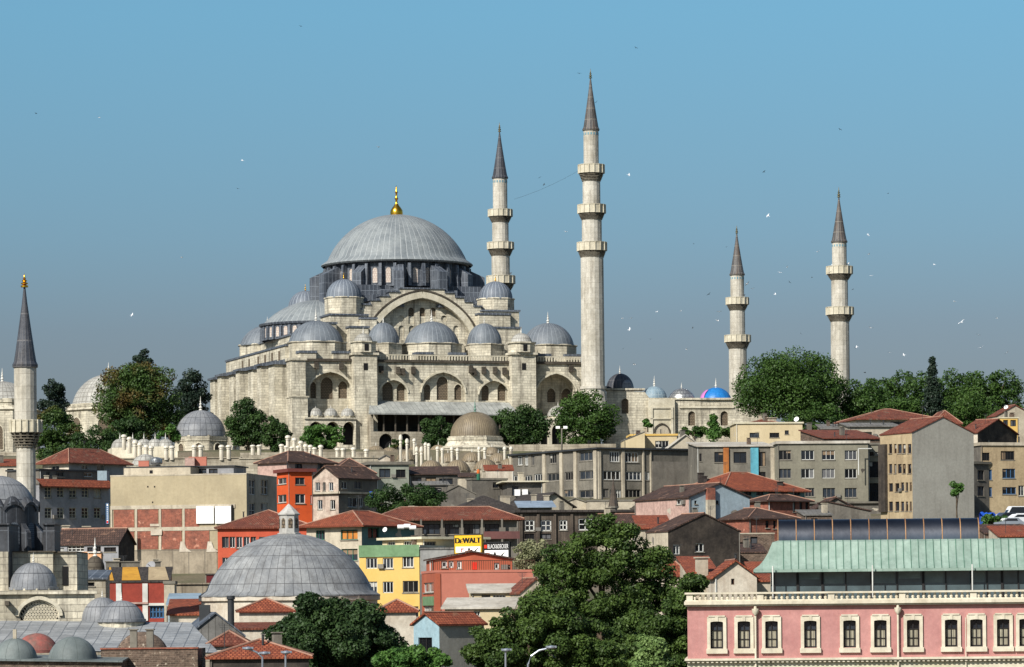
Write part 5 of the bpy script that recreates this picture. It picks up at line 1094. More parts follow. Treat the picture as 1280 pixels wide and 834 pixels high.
h = house('rooftop_room', 'low shadowed rooftop shed with glazing right of the pale upper storey', (239, 506), (292, -12), 584, M_bluegrey, ('flat', M_iron, .15, .3), d=6, base=P(239, 597, 504).z, win=[('f', g_([(246, 258), (261, 272)], [(586, 592)]), 'd')])
for i, (x0, x1, y, mm) in enumerate(((173, 186, 577, M_salmon), (231, 243, 573, M_pinkplaster), (236, 258, 572, M_salmon))):
    house('brick_parapet', ['short terracotta parapet left of the metal tank', 'short pink parapet behind the rooftop shed', 'long terracotta parapet below the paired chimneys'][i], (x0, 558 + i), (x1, 0), y, mm, ('flat', mm, .1, .02), d=1, cat='parapet')
p = P(195.5, 580, 540); m = MB(); m.lathe(p, [(0, 0), (.85, 0), (.9, .2), (.85, .7), (.3, .95), (0, 1)], 16); tag(m.build('water_tank', M_foil, None, org=p), 'small shiny water tank on the ochre building roof edge', 'tank')
m = MB(); a = P(196, 731, 402); b = P(272, 731, 402); m.prism([(a.x, 402), (b.x, 402), (b.x, 403), (a.x, 403)], 10, a.z); m.prism([(a.x, 401.8), (b.x, 401.8), (b.x, 403.2), (a.x, 403.2)], a.z + .003, a.z + .15); tag(m.build('retaining_wall', mat('old_cement'), None, org=(a.x, 402, 10)), 'streaked cement retaining wall below the brick party wall, left of the plated dome', 'wall')
# orange tower and its neighbours
h = house('orange_house', 'bright orange corner house with white windows and a maroon eave', (362, 560), (391, 22), 590, M_orange, ('flat', mat('maroon_eave', (118, 62, 54), (96, 50, 46)), .5, .45), lpx=346,
      win=[('l', [(347, 597, 358, 606), (347, 618, 358, 629)], 'w', dict(nv=1)), ('f', [(369, 597, 381, 606), (369, 617.5, 381.5, 629.5), (388, 598, 390.4, 607), (388, 619, 390.4, 630)], 'w', dict(nv=1))])
h = house('pale_house', 'pale pinkish attic under a low dark-brown roof behind the orange house', (360, 600), (418, 48), 577.5, M_pinkplaster, ('hip', M_tile_brown, 1.9, .5), lpx=322, win=[('f', [(369, 580, 378, 586), (397, 580, 408, 586)], 'd')])
h = house('old_house', 'old house with a pale peeling gable, brown roof and ledge beside the orange house', (423, 575), (472, 52), 597, M_concrete, ('gable', M_tile_brown, 1.7, .4, 'f'), lpx=391, side=mat('peeling_whitewash', (196, 180, 164), (166, 146, 132), streak=.4, nscale=.8, fine=.4),
      win=[('l', g_([(394, 400), (403.5, 407), (411, 416.5)], [(603, 614)]) + g_([(397, 403), (413, 419)], [(625, 637)]), 'w'), ('f', g_([(427, 434), (443, 452)], [(602, 611)]) + [(435, 622, 447, 634), (449, 622, 454, 634)], 'w')])
for fn in 'lf':
    fc = h['faces'][fn]; z = fc.hit(423, 617)[1]; m = MB(); m.obox(fc.p(-.3, z, 0.003), fc.u * (fc.L + .6), fc.n * .5, (0, 0, .3)); m.build('ledge', M_paleplaster, h['root'])
h = house('brown_roof_house', 'wide brown-tiled roof behind the old house, left of the greenish house', (415, 612), (468, 12), 592, M_concrete_dark, ('hip', M_tile_brown, 2.6, .4), d=11)
h = house('green_grey_house', 'greenish flat-roofed house with two dark windows in front of the white chimneys', (462, 615), (511, 12), 581, mat('sage_render', (146, 150, 136), (124, 128, 116), streak=.3), ('flat', M_concrete, .5, .35), d=12,
      win=[('f', [(474, 586, 488, 597), (495, 587, 507, 597)], 'd', dict(nv=1))])
p = P(481, 574, 621); h3 = house('roof_hut', 'tiny whitewashed hut on the greenish house roof', (474, 622), (490, 3), 574, M_whiteplaster, ('gable', M_roofgrey, .6, .2, 's'), d=3, base=P(474, 577, 622).z, win=[('f', [(478, 573, 486, 577)], 'd')])
h = house('workshop', 'dark cluttered workshop under a shallow brown roof right of the greenish house', (512, 618), (572, 3), 594, M_concrete_dark, ('shed', M_tile_brown, 1.6, .5), d=9, win=[('f', [(516, 597, 527, 604), (532, 597, 545, 605), (549, 598, 566, 606)], 'd')])
house('low_house', 'low whitewashed parapet wall with a strip of red tiles right of the workshop', (606, 650), (642, 3), 589, M_whiteplaster, ('shed', M_tile_bright, 1.1, .1), d=5)
h = house('block_hut', 'raw concrete block hut with one dark window below the brown domes', (590, 605), (634, 20), 600, M_concrete_dark, ('flat', M_concrete, .3, .12), lpx=583, win=[('f', [(616, 603, 623, 610)], 'd')], side=M_concrete)
h = house('gabled_shed', 'plain grey gabled shed left of the concrete block hut', (552, 585), (594, 3), 618, M_concrete_dark, ('gable', M_concrete, 1.3, .15, 's'), d=9)
h = house('balcony_house', 'shaded house with a cream awning and air conditioners beside the grey three-storey block', (634, 598), (678, 6), 603, M_concrete_dark, ('flat', M_cream, .22, .9), d=8, win=[('f', [(640, 608, 648, 620)], 'd')])
for x in (643, 652.5):
    fc = h['faces']['f']; slab(fc, x, 612, x + 7, 620, .5, 'air_conditioner', M_signwhite, h['root'])
h = house('dark_roof_house', 'low house under a broad dark roof with several stubby chimneys', (566, 560), (655, 8), 640, M_concrete_dark, ('hip', M_tile_dark, 2.6, .7), d=14)
for x, y in ((587, 624.5), (595, 624.5), (628, 621), (634, 621), (667, 619), (683, 620)): chimney(h['root'], x, y, 568, .75, 1.6)
h = house('tin_roof_house', 'attic with a bluish tin lean-to in front of the broad dark roof', (652, 556), (690, 3), 635, M_concrete_dark, ('shed', mat('blue_tin', (140, 156, 172), (112, 126, 142)), 1.1, .6), d=8)
h = house('dark_gable_house', 'second dark gabled roof, below the right half of the grey three-storey block', (668, 572), (716, 20), 633, M_paleplaster, ('gable', M_tile_dark, 2.0, .5, 's'), d=14)
h = house('low_house', 'wide low plaster gable under the grey three-storey block', (690, 590), (748, 3), 634, M_paleplaster, ('gable', M_concrete, 1.3, .2, 's'), d=6)
house('low_house', 'bare plaster wall with flat top behind the tiny spire', (735, 585), (800, 3), 627, M_paleplaster, ('flat', M_concrete, .25, .1), d=8)
# little spire among the roofs
p = P(767, 652, 540); rt = thing('small_minaret', 'tiny grey minaret with a weathered pointed cap among the roofs', 'minaret', (p.x, p.y, p.z - 6)); m = MB()
m.lathe((p.x, p.y, 0), [(.55, p.z - 6), (.55, P(767, 636, 540).z), (.75, P(767, 635, 540).z), (.75, P(767, 633, 540).z)], 10, sm=False); m.build('shaft', M_concrete, rt); m = MB()
m.lathe((p.x, p.y, 0), [(.72, P(767, 633, 540).z), (.5, P(767, 622, 540).z), (.12, P(767, 604, 540).z), (.02, P(767, 595, 540).z)], 10, sm=False); m.build('spire', M_wood, rt)
# wooden decayed block
h = house('wooden_house', 'decayed grey building with wooden pilasters and large old windows above the maple', (648, 530), (800, 6), 641, M_wood, ('flat', M_tile_dark, .35, .5), d=11,
      win=[('f', [(656, 650, 668, 664), (676, 650, 689, 664), (699, 650, 709, 663), (723, 648, 740, 663), (748, 649, 758, 664)], 'w', dict(nv=1, nh=1, fw=.16)), ('f', [(656, 667, 668, 674), (676, 667, 689, 674)], 'd')])
for x in (650, 671, 692, 713): slab(h['faces']['f'], x, 643, x + 3.5, 700, .3, 'pilaster', M_wood, h['root'])
p = P(598, 600, 600); m = MB(); m.lathe(p, [(0, 0), (.28, 0), (.28, .95), (.22, 1.0)], 12); m.lathe(p + Vector((0, 0, .99)), [(.22, 0), (.26, .06), (.26, .5), (.12, .68), (0, .7)], 12, mi=1); tag(m.build('drum', [mat('drum_green', (50, 110, 84), (40, 90, 70)), mat('drum_orange', (206, 106, 46), (190, 90, 40))], None, org=p), 'tall narrow drum, green below and orange on top, on the concrete hut roof', 'drum')
p = P(464, 622, 570); m = MB(); m.lathe(p, [(0, 0), (.3, 0), (.3, .9), (0, .95)], 12); tag(m.build('blue_barrel', mat('barrel_blue', (50, 84, 160), (40, 70, 140)), None, org=p), 'small blue barrel at the right end of the old peeling house', 'barrel')
house('lean_to', 'low dark lean-to with tin roof left of the gabled grey shed', (520, 600), (560, 5), 607, M_concrete_dark, ('shed', M_roofgrey, .7, .3), d=5, win=[('f', [(526, 610, 536, 618), (542, 610, 552, 618)], 'd')])
house('lean_to', 'rusty-roofed lean-to directly below the front row of brown domes', (556, 640), (592, -6), 597, M_paleplaster, ('shed', M_tile_brown, .8, .3), d=5, win=[('f', [(562, 599, 570, 606)], 'd')])
house('lean_to', 'plaster shed with flat roof squeezed between the pale attic and the greenish house', (440, 630), (470, 4), 583, M_paleplaster, ('flat', M_concrete, .25, .2), d=5, win=[('f', [(446, 586, 455, 592)], 'd')])
house('lean_to', 'small plaster house peeping between the wooden building and the pink plaster flank', (752, 500), (800, 5), 655, M_paleplaster, ('gable', M_tile_brown, 1.2, .3, 'f'), d=5, win=[('f', [(760, 658, 768, 668), (776, 658, 784, 668)], 'w')])
house('lean_to', 'tin-roofed shack between the two brick houses and the grey flank wall', (1006, 500), (1040, 8), 645, M_brick_old, ('shed', M_roofgrey, .8, .2), d=5, win=[('f', [(1014, 648, 1022, 655)], 'd')])
# long red roof house with veranda
h = house('veranda_house', 'long house under a dark-red hipped roof with a deep shaded veranda', (470, 505), (646, 4), 650, M_concrete_dark, ('hip', M_tile, 1.75, 1.0), d=7, win=[('f', g_([(528, 550), (556, 574), (580, 600), (606, 624)], [(655, 668)]), 'd', dict(nv=2))])
fc = h['faces']['f']
for x in (526, 552, 577, 602, 627):
    u, z = fc.hit(x, 660); m = MB(); q = fc.p(u, z - 4, .9); m.box(q, .25, .25, h['z1'] - z + 4); m.build('veranda_post', M_concrete, h['root'])
m = MB(); u0, z0 = fc.hit(604, 674); m.obox(fc.p(u0, z0, .95), fc.u * (fc.L - u0 + .3), fc.n * .12, (0, 0, 1.0)); m.build('railing', mat('faded_maroon', (112, 74, 70), (88, 60, 58)), h['root'])
for x, y in ((514, 633.5), (519, 634), (566, 638), (616, 639)): chimney(h['root'], x, y, 512, .6, 1.7)
# orange red long house + green-grey hipped house
h = house('orange_red_house', 'orange-red house with a row of dark windows behind the plated dome', (272, 470), (392, 0), 660, M_orangered, ('hip', M_tile, 2.3, .4), d=13,
      win=[('f', [(277.5, 671, 286, 685), (287, 671, 294, 685), (295.5, 671, 303, 685), (304.5, 671, 312, 685), (313.5, 671, 320, 685), (324, 671, 342, 685), (278, 697, 286, 712)], 'w', dict(nv=1, fw=.08))])
h = house('green_window_house', 'pale panelled house with green window frames under a bright orange hipped roof', (452, 448), (518, 58), 657, M_teal, ('hip', M_tile_bright, 1.9, .8), lpx=383, side=M_paleplaster,
      win=[('l', [(395, 663, 406, 675), (426, 662, 447, 675), (427, 686, 447, 701)], 'g', dict(nv=2)), ('f', [(460, 660, 474, 673)], 'g')])
for x0, x1 in ((427.5, 433.5), (434.5, 440), (441, 446.5)):
    fl = h['faces']['l']; u0, za = fl.hit(x0, 674.5); u1, zb_ = fl.hit(x1, 664); m = MB(); m.obox(fl.p(u0, za, -.2), fl.u * (u1 - u0), fl.n * .04, (0, 0, zb_ - za)); m.build('orange_blind', mat('orange_cloth', (190, 124, 56), (164, 100, 44)), h['root'])
# yellow building
h = house('yellow_building', 'bright yellow building with a green band and white-framed windows', (524, 425), (556, 72), 684, mat('grey_plaster_smooth', (150, 150, 146), (132, 132, 130), streak=.3), ('flat', M_cream, .25, .1), lpx=449, side=M_yellow,
      win=[('l', g_([(457.5, 471.5), (478.5, 491.5)], [(697.5, 711), (727, 741.5)]) + [(503, 695, 517, 709.5), (503.5, 726, 524, 741), (505, 758, 524, 772)], 'w', dict(nv=2, nh=0, fw=.1))])
fl = h['faces']['l']; L_ = fl.L
m = MB(); z1 = h['z1']; z0 = fl.hit(500, 696)[1]; m.obox(fl.p(-.02, z0, .003), fl.u * (L_ + .05), fl.n * .12, (0, 0, z1 - z0 + .28)); m.build('green_band', M_green, h['root'])
h = house('roof_storey', 'pale yellow rooftop storey with a white cornice slab, left of the yellow sign', (528, 432), (606, 38), 674, M_creamwall, ('flat', M_cream, .28, .5), lpx=478, base=P(528, 684, 432).z - .5, side=M_creamwall,
      win=[('l', [(484, 677, 494, 686), (504, 676, 516, 685)], 'w', dict(nv=3)), ('f', [(530, 677, 545, 686)], 'w', dict(nv=3))])
h = house('grey_house', 'plain grey rendered side block below the yellow sign', (526, 424), (628, 6), 687, mat('pale_grey_render', (160, 160, 156), (140, 140, 138), streak=.25), ('flat', M_roofgrey, .2, .1), d=9)
# terracotta / salmon building
h = house('salmon_building', 'salmon-pink building with a blank side wall and a narrow windowed strip', (544, 385), (668, 8), 716, M_salmon, ('flat', M_salmon, .25, .05), d=9, lpx=527, side=M_terracotta,
      win=[('l', [(529.5, 728, 542, 741), (529.5, 758, 542, 774)], 'w', dict(nv=1))])
SAL = h
slab(h['faces']['l'], 529, 746, 542.5, 757, .08, 'green_panel', M_green, h['root'])
slab(h['faces']['f'], 544, 717, 551, 790, .1, 'dark_strip', M_terracotta, h['root'])
h = house('penthouse', 'dark orange rooftop room with small white windows and a shallow sloping roof', (539, 392), (640, 5), 700, M_terracotta, ('gable', M_tile_brown, .75, .3, 's'), d=8, base=P(539, 714, 392).z,
      win=[('f', [(551.5, 701, 559, 710), (561, 701, 567, 710), (571, 701, 577, 711), (617.5, 703.5, 624, 712), (631, 706, 638, 713)], 'w', dict(nv=0, fw=.16))])
slab(h['faces']['f'], 590, 703, 596, 712, .05, 'red_door', M_signred, h['root'])
m = MB(); a = SAL['a'] + Vector((0, 0, SAL['z1'] + .26)); b = SAL['b'] + Vector((0, 0, SAL['z1'] + .26))
for i in range(46): q = a + (b - a) * i / 45; m.bar(q, q + Vector((0, 0, .95)), .05)
m.bar(a + Vector((0, 0, .95)), b + Vector((0, 0, .95)), .07); rt = thing('terrace_railing', 'rusty red railing along the salmon building roof terrace', 'railing', a); m.build('railing_bars', M_brownframe, rt)
# cream white-roofed house
h = house('cream_house', 'cream bungalow with two broad white roof planes right of the salmon wall', (556, 352), (640, -4), 762, M_creamwall, ('shed', M_roofwhite, .95, .35), d=6, win=[('f', [(561, 765, 574, 771), (585, 764, 600, 771)], 'w', dict(nv=3))])
h = house('cream_house', 'upper cream house with a sloping white roof and broken side gable', (589, 362), (646, 3), 742, M_creamwall, ('shed', M_roofwhite, .8, .3), d=5, win=[('f', [(602, 743, 613, 748), (616, 741, 632, 748)], 'w', dict(nv=3))])
h = house('ruined_gable_house', 'crumbling plaster gable with red tiles half behind the large maple', (650, 358), (690, 12), 742, M_paleplaster, ('gable', M_tile, 1.3, .15, 's'), d=6)
h = house('blue_gable_house', 'small light-blue gabled house with red tiles and a plain grey flank', (549, 325), (605, 44), 781, M_render_grey, ('gable', M_tile_bright, .9, .25, 'f'), lpx=517, side=M_lightblue,
      win=[('l', [(523, 797, 540, 818)], 'd', dict(nv=1))])
for nm, x in (('corner_board', 547.5), ('corner_board', 518)): pass
# --- right middle
h = house('teal_house', 'low teal-walled house under a large red hipped roof', (905, 548), (1006, 35), 613, M_teal, ('hip', M_tile_bright, 2.9, .7), lpx=842, win=[('f', g_(LC(915, 1000, 6, 9), [(614.5, 619)]), 'd')])
for x, y in ((876, 592), (880, 596), (975, 603)): chimney(h['root'], x, y, 556, .8, 1.4, M_tile_dark)
h = house('pink_plaster_house', 'house with a pink plaster flank, pale blue gables and a dark brown roof', (861, 470), (937, 26), 622, M_bluewall, ('gable', M_tile_brown, 1.7, .25, 's'), lpx=794, side=M_pinkplaster,
      win=[('l', [(845, 624, 853, 631)], 'w', dict(nv=1)), ('f', [(868, 626, 871, 630), (895, 626, 898, 630)], 'd')])
fr = h['faces']['f']; slab(fr, 882, 610, 892, 646, .5, 'chimney_breast', M_brick, h['root']); slab(fr, 882, 625, 892, 648, .52, 'chimney_breast', M_paleplaster, h['root'], .01); slab(fr, 882, 646, 892, 655, .05, 'doorway', M_black, h['root'])
h = house('brick_house', 'upper dark-red brick house with tiled hipped roof beside the pale blue gable', (960, 508), (1012, 35), 626, M_brick, ('hip', M_tile_brown, .9, .5), lpx=936, win=[('f', g_([(991, 994.5), (999.5, 1003), (1007, 1010.5)], [(626, 640)]), 'd', dict(nv=0))])
h = house('brick_house', 'lower dark-red brick house with tiled hipped roof beside the dark steel barrel roof', (936, 466), (996, 30), 648, M_brick, ('hip', M_tile_brown, 1.4, .4), d=11, win=[('f', [(957, 651, 961, 660), (966.5, 651, 970, 661), (986, 652, 990, 661)], 'd')])
h = house('ridge_house', 'grey lean roofs with pale ridges below the olive-grey block', (1010, 545), (1080, 3), 642, M_concrete_dark, ('gable', M_tile_brown, 2.2, .4, 's'), d=12)
h = house('grey_flank_house', 'grey flank wall with sloping top right of the brown ridge roof', (1035, 530), (1088, 3), 640, M_concrete_dark, ('shed', M_tile_brown, 1.4, .2, 'l'), d=10)
h = house('sooty_house', 'soot-blackened house with a stepped gable and two bright windows', (835, 410), (925, 26), 665, M_soot, ('gable', M_tile_brown, 1.9, .1, 's'), d=11, lpx=808, side=M_paleplaster,
      win=[('f', [(866, 657, 874.5, 664), (841.5, 681, 850, 693), (869, 679, 880, 690)], 'w', dict(nv=1)), ('l', [(814, 661, 830, 667)], 'w', dict(nv=2))])
h = house('red_roof_lean_to', 'small bright red roof slope left of the soot-blackened house', (800, 420), (838, 3), 662, M_paleplaster, ('shed', M_tile_bright, 1.6, .3), d=7)
h = house('ruin', 'crumbling roofless ruin between the soot-blackened house and the copper roof', (912, 432), (968, 3), 668, M_brick_old, ('flat', M_paleplaster, .15, .05), d=8, win=[('f', [(925, 678, 931, 688), (938, 671, 947, 680)], 'd', dict(nv=0))])
h = house('low_ruin', 'low crumbling wall with rubble in front of the roofless ruin', (905, 420), (958, 3), 692, M_brick_old, ('shed', M_tile_brown, 1.0, .1), d=6)
h = house('whitewashed_house', 'whitewashed house with a sloping red roof just left of the copper roof', (893, 335), (946, 3), 722, M_whiteplaster, ('gable', M_tile_bright, 1.4, .3, 's'), d=8, win=[('f', [(914, 722, 918, 731)], 'b', dict(nv=0))])
h = house('red_roof_house', 'low red-roofed plaster house between the maple and the whitewashed house', (862, 342), (895, 3), 718, M_paleplaster, ('shed', M_tile_bright, 1.6, .3), d=9)
chimney(h['root'], 877, 698, 342, 1.0, 1.8, M_paleplaster)
house('red_roof_house', 'red-tiled house corner showing under the left eave of the copper roof', (946, 338), (968, 3), 728, M_paleplaster, ('shed', M_tile_bright, 1.8, .2), d=8)
house('red_roof_house', 'red tiled roof glimpsed through the right edge of the maple', (822, 352), (862, 3), 720, M_whiteplaster, ('hip', M_tile_bright, 1.6, .2), d=9)
# right edge: street with cars, tarp
h = house('red_roof_house', 'low brownish tiled roof under the parked cars at the right edge', (1232, 455), (1290, 3), 668, M_brick_old, ('shed', M_tile_brown, 1.2, .2), d=7)
h = house('red_roof_house', 'bright red roof corner behind the copper roof at the right edge', (1250, 420), (1300, 3), 672, M_paleplaster, ('shed', M_tile_bright, 1.3, .2), d=7)
m = MB(); a = P(1222, 652, 500); b = P(1300, 652, 500); m.prism([(a.x, 496), (b.x, 494), (b.x, 530), (a.x, 530)], 20, P(1250, 657, 500).z); tag(m.build('retaining_wall', M_concrete, None, org=(a.x, 500, 20)), 'retaining wall carrying the parking lot at the right edge', 'wall')
p = P(1245, 644, 512); rt = thing('tarpaulin_stall', 'stall covered by a crumpled bright blue tarpaulin', 'stall', (p.x, p.y, p.z - 1)); m = MB(); n = 14
r9 = random.Random(5); hh = [[.9 + r9.uniform(-.25, .25) - .5 * abs(j / 4 - .5) for j in range(6)] for i in range(n + 1)]
for i in range(n):
    for j in range(5):
        f = lambda a, b_: (p.x - 2.0 + 4.2 * a / n, p.y + b_ * .6, p.z - .6 + hh[a][b_])
        m.poly([f(i, j), f(i + 1, j), f(i + 1, j + 1), f(i, j + 1)])
m.prism([(p.x - 1.9, p.y + .05), (p.x + 2.1, p.y + .05), (p.x + 2.1, p.y + 2.9), (p.x - 1.9, p.y + 2.9)], p.z - 1.4, p.z - .1); m.build('tarpaulin', M_tarp, rt)
def car(label, px, py, Y, rz, c, van=False):
    p = P(px, py, Y); rt = thing('van' if van else 'parked_car', label, 'van' if van else 'car', p, None); m = MB(); ca, sa = math.cos(rz), math.sin(rz)
    def w(x, y, z): return (p.x + x * ca - y * sa, p.y + x * sa + y * ca, p.z + z)
    L, H = (4.8, 1.95) if van else (4.2, 1.42)
    low = [(-L / 2, .3), (L / 2, .3), (L / 2, .75), (L / 2 - .1, .85), (L / 2 - 1.0, .95), (-L / 2 + (.1 if van else .5), .98), (-L / 2, .8)]
    up = [(-L / 2 + .1, .95), (L / 2 - 1.1, .95), (L / 2 - 1.75, H), (-L / 2 + .25, H)] if van else [(-L / 2 + .4, .96), (L / 2 - 1.05, .95), (L / 2 - 1.8, H), (-L / 2 + 1.0, H)]
    for prof, hw in ((low, .85), (up, .74)):
        for sg in (-1, 1): m.poly([w(x, sg * hw, z) for x, z in prof])
        for i in range(len(prof)): a, b = prof[i], prof[(i + 1) % len(prof)]; m.poly([w(a[0], -hw, a[1]), w(b[0], -hw, b[1]), w(b[0], hw, b[1]), w(a[0], hw, a[1])])
    m.build('body', c, rt); g = MB()
    zz0, zz1 = 1.0, H - .1
    for sg in (-1, 1): g.poly([w(-L / 2 + (.5 if van else 1.0), sg * .755, zz0), (w(L / 2 - 1.35, sg * .755, zz0)), w(L / 2 - 1.85, sg * .755, zz1), w(-L / 2 + (.5 if van else 1.15), sg * .755, zz1)])
    g.build('side_windows' if False else 'window', GLASS[0], rt)
    g = MB(); g.poly([w(L / 2 - 1.13, -.66, 1.0), w(L / 2 - 1.13, .66, 1.0), w(L / 2 - 1.70, .66, H - .08), w(L / 2 - 1.70, -.66, H - .08)]); g.build('windscreen', GLASS[2], rt)
    for x in (-L / 2 + .85, L / 2 - .85):
        for sg in (-1, 1):
            wmb = MB(); c0 = Vector(w(x, sg * .78, .32)); ax = Vector((-sa, ca, 0)) * sg * .1; wmb.tube([c0 - ax, c0 + ax], .32, 14); wmb.poly([c0 + ax + Vector((ca * math.cos(k * .6283) * .32, sa * math.cos(k * .6283) * .32, math.sin(k * .6283) * .32)) for k in range(10)]); wmb.build('wheel', M_signblack, rt)
M_carwhite = mat('car_white', (226, 228, 230), (216, 218, 220), rough=.3, fine=0, spec=.5); M_carsilver = mat('car_silver', (150, 156, 164), (140, 146, 154), rough=.3, metal=.5, fine=0); M_cardark = mat('car_dark', (60, 66, 78), (50, 56, 66), rough=.3, fine=0)
car('white hatchback parked in front of the blue tarpaulin at the right edge', 1271, 656, 500, R(200), M_carwhite)
car('white van behind the parked white hatchback', 1268, 651, 510, R(190), M_carwhite, True)
car('silver car parked lowest, right of the round bush', 1262, 661, 497, R(175), M_carsilver)
car('dark car half hidden between the round bush and the white hatchback', 1256, 654, 505, R(200), M_cardark)
# street seen behind
# ---------------------------------------------------------------- left foreground: domed mosque with a minaret, hamam, pink building
minaret('minaret', 'single-balconied fluted minaret with gold finial at the left, nearest of all', 33.5, 357, 456, 341, 14.0, [(525, 541, 562, 19.5, 11.8)], 690, 330, cone=M_lead_cone_dark, fin=M_gold, sides=16)
Yl = 300
# big dome with scalloped drum at the left edge
p = P(-1, 643, Yl + 14); rt = thing('scalloped_dome_mosque', 'nearer lead-domed mosque with a scalloped drum cornice at the left edge', 'mosque', (p.x, p.y, 10)); s = ppm(Yl + 14)
def zl(y, Y=Yl): return P(40, y, Y).z
dome(rt, (p.x, p.y, p.z), 47 * s, 3.2, M_lead_grey, 64, 40, None, None, name='main_dome', lip=.02)
m = MB(); R0 = 49 * s; n = 96
top = lambda k: zl(640, Yl + 14) + .55 * abs(math.cos(k / n * math.pi * 12)) ** .7
for k in range(n):
    a0, a1 = 2 * math.pi * k / n, 2 * math.pi * (k + 1) / n
    f = lambda a, z, r: (p.x + r * math.cos(a), p.y + r * math.sin(a), z)
    m.poly([f(a0, zl(700), R0), f(a1, zl(700), R0), f(a1, top(k + 1), R0), f(a0, top(k), R0)]); m.poly([f(a0, top(k), R0 * 1.04), f(a1, top(k + 1), R0 * 1.04), f(a1, top(k + 1) + .25, R0 * 1.04), f(a0, top(k) + .25, R0 * 1.04)]); m.poly([f(a0, top(k), R0), f(a1, top(k + 1), R0), f(a1, top(k + 1), R0 * 1.04), f(a0, top(k), R0 * 1.04)]); m.poly([f(a0, top(k) + .25, R0 * 1.04), f(a1, top(k + 1) + .25, R0 * 1.04), f(a1, top(k + 1) + .7, R0 * .88), f(a0, top(k) + .7, R0 * .88)])
M_leaddark = mat('lead_sooty_shaded', (70, 73, 78), (48, 50, 55), rough=.6, brick=(.9, 2.2, .05, (86, 90, 96), 0, .2), streak=.3, bump=.3)  # sooty lead with the drum's unlit tone put into the colour too
dr = m.build('drum', M_leaddark, rt)
for k in range(12):
    a = 2 * math.pi * (k + .5) / 12; a = 2 * math.pi * k / 12; nr = Vector((math.cos(a), math.sin(a), 0)); t = Vector((-nr.y, nr.x, 0)); c0 = Vector((p.x, p.y, 0)) + nr * (R0 + .04)
    if nr.y > .4: continue
    g = MB(); g.poly([c0 + t * q[0] + Vector((0, 0, q[1])) for q in arch(-.42, .42, zl(682), zl(655), .42, 8, False)]); g.build('window', mat('drum_lattice', (66, 74, 84), (50, 56, 64), brick=(.16, .16, .03, (104, 112, 120), .5, .1)), dr)
    a2 = a + math.pi / 12; nr = Vector((math.cos(a2), math.sin(a2), 0)); t = Vector((-nr.y, nr.x, 0)) * .22; b0 = Vector((p.x, p.y, 0)) + nr * R0
    A = [b0 - t + Vector((0, 0, zl(700))), b0 + nr * .9 - t + Vector((0, 0, zl(700))), b0 + nr * .7 - t + Vector((0, 0, zl(662))), b0 - t + Vector((0, 0, zl(650)))]; B = [q + t * 2 for q in A]; f = MB(); f.poly(A); f.poly(B)
    for i in range(4): f.poly([A[i], A[(i + 1) % 4], B[(i + 1) % 4], B[i]])
    f.build('drum_buttress', M_leaddark, dr)
def pbox(m, x0, x1, y0, y1, Y, D, mi=0):
    a, b = P(x0, y0, Y), P(x1, y0, Y); m.prism([(a.x, Y), (b.x, Y), (b.x, Y + D), (a.x, Y + D)], P(x0, y1, Y).z, a.z, mi=mi); return a, b
for x0, x1, y0, y1, Y, D in ((-10, 11, 656, 735, Yl + 3, 6), (54, 68, 656, 700, Yl + 6, 4)):
    m = MB(); pbox(m, x0, x1, y0, y1, Y, D); pbox(m, x0 - 1, x1 + 1, y0 - 1.5, y0, Y - .2, D + .4); m.build('weight_tower', M_leaddark, rt)
m = MB(); pbox(m, -30, 10, 690, 760, Yl + 2.5, 14); pbox(m, 10, 66, 690, 760, Yl + 5, 10); pbox(m, 66, 96, 691, 740, Yl + 6, 8); m.build('upper_wall', M_stone, rt)
m = MB(); pbox(m, 9, 69, 689, 690.5, Yl + 4.8, 10.4); pbox(m, 66, 96, 689.5, 691, Yl + 5.8, 8); m.build('cornice', M_stone_dark, rt)
m = MB(); pbox(m, 78, 85, 708, 732, Yl + 5.93, .05); m.build('doorway', M_black, rt)
# lower wall with the lattice lunette
a = P(-30, 742, Yl); b = P(118, 741, Yl + 1); fr = Face(a, b); zt = zl(743)
m = MB(); uc = fr.hit(49, 770)[0]; ul = fr.hit(25.5, 770)[0]; ur = fr.hit(72.5, 770)[0]; h0 = arch(ul, ur, zl(775.5), zl(770), zl(752) - zl(770), 16)
facade(m, fr, rect(0, fr.L, 8, zt), [h0], .3); m.poly([fr.p(0, zt), fr.p(fr.L, zt), fr.p(fr.L, zt, -6), fr.p(0, zt, -6)]); m.poly([fr.p(fr.L, 8), fr.p(fr.L, zt), fr.p(fr.L, zt, -6), fr.p(fr.L, 8, -6)])
m.obox(fr.p(-.2, zt + .004, .35), fr.u * (fr.L + .4), fr.n * -6.5, (0, 0, .3)); lw = m.build('front_wall', M_stone, rt)
g = MB(); g.poly([fr.p(u, z, -.28) for u, z in h0]); lun = g.build('lattice_window', M_black, rt)
# plaster lattice with round-ish holes: hex grid of short bars
g = MB(); st = .25; zz = zl(775); rowi = 0; halfw = (ur - ul) / 2; hh_ = zl(752) - zl(775.5)
while zz < zl(752):
    x = ul + (st * .5 if rowi % 2 else 0)
    while x < ur:
        fx = (x - uc) / halfw; 
        if (zz - zl(775.5)) / hh_ < math.sqrt(max(0, 1 - fx * fx)) - .02:
            for (dx, dz) in ((st * .5, st * .87), (-st * .5, st * .87), (st, 0)):
                g.bar(fr.p(x, zz, -.2), fr.p(x + dx, zz + dz, -.2), .075, .06)
        x += st
    zz += st * .87; rowi += 1
g.build('lattice', M_lattice_white, lun)
t = MB(); h1 = arch(ul - .25, ur + .25, zl(775.5), zl(770), zl(752) - zl(770) + .3, 16)
for i in range(2, len(h1) - 1): t.bar(fr.p(*h1[i], .05), fr.p(*h1[i + 1], .05), .3)
t.build('arch_trim', M_stone_pale, lun)
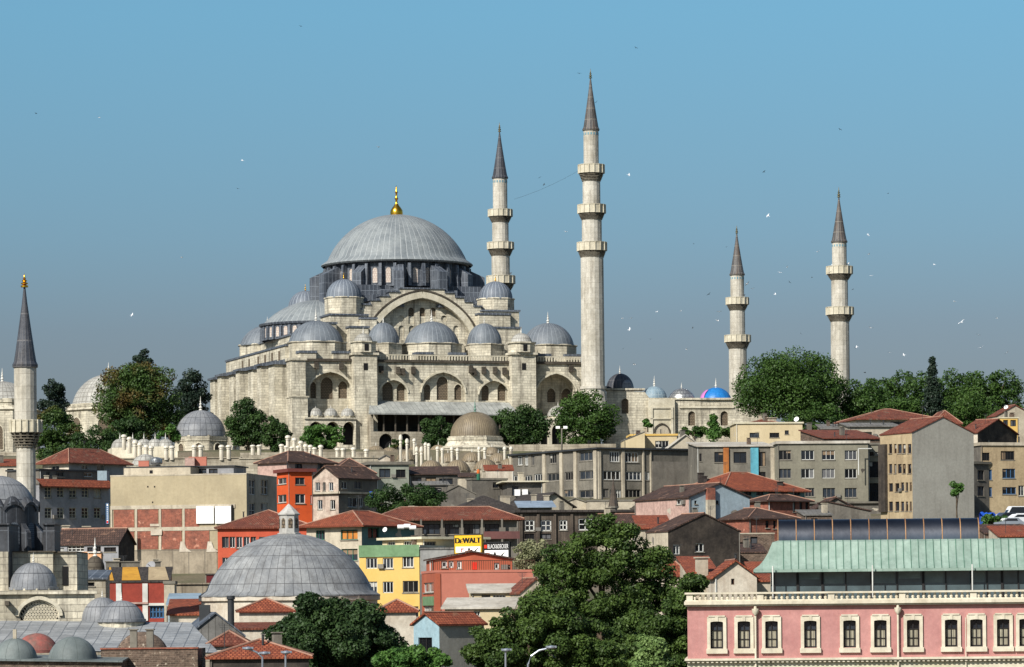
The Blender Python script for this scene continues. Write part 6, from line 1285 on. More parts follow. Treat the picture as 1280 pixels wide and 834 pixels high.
m = MB(); u, z = fr.hit(9, 754); m.bar(fr.p(u, z, 0), fr.p(u, z, 1.0), .35); m.build('water_spout', M_stone_dark, rt)
p = P(42, 734, Yl + 2.2); dome(rt, p, 29.5 * ppm(Yl + 2), P(42, 703.5, Yl + 2).z - p.z, M_lead_grey, 48, 26, (12, .6, 1.85, M_stone), .9, name='side_dome')
# sloping plate-lead roof in front of the wall
m = MB(); q = [P(-40, 812, 284), P(274, 816, 284), P(238, 778, 297), P(4, 776, 298), P(-40, 778, 298)]
m.poly(q); m.build('lead_roof', M_lead_sheet_pale, rt); m = MB(); m.prism([(q[0].x, q[0].y + .1), (q[1].x, q[1].y + .1), (q[2].x, q[2].y), (q[3].x, q[3].y), (q[4].x, q[4].y)], 6, [v.z - .05 for v in q]); m.build('roof_base_wall', M_stone_old, rt)
p = P(152, 774, 296.5); dome(rt, p, 29 * ppm(297), P(152, 751, 297).z - p.z, M_lead_grey, 48, 24, (12, .8, 1.75, M_stone), .75, name='side_dome')
p = P(128, 776, 301); dome(rt, p, 26 * ppm(301), P(128, 747, 301).z - p.z, M_lead_grey, 48, 24, (12, .8, 1.6, M_stone), .75, name='side_dome')
# front row of greenish domes
rt = thing('green_domed_bath', 'row of small greenish lead domes in the bottom left corner', 'building', P(50, 834, 270)); m = MB()
a = P(-30, 826, 268); b = P(152, 828, 268); m.prism([(a.x, 268), (b.x, 268), (b.x, 274), (a.x, 274)], 8, [a.z, b.z, b.z + .25, a.z + .25]); m.build('wall', M_brick_old, rt)
m = MB(); m.prism([(a.x, 267.7), (b.x + .1, 267.7), (b.x + .1, 274.2), (a.x, 274.2)], [a.z + .004, b.z + .004, b.z + .26, a.z + .26], [a.z + .12, b.z + .12, b.z + .4, a.z + .4]); m.build('roof', M_lead_green, rt)
for cx, yb, yt, r in ((19, 824, 798, 28), (91, 824, 796, 31)): p = P(cx, yb, 270); dome(rt, p, r * ppm(270), P(cx, yt, 270).z - p.z, M_lead_green, 48, 10, None, None, lip=.08)
m = MB(); p = P(46, 812, 280); dome(rt, p, 27 * ppm(280), 1.2, mat('old_red_plaster', (150, 86, 78), (116, 92, 84), fine=.4, nscale=1.2, bump=.3), 32, 12, None, None, name='ruined_dome'); p = P(19, 799, 270); m = MB(); m.box((p.x, p.y - .2, p.z - .2), .25, .25, .9); m.build('chimney', M_paleplaster, rt)
rt = thing('ruined_bath', 'old brick bath ruin with a crumbling dome and two chimneys at the bottom left', 'ruin', P(186, 834, 272)); m = MB(); a = P(126, 812, 272); b = P(247, 812, 272)
m.prism([(a.x, 272), (b.x, 272), (b.x, 279), (a.x, 279)], 8, a.z); m.build('wall', M_brick_old, rt); m = MB(); m.prism([(a.x - .05, 271.9), (b.x + .05, 271.9), (b.x + .05, 272.5), (a.x - .05, 272.5)], a.z + .003, a.z + .12); m.build('coping', M_brick, rt)
p = P(178, 812, 277); dome(rt, p, 32 * ppm(277), P(178, 790, 277).z - p.z, M_brick_old, 32, 12, None, None, name='ruined_dome')
for x in (167, 187.5): p = P(x, 788, 273.5); m = MB(); m.box((p.x, p.y, p.z - 1.7), .5, .5, 1.7); m.box((p.x, p.y, p.z + .003), .66, .66, .1); m.build('chimney', M_concrete, rt)
M_ochrepaint = mat('ochre_yellow_paint', (196, 146, 52), (172, 124, 46), streak=.2)
h = house('red_house', 'flat workshop painted in red panels with white stripes and a dark yellow-patched roof', (132, 380), (212, 3), 729, M_red, ('shed', M_tile_dark, 1.5, .1), d=6, win=[('f', [(187, 757, 208, 773)], 'u', dict(nv=4, fw=.12, nh=1))])
fr = h['faces']['f']
for x0, x1 in ((145, 152), (178, 185), (211, 214)): slab(fr, x0, 729.5, x1, 776, .12, 'white_stripe', M_white, h['root'])
slab(fr, 152.5, 753, 185, 755, .14, 'ledge', M_pinkplaster, h['root'], .125); slab(fr, 185.2, 754, 211, 757, .14, 'ledge', M_white, h['root'])
for x0, x1, mm in ((134, 141, M_ochrepaint), (151, 175, M_ochrepaint), (184, 210, M_beige)):
    u0 = fr.hit(x0, 728)[0]; u1 = fr.hit(x1, 728)[0]; z = h['z1'] + .22; m = MB(); m.poly([fr.p(u0 + .1, z + .05, -.1), fr.p(u1 + .1, z + .05, -.1), fr.p(u1 - .5, z + 1.45, -5.8), fr.p(u0 - .1, z + 1.45, -5.8)]); m.build('roof_patch', mm, h['root'])
h = house('terrace_house', 'house with a dark red shed roof and white-framed glazed terrace at left', (69, 425), (148, -22), 681, M_bluegrey, ('gable', M_tile_brown, 1.6, .2, 'f'), d=10, rpx=168, side=M_soot,
      win=[('f', [(72, 685, 80, 691), (84, 680, 105, 690)], 'w', dict(nv=3, nh=1)), ('f', [(109, 684, 116, 690), (119, 683, 126, 690), (130, 684, 145, 690)], 'd')])
for x, y in ((82, 658), (108, 659), (131, 661)): chimney(h['root'], x, y, 430, .8, 1.4)
slab(h['faces']['f'], 95, 690, 128, 700, .3, 'peach_parapet', mat('peach_paint', (214, 164, 124), (196, 146, 108)), h['root']); slab(h['faces']['f'], 112, 690, 128, 691, .5, 'ledge', M_white, h['root'])
p = P(118, 716, 372); tomb('odd small weathered stone dome with a tall white finial, behind the red workshop', 119, 712, 695, 12, 372, M_stone_dark, 730, 8, 1.0, 1.9, 'small_dome', arches=False, wm=M_stone_old)
h = house('stone_hut', 'low stone hut with a slit opening beside the near mosque wall', (95, 345), (132, 3), 725, M_stone_old, ('shed', M_lead_flat, .8, .2), d=7, win=[('f', [(98, 728, 118, 733)], 'd')])
h = house('plaster_annex', 'patchy plaster annex right of the red workshop', (205, 378), (218, 3), 730, M_paleplaster, ('flat', M_concrete, .3, .1), d=6, win=[('f', [(213, 748, 217, 756)], 'd')])
h = house('chimney_block', 'row of stubby concrete chimneys behind the red workshop', (132, 395), (208, 3), 716, M_concrete_dark, ('flat', M_concrete, .2, .05), d=4)
for x in (137, 144, 156, 165, 170, 196): chimney(h['root'], x, 703, 396, .75, 1.5, M_concrete)
p = P(182, 719, 390); m = MB(); m.lathe(p, [(0, 0), (.42, 0), (.42, .75), (.38, .85), (0, .86)], 14); tag(m.build('red_barrel', M_red, None, org=p), 'small red barrel standing on the roof behind the red workshop', 'barrel')
def dish(label, px, py, Y, r, az=R(-120)):
    p = P(px, py, Y); rt = thing('satellite_dish', label, 'dish', (p.x, p.y, p.z - r * 1.6)); m = MB(); nrm = Vector((math.cos(az), math.sin(az), .45)).normalized(); t = nrm.cross(Vector((0, 0, 1))).normalized(); b = t.cross(nrm); pr = [(i / 5 * r, -.18 * r * (1 - (i / 5) ** 2)) for i in range(6)]
    for i in range(5):
        for k in range(16):
            a0, a1 = k * math.pi / 8, (k + 1) * math.pi / 8; f = lambda q, a: p + t * q[0] * math.cos(a) + b * q[0] * math.sin(a) + nrm * q[1]; m.poly([f(pr[i], a0), f(pr[i], a1), f(pr[i + 1], a1), f(pr[i + 1], a0)] if i else [f(pr[0], 0), f(pr[1], a0), f(pr[1], a1)])
    m.build('reflector', M_bluegrey if .55 < r else M_signwhite, rt); m = MB(); m.bar(p - nrm * .2 * r, (p.x, p.y, p.z - r * 1.6), .08); m.bar(p, p + nrm * r * .8, .05); m.build('mast', M_iron, rt)
dish('big grey satellite dish on the roof behind the red workshop', 188, 708, 392, .6); dish('white satellite dish beside the low cream house chimney', 995.5, 524, 716, .5); dish('satellite dish on the pale panelled house roof, left of the tanks', 481, 662, 446, .3); dish('white satellite dish on the right-edge house gable', 1257.5, 509, 692, .4)
for i, (x, y) in enumerate(((501, 661), (509, 660), (516, 662))): p = P(x, y + 1, 445); m = MB(); m.tube([p + Vector((-.4, 0, .3)), p + Vector((-.38, 0, .3)), p + Vector((.38, 0, .3)), p + Vector((.4, 0, .3))], [.1, .27, .27, .1], 12); tag(m.build('water_tank', M_signwhite, None, org=p), ['left', 'middle', 'right'][i] + ' one of three white water tanks on the pale yellow rooftop storey', 'tank', 'white rooftop water tanks')

# --- the plated dome with a lantern
Yh = 350; s = ppm(Yh); p = P(362, 744, Yh); r = 104 * s; rt = thing('hamam', 'bath house with a huge grey plated dome and a small stone lantern on top', 'bath house', (p.x, p.y, gz(Yh)))
m = MB(); hz = P(362, 667, Yh).z - p.z; pr = [(r * 1.09, -.15), (r * 1.09, .0), (r * 1.0, .42)]
pr += [(max(a_, .9), .42 + b_) for a_, b_ in cap(r, hz - .42, 16)[1:]]
m.lathe(p, pr, 96, 60); m.build('dome', M_lead_hamam, rt)
rr = r * 1.06; m = MB(); m.lathe((p.x, p.y, 0), [(rr, gz(Yh) - 1), (rr, p.z - .55), (rr * 1.03, p.z - .5), (rr * 1.03, p.z - .14)], 24, 60, sm=False, phase=R(7.5)); m.build('drum', M_whiteplaster, rt)
zl0 = P(362, 668.5, Yh).z; zl1 = P(362, 642.5, Yh).z; zl2 = P(362, 630, Yh).z; lr = 13 * s; ln = MB()
ln.lathe((p.x, p.y, 0), [(lr * 1.15, zl0 - .5), (lr * 1.15, zl0 + .15), (lr * .98, zl0 + .18), (lr * .95, zl1 - .15), (lr * 1.08, zl1 - .1), (lr * 1.08, zl1 + .0), (lr * .06, zl2), (0, zl2 + .01)], 8, 16, sm=False, phase=R(22.5 + 12)); l_ = ln.build('lantern', mat('lantern_stone', (186, 184, 178), (160, 158, 152), streak=.4), rt)
for k in range(8):
    a = R(45 * k + 12 + 0); nr = Vector((math.cos(a), math.sin(a), 0)); t = Vector((-nr.y, nr.x, 0)); c0 = Vector((p.x, p.y, 0)) + nr * (lr * .965 * math.cos(R(22.5)) + .03)
    g = MB(); g.poly([c0 + t * q[0] + Vector((0, 0, q[1])) for q in arch(-.2, .2, zl0 + .6, zl1 - .6, .2, 6)]); g.build('window', M_lattice, l_)
for lb, x0, x1, Y, y, d, rise in (('low red-tiled annex in front of the plated dome drum, left one', 299, 366, 334, 764, 5, 1.1), ('low red-tiled annex right of the chestnut tree beside the yellow building', 474, 520, 338, 764, 8, 1.0)):
    house('tiled_annex', lb, (x0, Y), (x1, 3), y, M_whiteplaster, ('hip', M_tile_bright, rise, .3), d=d, cat='annex')
house('tiled_annex', 'whitewashed lower bath annex under the first tiled annex', (292, 328), (372, 3), 788, M_whiteplaster, ('shed', M_tile, .5, .2), d=5, cat='annex')
house('tiled_annex', 'red-tiled roof slope at the left foot of the plated dome', (212, 345), (250, 3), 770, M_whiteplaster, ('shed', M_tile_bright, 1.4, .3), d=8, cat='annex')
house('blue_roof_shed', 'flat bluish tin roof left of the plated dome', (210, 352), (246, 3), 757, M_bluewall, ('shed', mat('blue_tin2', (140, 160, 174), (118, 136, 150)), 1.0, .2), d=8, cat='shed')
h = house('dark_gable_annex', 'dark lead-covered gabled annex at the left foot of the plated dome', (234, 318), (305, 10), 796, M_roofgrey, ('gable', M_lead_flat, 1.9, .15, 's'), d=9, cat='annex')
house('red_roof_house', 'sunlit red-tiled roof at the bottom edge left of the chestnut tree', (262, 268), (386, 3), 822, M_soot, ('hip', M_tile_bright, 1.2, .3), d=8)
house('red_roof_house', 'small red roof with white ridge behind the bottom sunlit roof', (262, 288), (310, 3), 806, M_whiteplaster, ('hip', M_tile, 1.0, .3), d=6)
house('brick_annex', 'maroon-roofed shack below the ochre building base', (222, 400), (242, 3), 752, mat('maroon_paint', (96, 34, 36), (80, 28, 30)), ('flat', M_tile_dark, .15, .1), d=6, cat='shack')
house('brick_annex', 'dark red shack beside the orange-red house corner', (258, 425), (276, 3), 719, mat('maroon_paint'), ('flat', M_tile_dark, .15, .1), d=4, cat='shack')
p = P(288.5, 745, 322); m = MB(); m.lathe((p.x, p.y, 0), [(.28, P(288, 790, 322).z), (.28, p.z - .3), (.36, p.z - .28), (.36, p.z), (.2, p.z + .02)], 14); tag(m.build('stove_pipe', M_iron, None, org=(p.x, p.y, P(288, 790, 322).z)), 'black stove pipe standing in front of the plated dome drum', 'pipe')
p = P(256, 765, 322); m = MB(); m.box((p.x, p.y, p.z - 3), .9, .8, 3.6); tag(m.build('chimney', M_iron, None, org=(p.x, p.y, p.z - 3)), 'squat black chimney left of the black stove pipe', 'chimney')
# street lamps
def lamp(label, pts, Y, heads):
    Q = [P(x, y, Y) for x, y in pts]; rt = thing('street_lamp', label, 'street lamp', (Q[0].x, Y, gz(Y)), 'street lamps along the waterfront'); m = MB(); m.tube([(Q[0].x, Y, gz(Y))] + Q, .07, 8); m.build('pole', M_carsilver, rt)
    for x, y in heads: q = P(x, y, Y); m = MB(); m.lathe(q, [(0, -.1), (.28, -.06), (.32, .0), (.26, .1), (0, .16)], 12, rib=0); m.box((q.x, q.y, q.z - .02), .75, .3, .14); m.build('lamp_head', M_carsilver, rt)
lamp('curved street lamp in front of the spreading maple', [(660, 850), (660, 830), (664, 820), (674, 813), (688, 810)], 262, [(689, 809.5)])
lamp('second street lamp head peeping out of the maple, left of the curved lamp', [(632, 850), (632, 814)], 266, [(633, 813)])
lamp('street lamp with two arms in front of the sunlit red roof', [(328, 850), (328, 822), (322, 816), (311, 811)], 256, [(310, 811), (331, 817)])
lamp('single street lamp head above the eave of the sunlit red roof', [(357, 850), (357, 817)], 256, [(358, 816)])
p = P(842, 540, 752); rt = thing('floodlight_mast', 'mast with two floodlights between the big brown dome and the leafy tree', 'mast', P(702, 556, 748)); m = MB(); q = P(702, 536, 748); b = P(702, 562, 748); m.bar(b, q, .25); m.bar(q + Vector((-.7, 0, 0)), q + Vector((.7, 0, 0)), .2); m.build('pole', M_concrete, rt)
for dx in (-.75, .75): m = MB(); m.box((q.x + dx, q.y - .2, q.z), .8, .5, .5); m.build('floodlight', M_signwhite, rt)

# --- signs
def text(body, F_, u, z, h, mm, parent, off, name='lettering', width=None, bold=0.0):
    c = bpy.data.curves.new('t', 'FONT'); c.body = body; c.size = 1; c.extrude = .0; c.offset = 0; tmp = bpy.data.objects.new('t', c); col.objects.link(tmp); bpy.context.view_layer.update()
    me = bpy.data.meshes.new_from_object(tmp.evaluated_get(bpy.context.evaluated_depsgraph_get())); bpy.data.objects.remove(tmp)
    vs = [v.co.copy() for v in me.vertices]; x0 = min(v.x for v in vs); x1 = max(v.x for v in vs); y0 = min(v.y for v in vs); y1 = max(v.y for v in vs); w = width or h * (x1 - x0) / (y1 - y0)
    m = MB()
    for q, du in enumerate((0,) if not bold > .03 else (-.07, -.035, 0, .035, .07)):
        for f in me.polygons: m.poly([F_.p(u + du + (vs[i].x - x0) / (x1 - x0) * w, z + (vs[i].y - y0) / (y1 - y0) * h, off + .002 * q) for i in f.vertices])
    return m.build(name, mm, parent)
def board(name, label, A, B, y0, y1, mm, frame):
    a, b = P(A[0], y0, A[1]), P(B[0], y0, B[1]); F_ = Face(a, b); z1 = a.z; z0 = P(A[0], y1, A[1]).z; rt = thing(name, label, 'sign', F_.p(F_.L / 2, z0)); m = MB(); m.obox(F_.p(0, z0, -.25), F_.u * F_.L, F_.n * .25, (0, 0, z1 - z0)); bd = m.build('board', mm, rt)
    m = MB(); w = .06
    for q in ((0, z0, F_.L, w), (0, z1 - w, F_.L, w)): m.obox(F_.p(q[0], q[1], .003), F_.u * q[2], F_.n * .05, (0, 0, q[3]))
    for q in (0, F_.L - w): m.obox(F_.p(q, z0 + w, .003), F_.u * w, F_.n * .05, (0, 0, z1 - z0 - 2 * w))
    m.build('rim', frame, rt)
    m = MB()
    for q in (.2, F_.L - .3): m.obox(F_.p(q, z0 - 1.6, -.2), F_.u * .12, F_.n * .1, (0, 0, 1.6))
    m.build('posts' if False else 'support', M_iron, rt); return rt, F_, z0, z1
rt, fr, z0, z1 = board('advertising_sign', 'yellow sign with black lettering above a white strip of tools', (567.5, 416), (602.5, 414), 668.5, 693, M_signyellow, M_iron); H = z1 - z0; L = fr.L
text('D', fr, L * .05, z0 + H * .56, H * .27, M_signblack, rt, .012, bold=.05, width=L * .15); text('E', fr, L * .215, z0 + H * .56, H * .19, M_signblack, rt, .012, bold=.05, width=L * .085)
text('WALT', fr, L * .315, z0 + H * .56, H * .27, M_signblack, rt, .012, bold=.05, width=L * .63)
m = MB(); m.obox(fr.p(L * .06, z0 + H * .08, .004), fr.u * L * .88, fr.n * .01, (0, 0, H * .3)); st_ = m.build('white_strip', M_signwhite, rt)
def tool(parent, fr, u, z, s, kind, off=.02):
    m = MB()
    def b(x0, y0, x1, y1, w): m.obox(fr.p(u + x0 * s, z + y0 * s, off), fr.u * (x1 - x0) * s, fr.n * .01, (0, 0, (y1 - y0) * s))
    if kind == 'drill':
        b(0, .55, .9, .85, 0); b(.9, .64, 1.25, .74, 0); b(.15, 0, .4, .55, 0); b(.05, -.08, .55, .08, 0)
    elif kind == 'grinder':
        m.poly([fr.p(u + (.5 + .38 * math.cos(k * .628)) * s, z + (.4 + .38 * math.sin(k * .628)) * s, off) for k in range(10)]); b(.3, .7, .7, .95, 0)
    else:
        m.poly([fr.p(u, z + .05 * s, off), fr.p(u + .25 * s, z, off), fr.p(u + 1.2 * s, z + .75 * s, off), fr.p(u + 1.1 * s, z + .95 * s, off)]); b(.3, .1, .7, .42, 0)
    m.build('tool_picture', M_signblack if kind != 'drill' else M_terracotta, parent)
for i, k in enumerate(('drill', 'grinder', 'saw')): tool(st_, fr, L * (.24 + .24 * i), z0 + H * .13, .42, k)
rt, fr, z0, z1 = board('advertising_sign', 'black sign with an orange-red square and white lettering, right of the yellow sign', (604, 418), (637, 416), 678, 699, M_signblack, M_iron); H = z1 - z0; L = fr.L
m = MB(); m.obox(fr.p(L * .04, z0 + H * .64, .004), fr.u * L * .1, fr.n * .01, (0, 0, H * .2)); m.build('red_square', M_signred, rt)
text('BLACK&DECKER', fr, L * .17, z0 + H * .62, H * .25, M_signwhite, rt, .012, bold=.0, width=L * .78)
m = MB(); m.obox(fr.p(L * .05, z0 + H * .1, .004), fr.u * L * .9, fr.n * .01, (0, 0, H * .42)); st_ = m.build('white_strip', M_signwhite, rt)
for i, k in enumerate(('drill', 'grinder', 'saw')): tool(st_, fr, L * (.1 + .28 * i), z0 + H * .17, .45, k)
rt, fr, z0, z1 = board('hanging_sign', 'narrow vertical blue and white shop sign on the alley corner at left', (132.3, 494), (135.7, 494), 629, 655, M_signwhite, M_blueframe)
m = MB()
for i in range(7): m.obox(fr.p(.1, z0 + .55 + i * .27, .004), fr.u * .17, fr.n * .01, (0, 0, .17))
m.build('blue_lettering', M_blueframe, rt); m = MB(); m.obox(fr.p(.08, z0 + .1, .004), fr.u * .2, fr.n * .01, (0, 0, .3)); m.build('red_mark', M_signred, rt)

# ---------------------------------------------------------------- pink building with the copper roof
Yp = 250; s = ppm(Yp)
A = P(859, 741, Yp); B = P(1345, 741, Yp - 1.6); fr = Face(A, B); rt = thing('pink_building', 'long pink stucco building with stone window surrounds, balustrade and green copper roof', 'building', fr.p(fr.L / 2, 4, -5))
def zp(y, px=1000): return fr.hit(px, y)[1]
def zz(y): return P(857, y, Yp).z
zc0, zc1 = zz(823.5), zz(758.5)
cols = [(896, 8), (930, 8), (964.5, 8), (1013, 8), (1062, 8), (1100.5, 8), (1141.5, 8), (1189, 8), (1220.5, 8), (1254, 8), (1282, 8), (1316, 8)]
hs = []
for cx, w in cols:
    u0, u1 = fr.hit(cx - 7.9, 795)[0], fr.hit(cx + 7.9, 795)[0]; hs.append(arch(u0, u1, zz(811), zz(778.5), (u1 - u0) * .08, 6, False))
m = MB(); facade(m, fr, rect(0, fr.L, zc0 - .02, zc1), hs, .3, mir=0)
q = [fr.p(0, 0), fr.p(fr.L, 0), fr.p(fr.L, 0, -14), fr.p(0, 0, -14)]
for i in (1, 2, 3): m.poly([(q[i].x, q[i].y, 0), (q[(i + 1) % 4].x, q[(i + 1) % 4].y, 0), (q[(i + 1) % 4].x, q[(i + 1) % 4].y, zc1), (q[i].x, q[i].y, zc1)])
m.build('wall', M_pink, rt)
M_curtain = mat('net_curtain', (176, 170, 148), (150, 144, 126), brick=(.14, 3, .03, (120, 116, 100), 0, .2), fine=.2)
for (cx, w), h in zip(cols, hs):
    wd = window(rt, fr, h, 'd', .26, nv=1, nh=2, fw=.07)
    us = [a for a, b in h]; u0, u1 = min(us), max(us); zb = zz(811); zt = max(b for a, b in h)
    m = MB(); t = .22                       # carved surround
    m.obox(fr.p(u0 - t, zb - .3, .003), fr.u * t, fr.n * .12, (0, 0, zt - zb + .3)); m.obox(fr.p(u1, zb - .3, .003), fr.u * t, fr.n * .12, (0, 0, zt - zb + .3)); m.obox(fr.p(u0 - t - .06, zb - .34, .003), fr.u * (u1 - u0 + 2 * t + .12), fr.n * .2, (0, 0, .32))
    hh = h[2:]; 
    for i in range(len(hh) - 1):
        a, b = hh[i], hh[i + 1]; A4 = [fr.p(*a, .003), fr.p(*b, .003), fr.p(b[0], zt + .3, .003), fr.p(a[0], zt + .3, .003)]; B4 = [v + fr.n * .12 for v in A4]; m.poly(B4); m.poly([A4[0], A4[1], B4[1], B4[0]])
    m.obox(fr.p(u0 - t, zt + .003, .003), fr.u * t, fr.n * .12, (0, 0, .297)); m.obox(fr.p(u1, zt + .003, .003), fr.u * t, fr.n * .12, (0, 0, .297)); m.obox(fr.p(u0 - t * .6, zt + .3, .003), fr.u * (u1 - u0 + 1.2 * t), fr.n * .17, (0, 0, .1)); m.obox(fr.p((u0 + u1) / 2 - .1, zt, .003), fr.u * .2, fr.n * .16, (0, 0, .36))
    m.build('surround', M_trim, wd)
    g = MB(); g.poly([fr.p(u, z, -.24) for u, z in rect(u0 + .12, u1 - .12, zb + .1, zb + 1.15)]); g.build('curtain', M_curtain, wd)
# cornices
def band(y0, y1, out, mm, nm='cornice', root=None):
    m = MB(); z1, z0 = zz(y0), zz(y1); m.obox(fr.p(-out * .45, z0, out), fr.u * (fr.L + out), fr.n * -(out + .5), (0, 0, z1 - z0)); m.obox(fr.p(-out * .45, z0, -.5), fr.u * .4, fr.n * -13, (0, 0, z1 - z0)); return m.build(nm, mm, root or rt)
band(741, 743.3, .38, M_trim, 'coping'); band(752, 756.2, .45, M_trim); band(756.3, 758.4, .28, M_trim); band(823.5, 826.2, .45, M_trim); band(826.3, 829, .22, M_trim); band(829.1, 850, .06, M_cream, 'ground_floor_wall')
m = MB(); n = 110; z0, z1 = zz(752), zz(743.3); bal = band(750.3, 751.98, .3, M_trim, 'balustrade_plinth')
m = MB(); st = .36; k = 0; uu = .15
while uu < fr.L:
    if k % 13 == 0: m.obox(fr.p(uu - .2, z0, .28), fr.u * .42, fr.n * -.4, (0, 0, z1 - z0))
    else:
        c0 = fr.p(uu, z0, .1); m.lathe(c0, [(.09, .08), (.07, .12), (.115, .2), (.1, .28), (.055, .36), (.09, .45)], 8)
    uu += st; k += 1
m.build('balusters' if False else 'balustrade', M_trim, bal)
m = MB(); m.obox(fr.p(0, zz(828.9) + .11, .222), fr.u * fr.L, fr.n * .14, (0, 0, .03))
for uu in np.arange(0, fr.L, .31): m.obox(fr.p(uu, zz(828.9), .222), fr.u * .15, fr.n * .13, (0, 0, .115))
m.build('dentil_band', M_trim, rt)
# rainwater pipes with hopper heads
for px, full in ((944.5, 1), (1122.5, 1), (1207, 0)):
    u = fr.hit(px, 800)[0]; m = MB(); m.tube([fr.p(u, zz(860), .2), fr.p(u, zz(763 if full else 775), .2)], .07 if full else .03, 8)
    if full: m.lathe(fr.p(u, zz(768), .25), [(.08, -.1), (.22, .1), (.24, .32), (.1, .34), (.08, .5)], 8)
    m.build('rainwater_pipe', M_trim, rt)
u = fr.hit(1262, 834)[0]; m = MB(); m.poly([fr.p(a, b, .09) for a, b in arch(u - 1.3, u + 1.3, zz(850), zz(834), .32, 12, False)]); m.build('ground_arch', M_trim, rt)
m = MB(); m.poly([fr.p(0, zc1 + .3, .0), fr.p(fr.L, zc1 + .3, 0), fr.p(fr.L, zc1 + .3, -14), fr.p(0, zc1 + .3, -14)]); m.build('terrace', M_roofgrey, rt)
# glazed storey
ua0 = fr.hit(964, 720)[0]; zt = zz(708.5) + .0; zg0 = zc1 + .3; gl = Face(fr.p(ua0, 0, -2.4), fr.p(fr.L, 0, -2.4))
m = MB(); m.poly([gl.p(0, zg0), gl.p(gl.L, zg0), gl.p(gl.L, zt), gl.p(0, zt)]); m.poly([gl.p(0, zg0), gl.p(0, zt), gl.p(0, zt, -9), gl.p(0, zg0, -9)]); gs = m.build('glazed_storey', glass('penthouse_glass', (96, 112, 116), .06), rt)
mu = [967, 995.5, 1026.5, 1056.5, 1088, 1120.5, 1152.5, 1181.5, 1213, 1233, 1251, 1272, 1300]
for x in mu: u = max(0, gl.hit(x, 725)[0]); m = MB(); w = .16 if x in (995.5, 1026.5, 1088, 1152.5, 1251) else .07; m.obox(gl.p(u, zg0, .01), gl.u * w, gl.n * .1, (0, 0, zt - zg0)); m.build('mullion', M_darkframe, gs)
for x in (964, 1088, 1212): u = max(0, gl.hit(x, 725)[0]); m = MB(); q = gl.p(u + .1, zg0, 1.4); m.tube([q, (q.x, q.y, zt)], .045, 8); m.build('white_post', M_white, gs)
for i in range(len(mu) - 2):
    if i in (1, 2, 4, 5, 6, 8): 
        u0, u1 = max(.1, gl.hit(mu[i] + 3, 725)[0]), gl.hit(mu[i + 1] - 2, 725)[0]; m = MB(); m.obox(gl.p(u0, zt - (.9 if i % 2 else 1.2), .004), gl.u * (u1 - u0), gl.n * .004, (0, 0, .55 if i % 2 else .9)); m.build('blind', mat('roller_blind', (120, 128, 124), (100, 108, 106)), gs)
# copper roof with curved profile
cr0 = fr.hit(942, 713)[0]; ze = zz(712.5); zr = zz(676); ov = 1.0; prof = [(ov, ze - .18), (ov, ze), (.55, ze + .28), (.2, ze + .62), (-.15, ze + 1.1), (-.5, zr - .12), (-.9, zr)]
m = MB(); st = .5; us = np.arange(cr0, fr.L, st); fo = -2.4
L = [0]
for i in range(1, len(prof)): L.append(L[-1] + math.hypot(prof[i][0] - prof[i - 1][0], prof[i][1] - prof[i - 1][1]))
def inset(i): return cr0 + (ov - prof[i][0]) * .85
for j, u in enumerate(us):
    u2 = min(u + st, fr.L)
    for i in range(len(prof) - 1):
        a0, a1 = max(u, inset(i)), max(u, inset(i + 1)); b0, b1 = max(u2, inset(i)), max(u2, inset(i + 1))
        if b0 - a0 < 1e-4 and b1 - a1 < 1e-4: continue
        m.poly([fr.p(a0, prof[i][1], fo + prof[i][0]), fr.p(b0, prof[i][1], fo + prof[i][0]), fr.p(b1, prof[i + 1][1], fo + prof[i + 1][0]), fr.p(a1, prof[i + 1][1], fo + prof[i + 1][0])], [(a0 / st, L[i]), (b0 / st, L[i]), (b1 / st, L[i + 1]), (a1 / st, L[i + 1])], sm=True)
for i in range(len(prof) - 1):     # left hip end
    m.poly([fr.p(inset(i), prof[i][1], fo + prof[i][0]), fr.p(inset(i + 1), prof[i + 1][1], fo + prof[i + 1][0]), fr.p(inset(i + 1), prof[i + 1][1], fo - 9 - prof[i + 1][0]), fr.p(inset(i), prof[i][1], fo - 9 - prof[i][0])], [(0, L[i]), (0, L[i + 1]), (22, L[i + 1]), (22, L[i])], sm=True)
m.poly([fr.p(cr0, ze - .18, fo + ov), fr.p(fr.L, ze - .18, fo + ov), fr.p(fr.L, ze - .18, fo - 10), fr.p(cr0, ze - .18, fo - 10)]); m.poly([fr.p(inset(6), zr, fo - .9), fr.p(fr.L, zr, fo - .9), fr.p(fr.L, zr, fo - 8), fr.p(inset(6), zr, fo - 8)])
cu = m.build('copper_roof', M_copper, rt)
for j, u in enumerate(us):
    if j == 0: continue
    if u < inset(6): continue
    m = MB(); m.tube([fr.p(u, z, fo + o + .015) for o, z in prof[1:]], .028, 4)
    if j < 99: m.build('standing_seam', mat('seam_patina', (84, 122, 104), (66, 100, 86)), cu)
m = MB(); m.obox(fr.p(cr0 + .1, ze - .2, fo + ov + .003), fr.u * (fr.L - cr0), fr.n * .05, (0, 0, .16)); m.build('gutter', M_copper, cu)
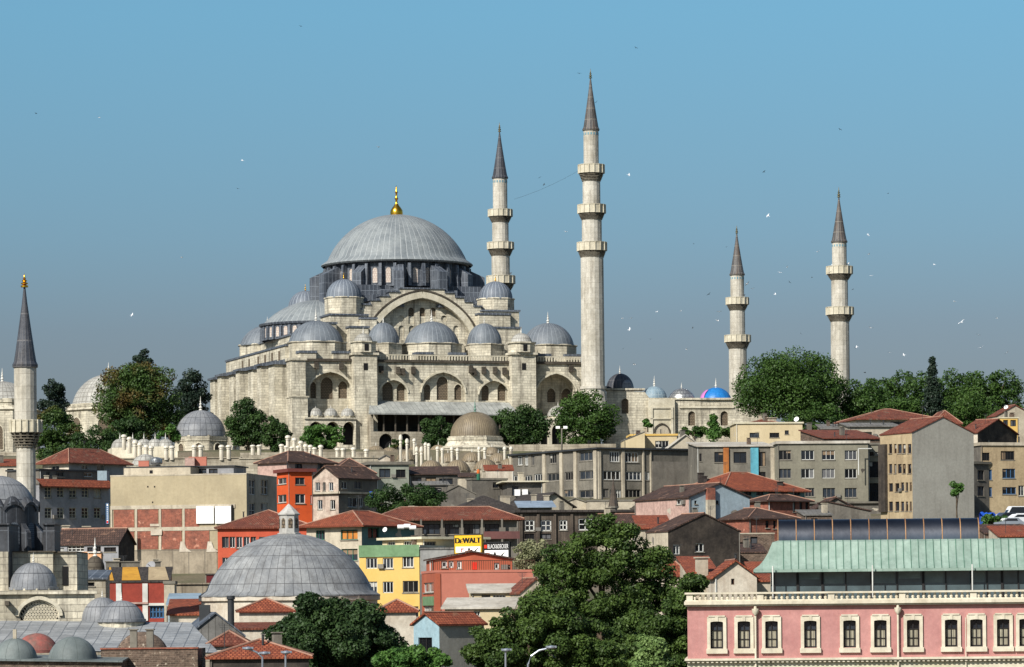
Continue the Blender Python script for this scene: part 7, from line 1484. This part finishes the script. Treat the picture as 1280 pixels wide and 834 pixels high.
# dark barrel roof on top
b0, b1 = fr.hit(973, 660)[0], fr.hit(1228, 660)[0]; zb0, zb1 = zz(677.5), zz(649.0); m = MB(); n = 12; rad = (zb1 - zb0); pr = [(-1.3 - rad * .85 * (1 - math.cos(math.pi / 2 * i / n)) , zb0 + rad * math.sin(math.pi / 2 * i / n)) for i in range(n + 1)]; pr += [(-1.3 - rad * 1.7 - (q[0] + 1.3), q[1]) for q in reversed(pr[:-1])]
for i in range(len(pr) - 1): m.poly([fr.p(b0, pr[i][1], fo + pr[i][0]), fr.p(b1, pr[i][1], fo + pr[i][0]), fr.p(b1, pr[i + 1][1], fo + pr[i + 1][0]), fr.p(b0, pr[i + 1][1], fo + pr[i + 1][0])], sm=True)
for bb in (b0, b1): m.poly([fr.p(bb, z, fo + o) for o, z in pr])
br = m.build('barrel_roof', M_darkmetal, rt)
nb = 11
for i in range(nb + 1):
    u = b0 + (b1 - b0) * i / nb; m = MB()
    for q in range(len(pr) // 2 + 2): m.bar(fr.p(u, pr[q][1], fo + pr[q][0] + .02), fr.p(u, pr[q + 1][1], fo + pr[q + 1][0] + .02), .06, .04)
    m.build('metal_rib', M_rust, br)
m = MB(); m.obox(fr.p(b0 - .1, zb0 - .12, fo - 1.15), fr.u * (b1 - b0 + .2), fr.n * .15, (0, 0, .13)); m.build('roof_edge', M_rust, br)

# ---------------------------------------------------------------- gulls in the sky
def gull(mm, label, group):
    root = thing('gull', label, 'bird', (0, 0, 0), group); m = MB()
    m.tube([(-.28, 0, 0), (-.15, 0, .0), (0, 0, .02), (.16, 0, .03), (.24, 0, .05), (.3, 0, .04)], [.015, .06, .085, .06, .05, .012], 8); m.poly([(-.26, -.01, 0), (-.42, -.07, .0), (-.42, .07, 0), (-.26, .01, 0)]); m.build('body', mm, root)
    for sg in (-1, 1):
        m = MB(); pts = [(.1, .05, .03), (.14, .32, .16), (.02, .68, .1), (-.06, .66, .1), (-.02, .32, .14), (-.1, .05, .03)]; pts = [(x, y * sg, z) for x, y, z in pts]
        m.poly([pts[0], pts[1], pts[4], pts[5]]); m.poly([pts[1], pts[2], pts[3], pts[4]]); m.poly([(x, y, z + .02) for x, y, z in (pts[0], pts[1], pts[4], pts[5])]); m.poly([(x, y, z + .02) for x, y, z in (pts[1], pts[2], pts[3], pts[4])]); m.build('wing', mm, root)
    return root
birds = dict(
 w=[(227, 322), (124, 147), (473, 184), (303, 201), (778, 398), (789, 398), (787, 412), (821, 390), (851, 389), (793, 456), (858, 437), (897, 401), (899, 390), (969, 368), (975, 341), (984, 334), (1022, 315), (1085, 294), (1086, 318), (1089, 345), (1112, 441), (1223, 419), (1226, 435), (1259, 441), (1130, 444), (934, 355), (707, 290), (786, 219), (1071, 434), (1193, 377), (1037, 341), (941, 361), (165, 394), (1202, 403), (1246, 398), (1088, 410), (1168, 331), (960, 270)],
 d=[(45, 142), (297, 236), (675, 222), (680, 231), (724, 92), (795, 60), (779, 436), (813, 424), (866, 410), (908, 309), (886, 368), (987, 353), (1015, 347), (1066, 362), (1081, 466), (1069, 435), (1001, 417), (955, 215), (1050, 162), (745, 128), (867, 305), (1110, 242), (376, 33)])
for kk, mm, lb, gp in (('w', M_carwhite, 'tiny white gull gliding in the blue sky', 'white gulls in the sky'), ('d', M_darkframe, 'tiny dark bird silhouette flying in the blue sky', 'dark birds in the sky')):
    pr0 = None
    for x, y in birds[kk]:
        Y = rng.uniform(560, 820)
        if pr0 is None: r_ = pr0 = gull(mm, lb, gp); chs = list(pr0.children)
        else:
            r_ = pr0.copy(); col.objects.link(r_)
            for ch in chs: c = ch.copy(); col.objects.link(c); c.parent = r_
        r_.location = P(x, y, Y); r_.rotation_euler = (rng.uniform(-.7, .7), rng.uniform(-.3, .3), rng.uniform(0, 6.28)); sc = rng.uniform(.6, .95) * (1 if kk == 'w' else .8); r_.scale = (sc, sc, sc)
# gulls perched on the minaret balconies
for x, y, Y in ((729, 299, 796), (747, 299, 796), (1041, 331.5, 845), (1050, 331.5, 845), (1060, 331, 845), (916, 370.5, 905), (930, 370.5, 905), (625.5, 343, 862), (638, 343, 862)):
    p = P(x, y, Y); m = MB(); m.tube([p + Vector((-.35, 0, 0)), p + Vector((-.1, 0, .12)), p + Vector((.12, 0, .25)), p + Vector((.25, 0, .42)), p + Vector((.38, 0, .4))], [.03, .16, .17, .1, .03], 8); tag(m.build('perched_gull', M_carwhite, None, org=p), 'white gull perched on a minaret balcony railing', 'bird', 'gulls perched on the minaret balconies')
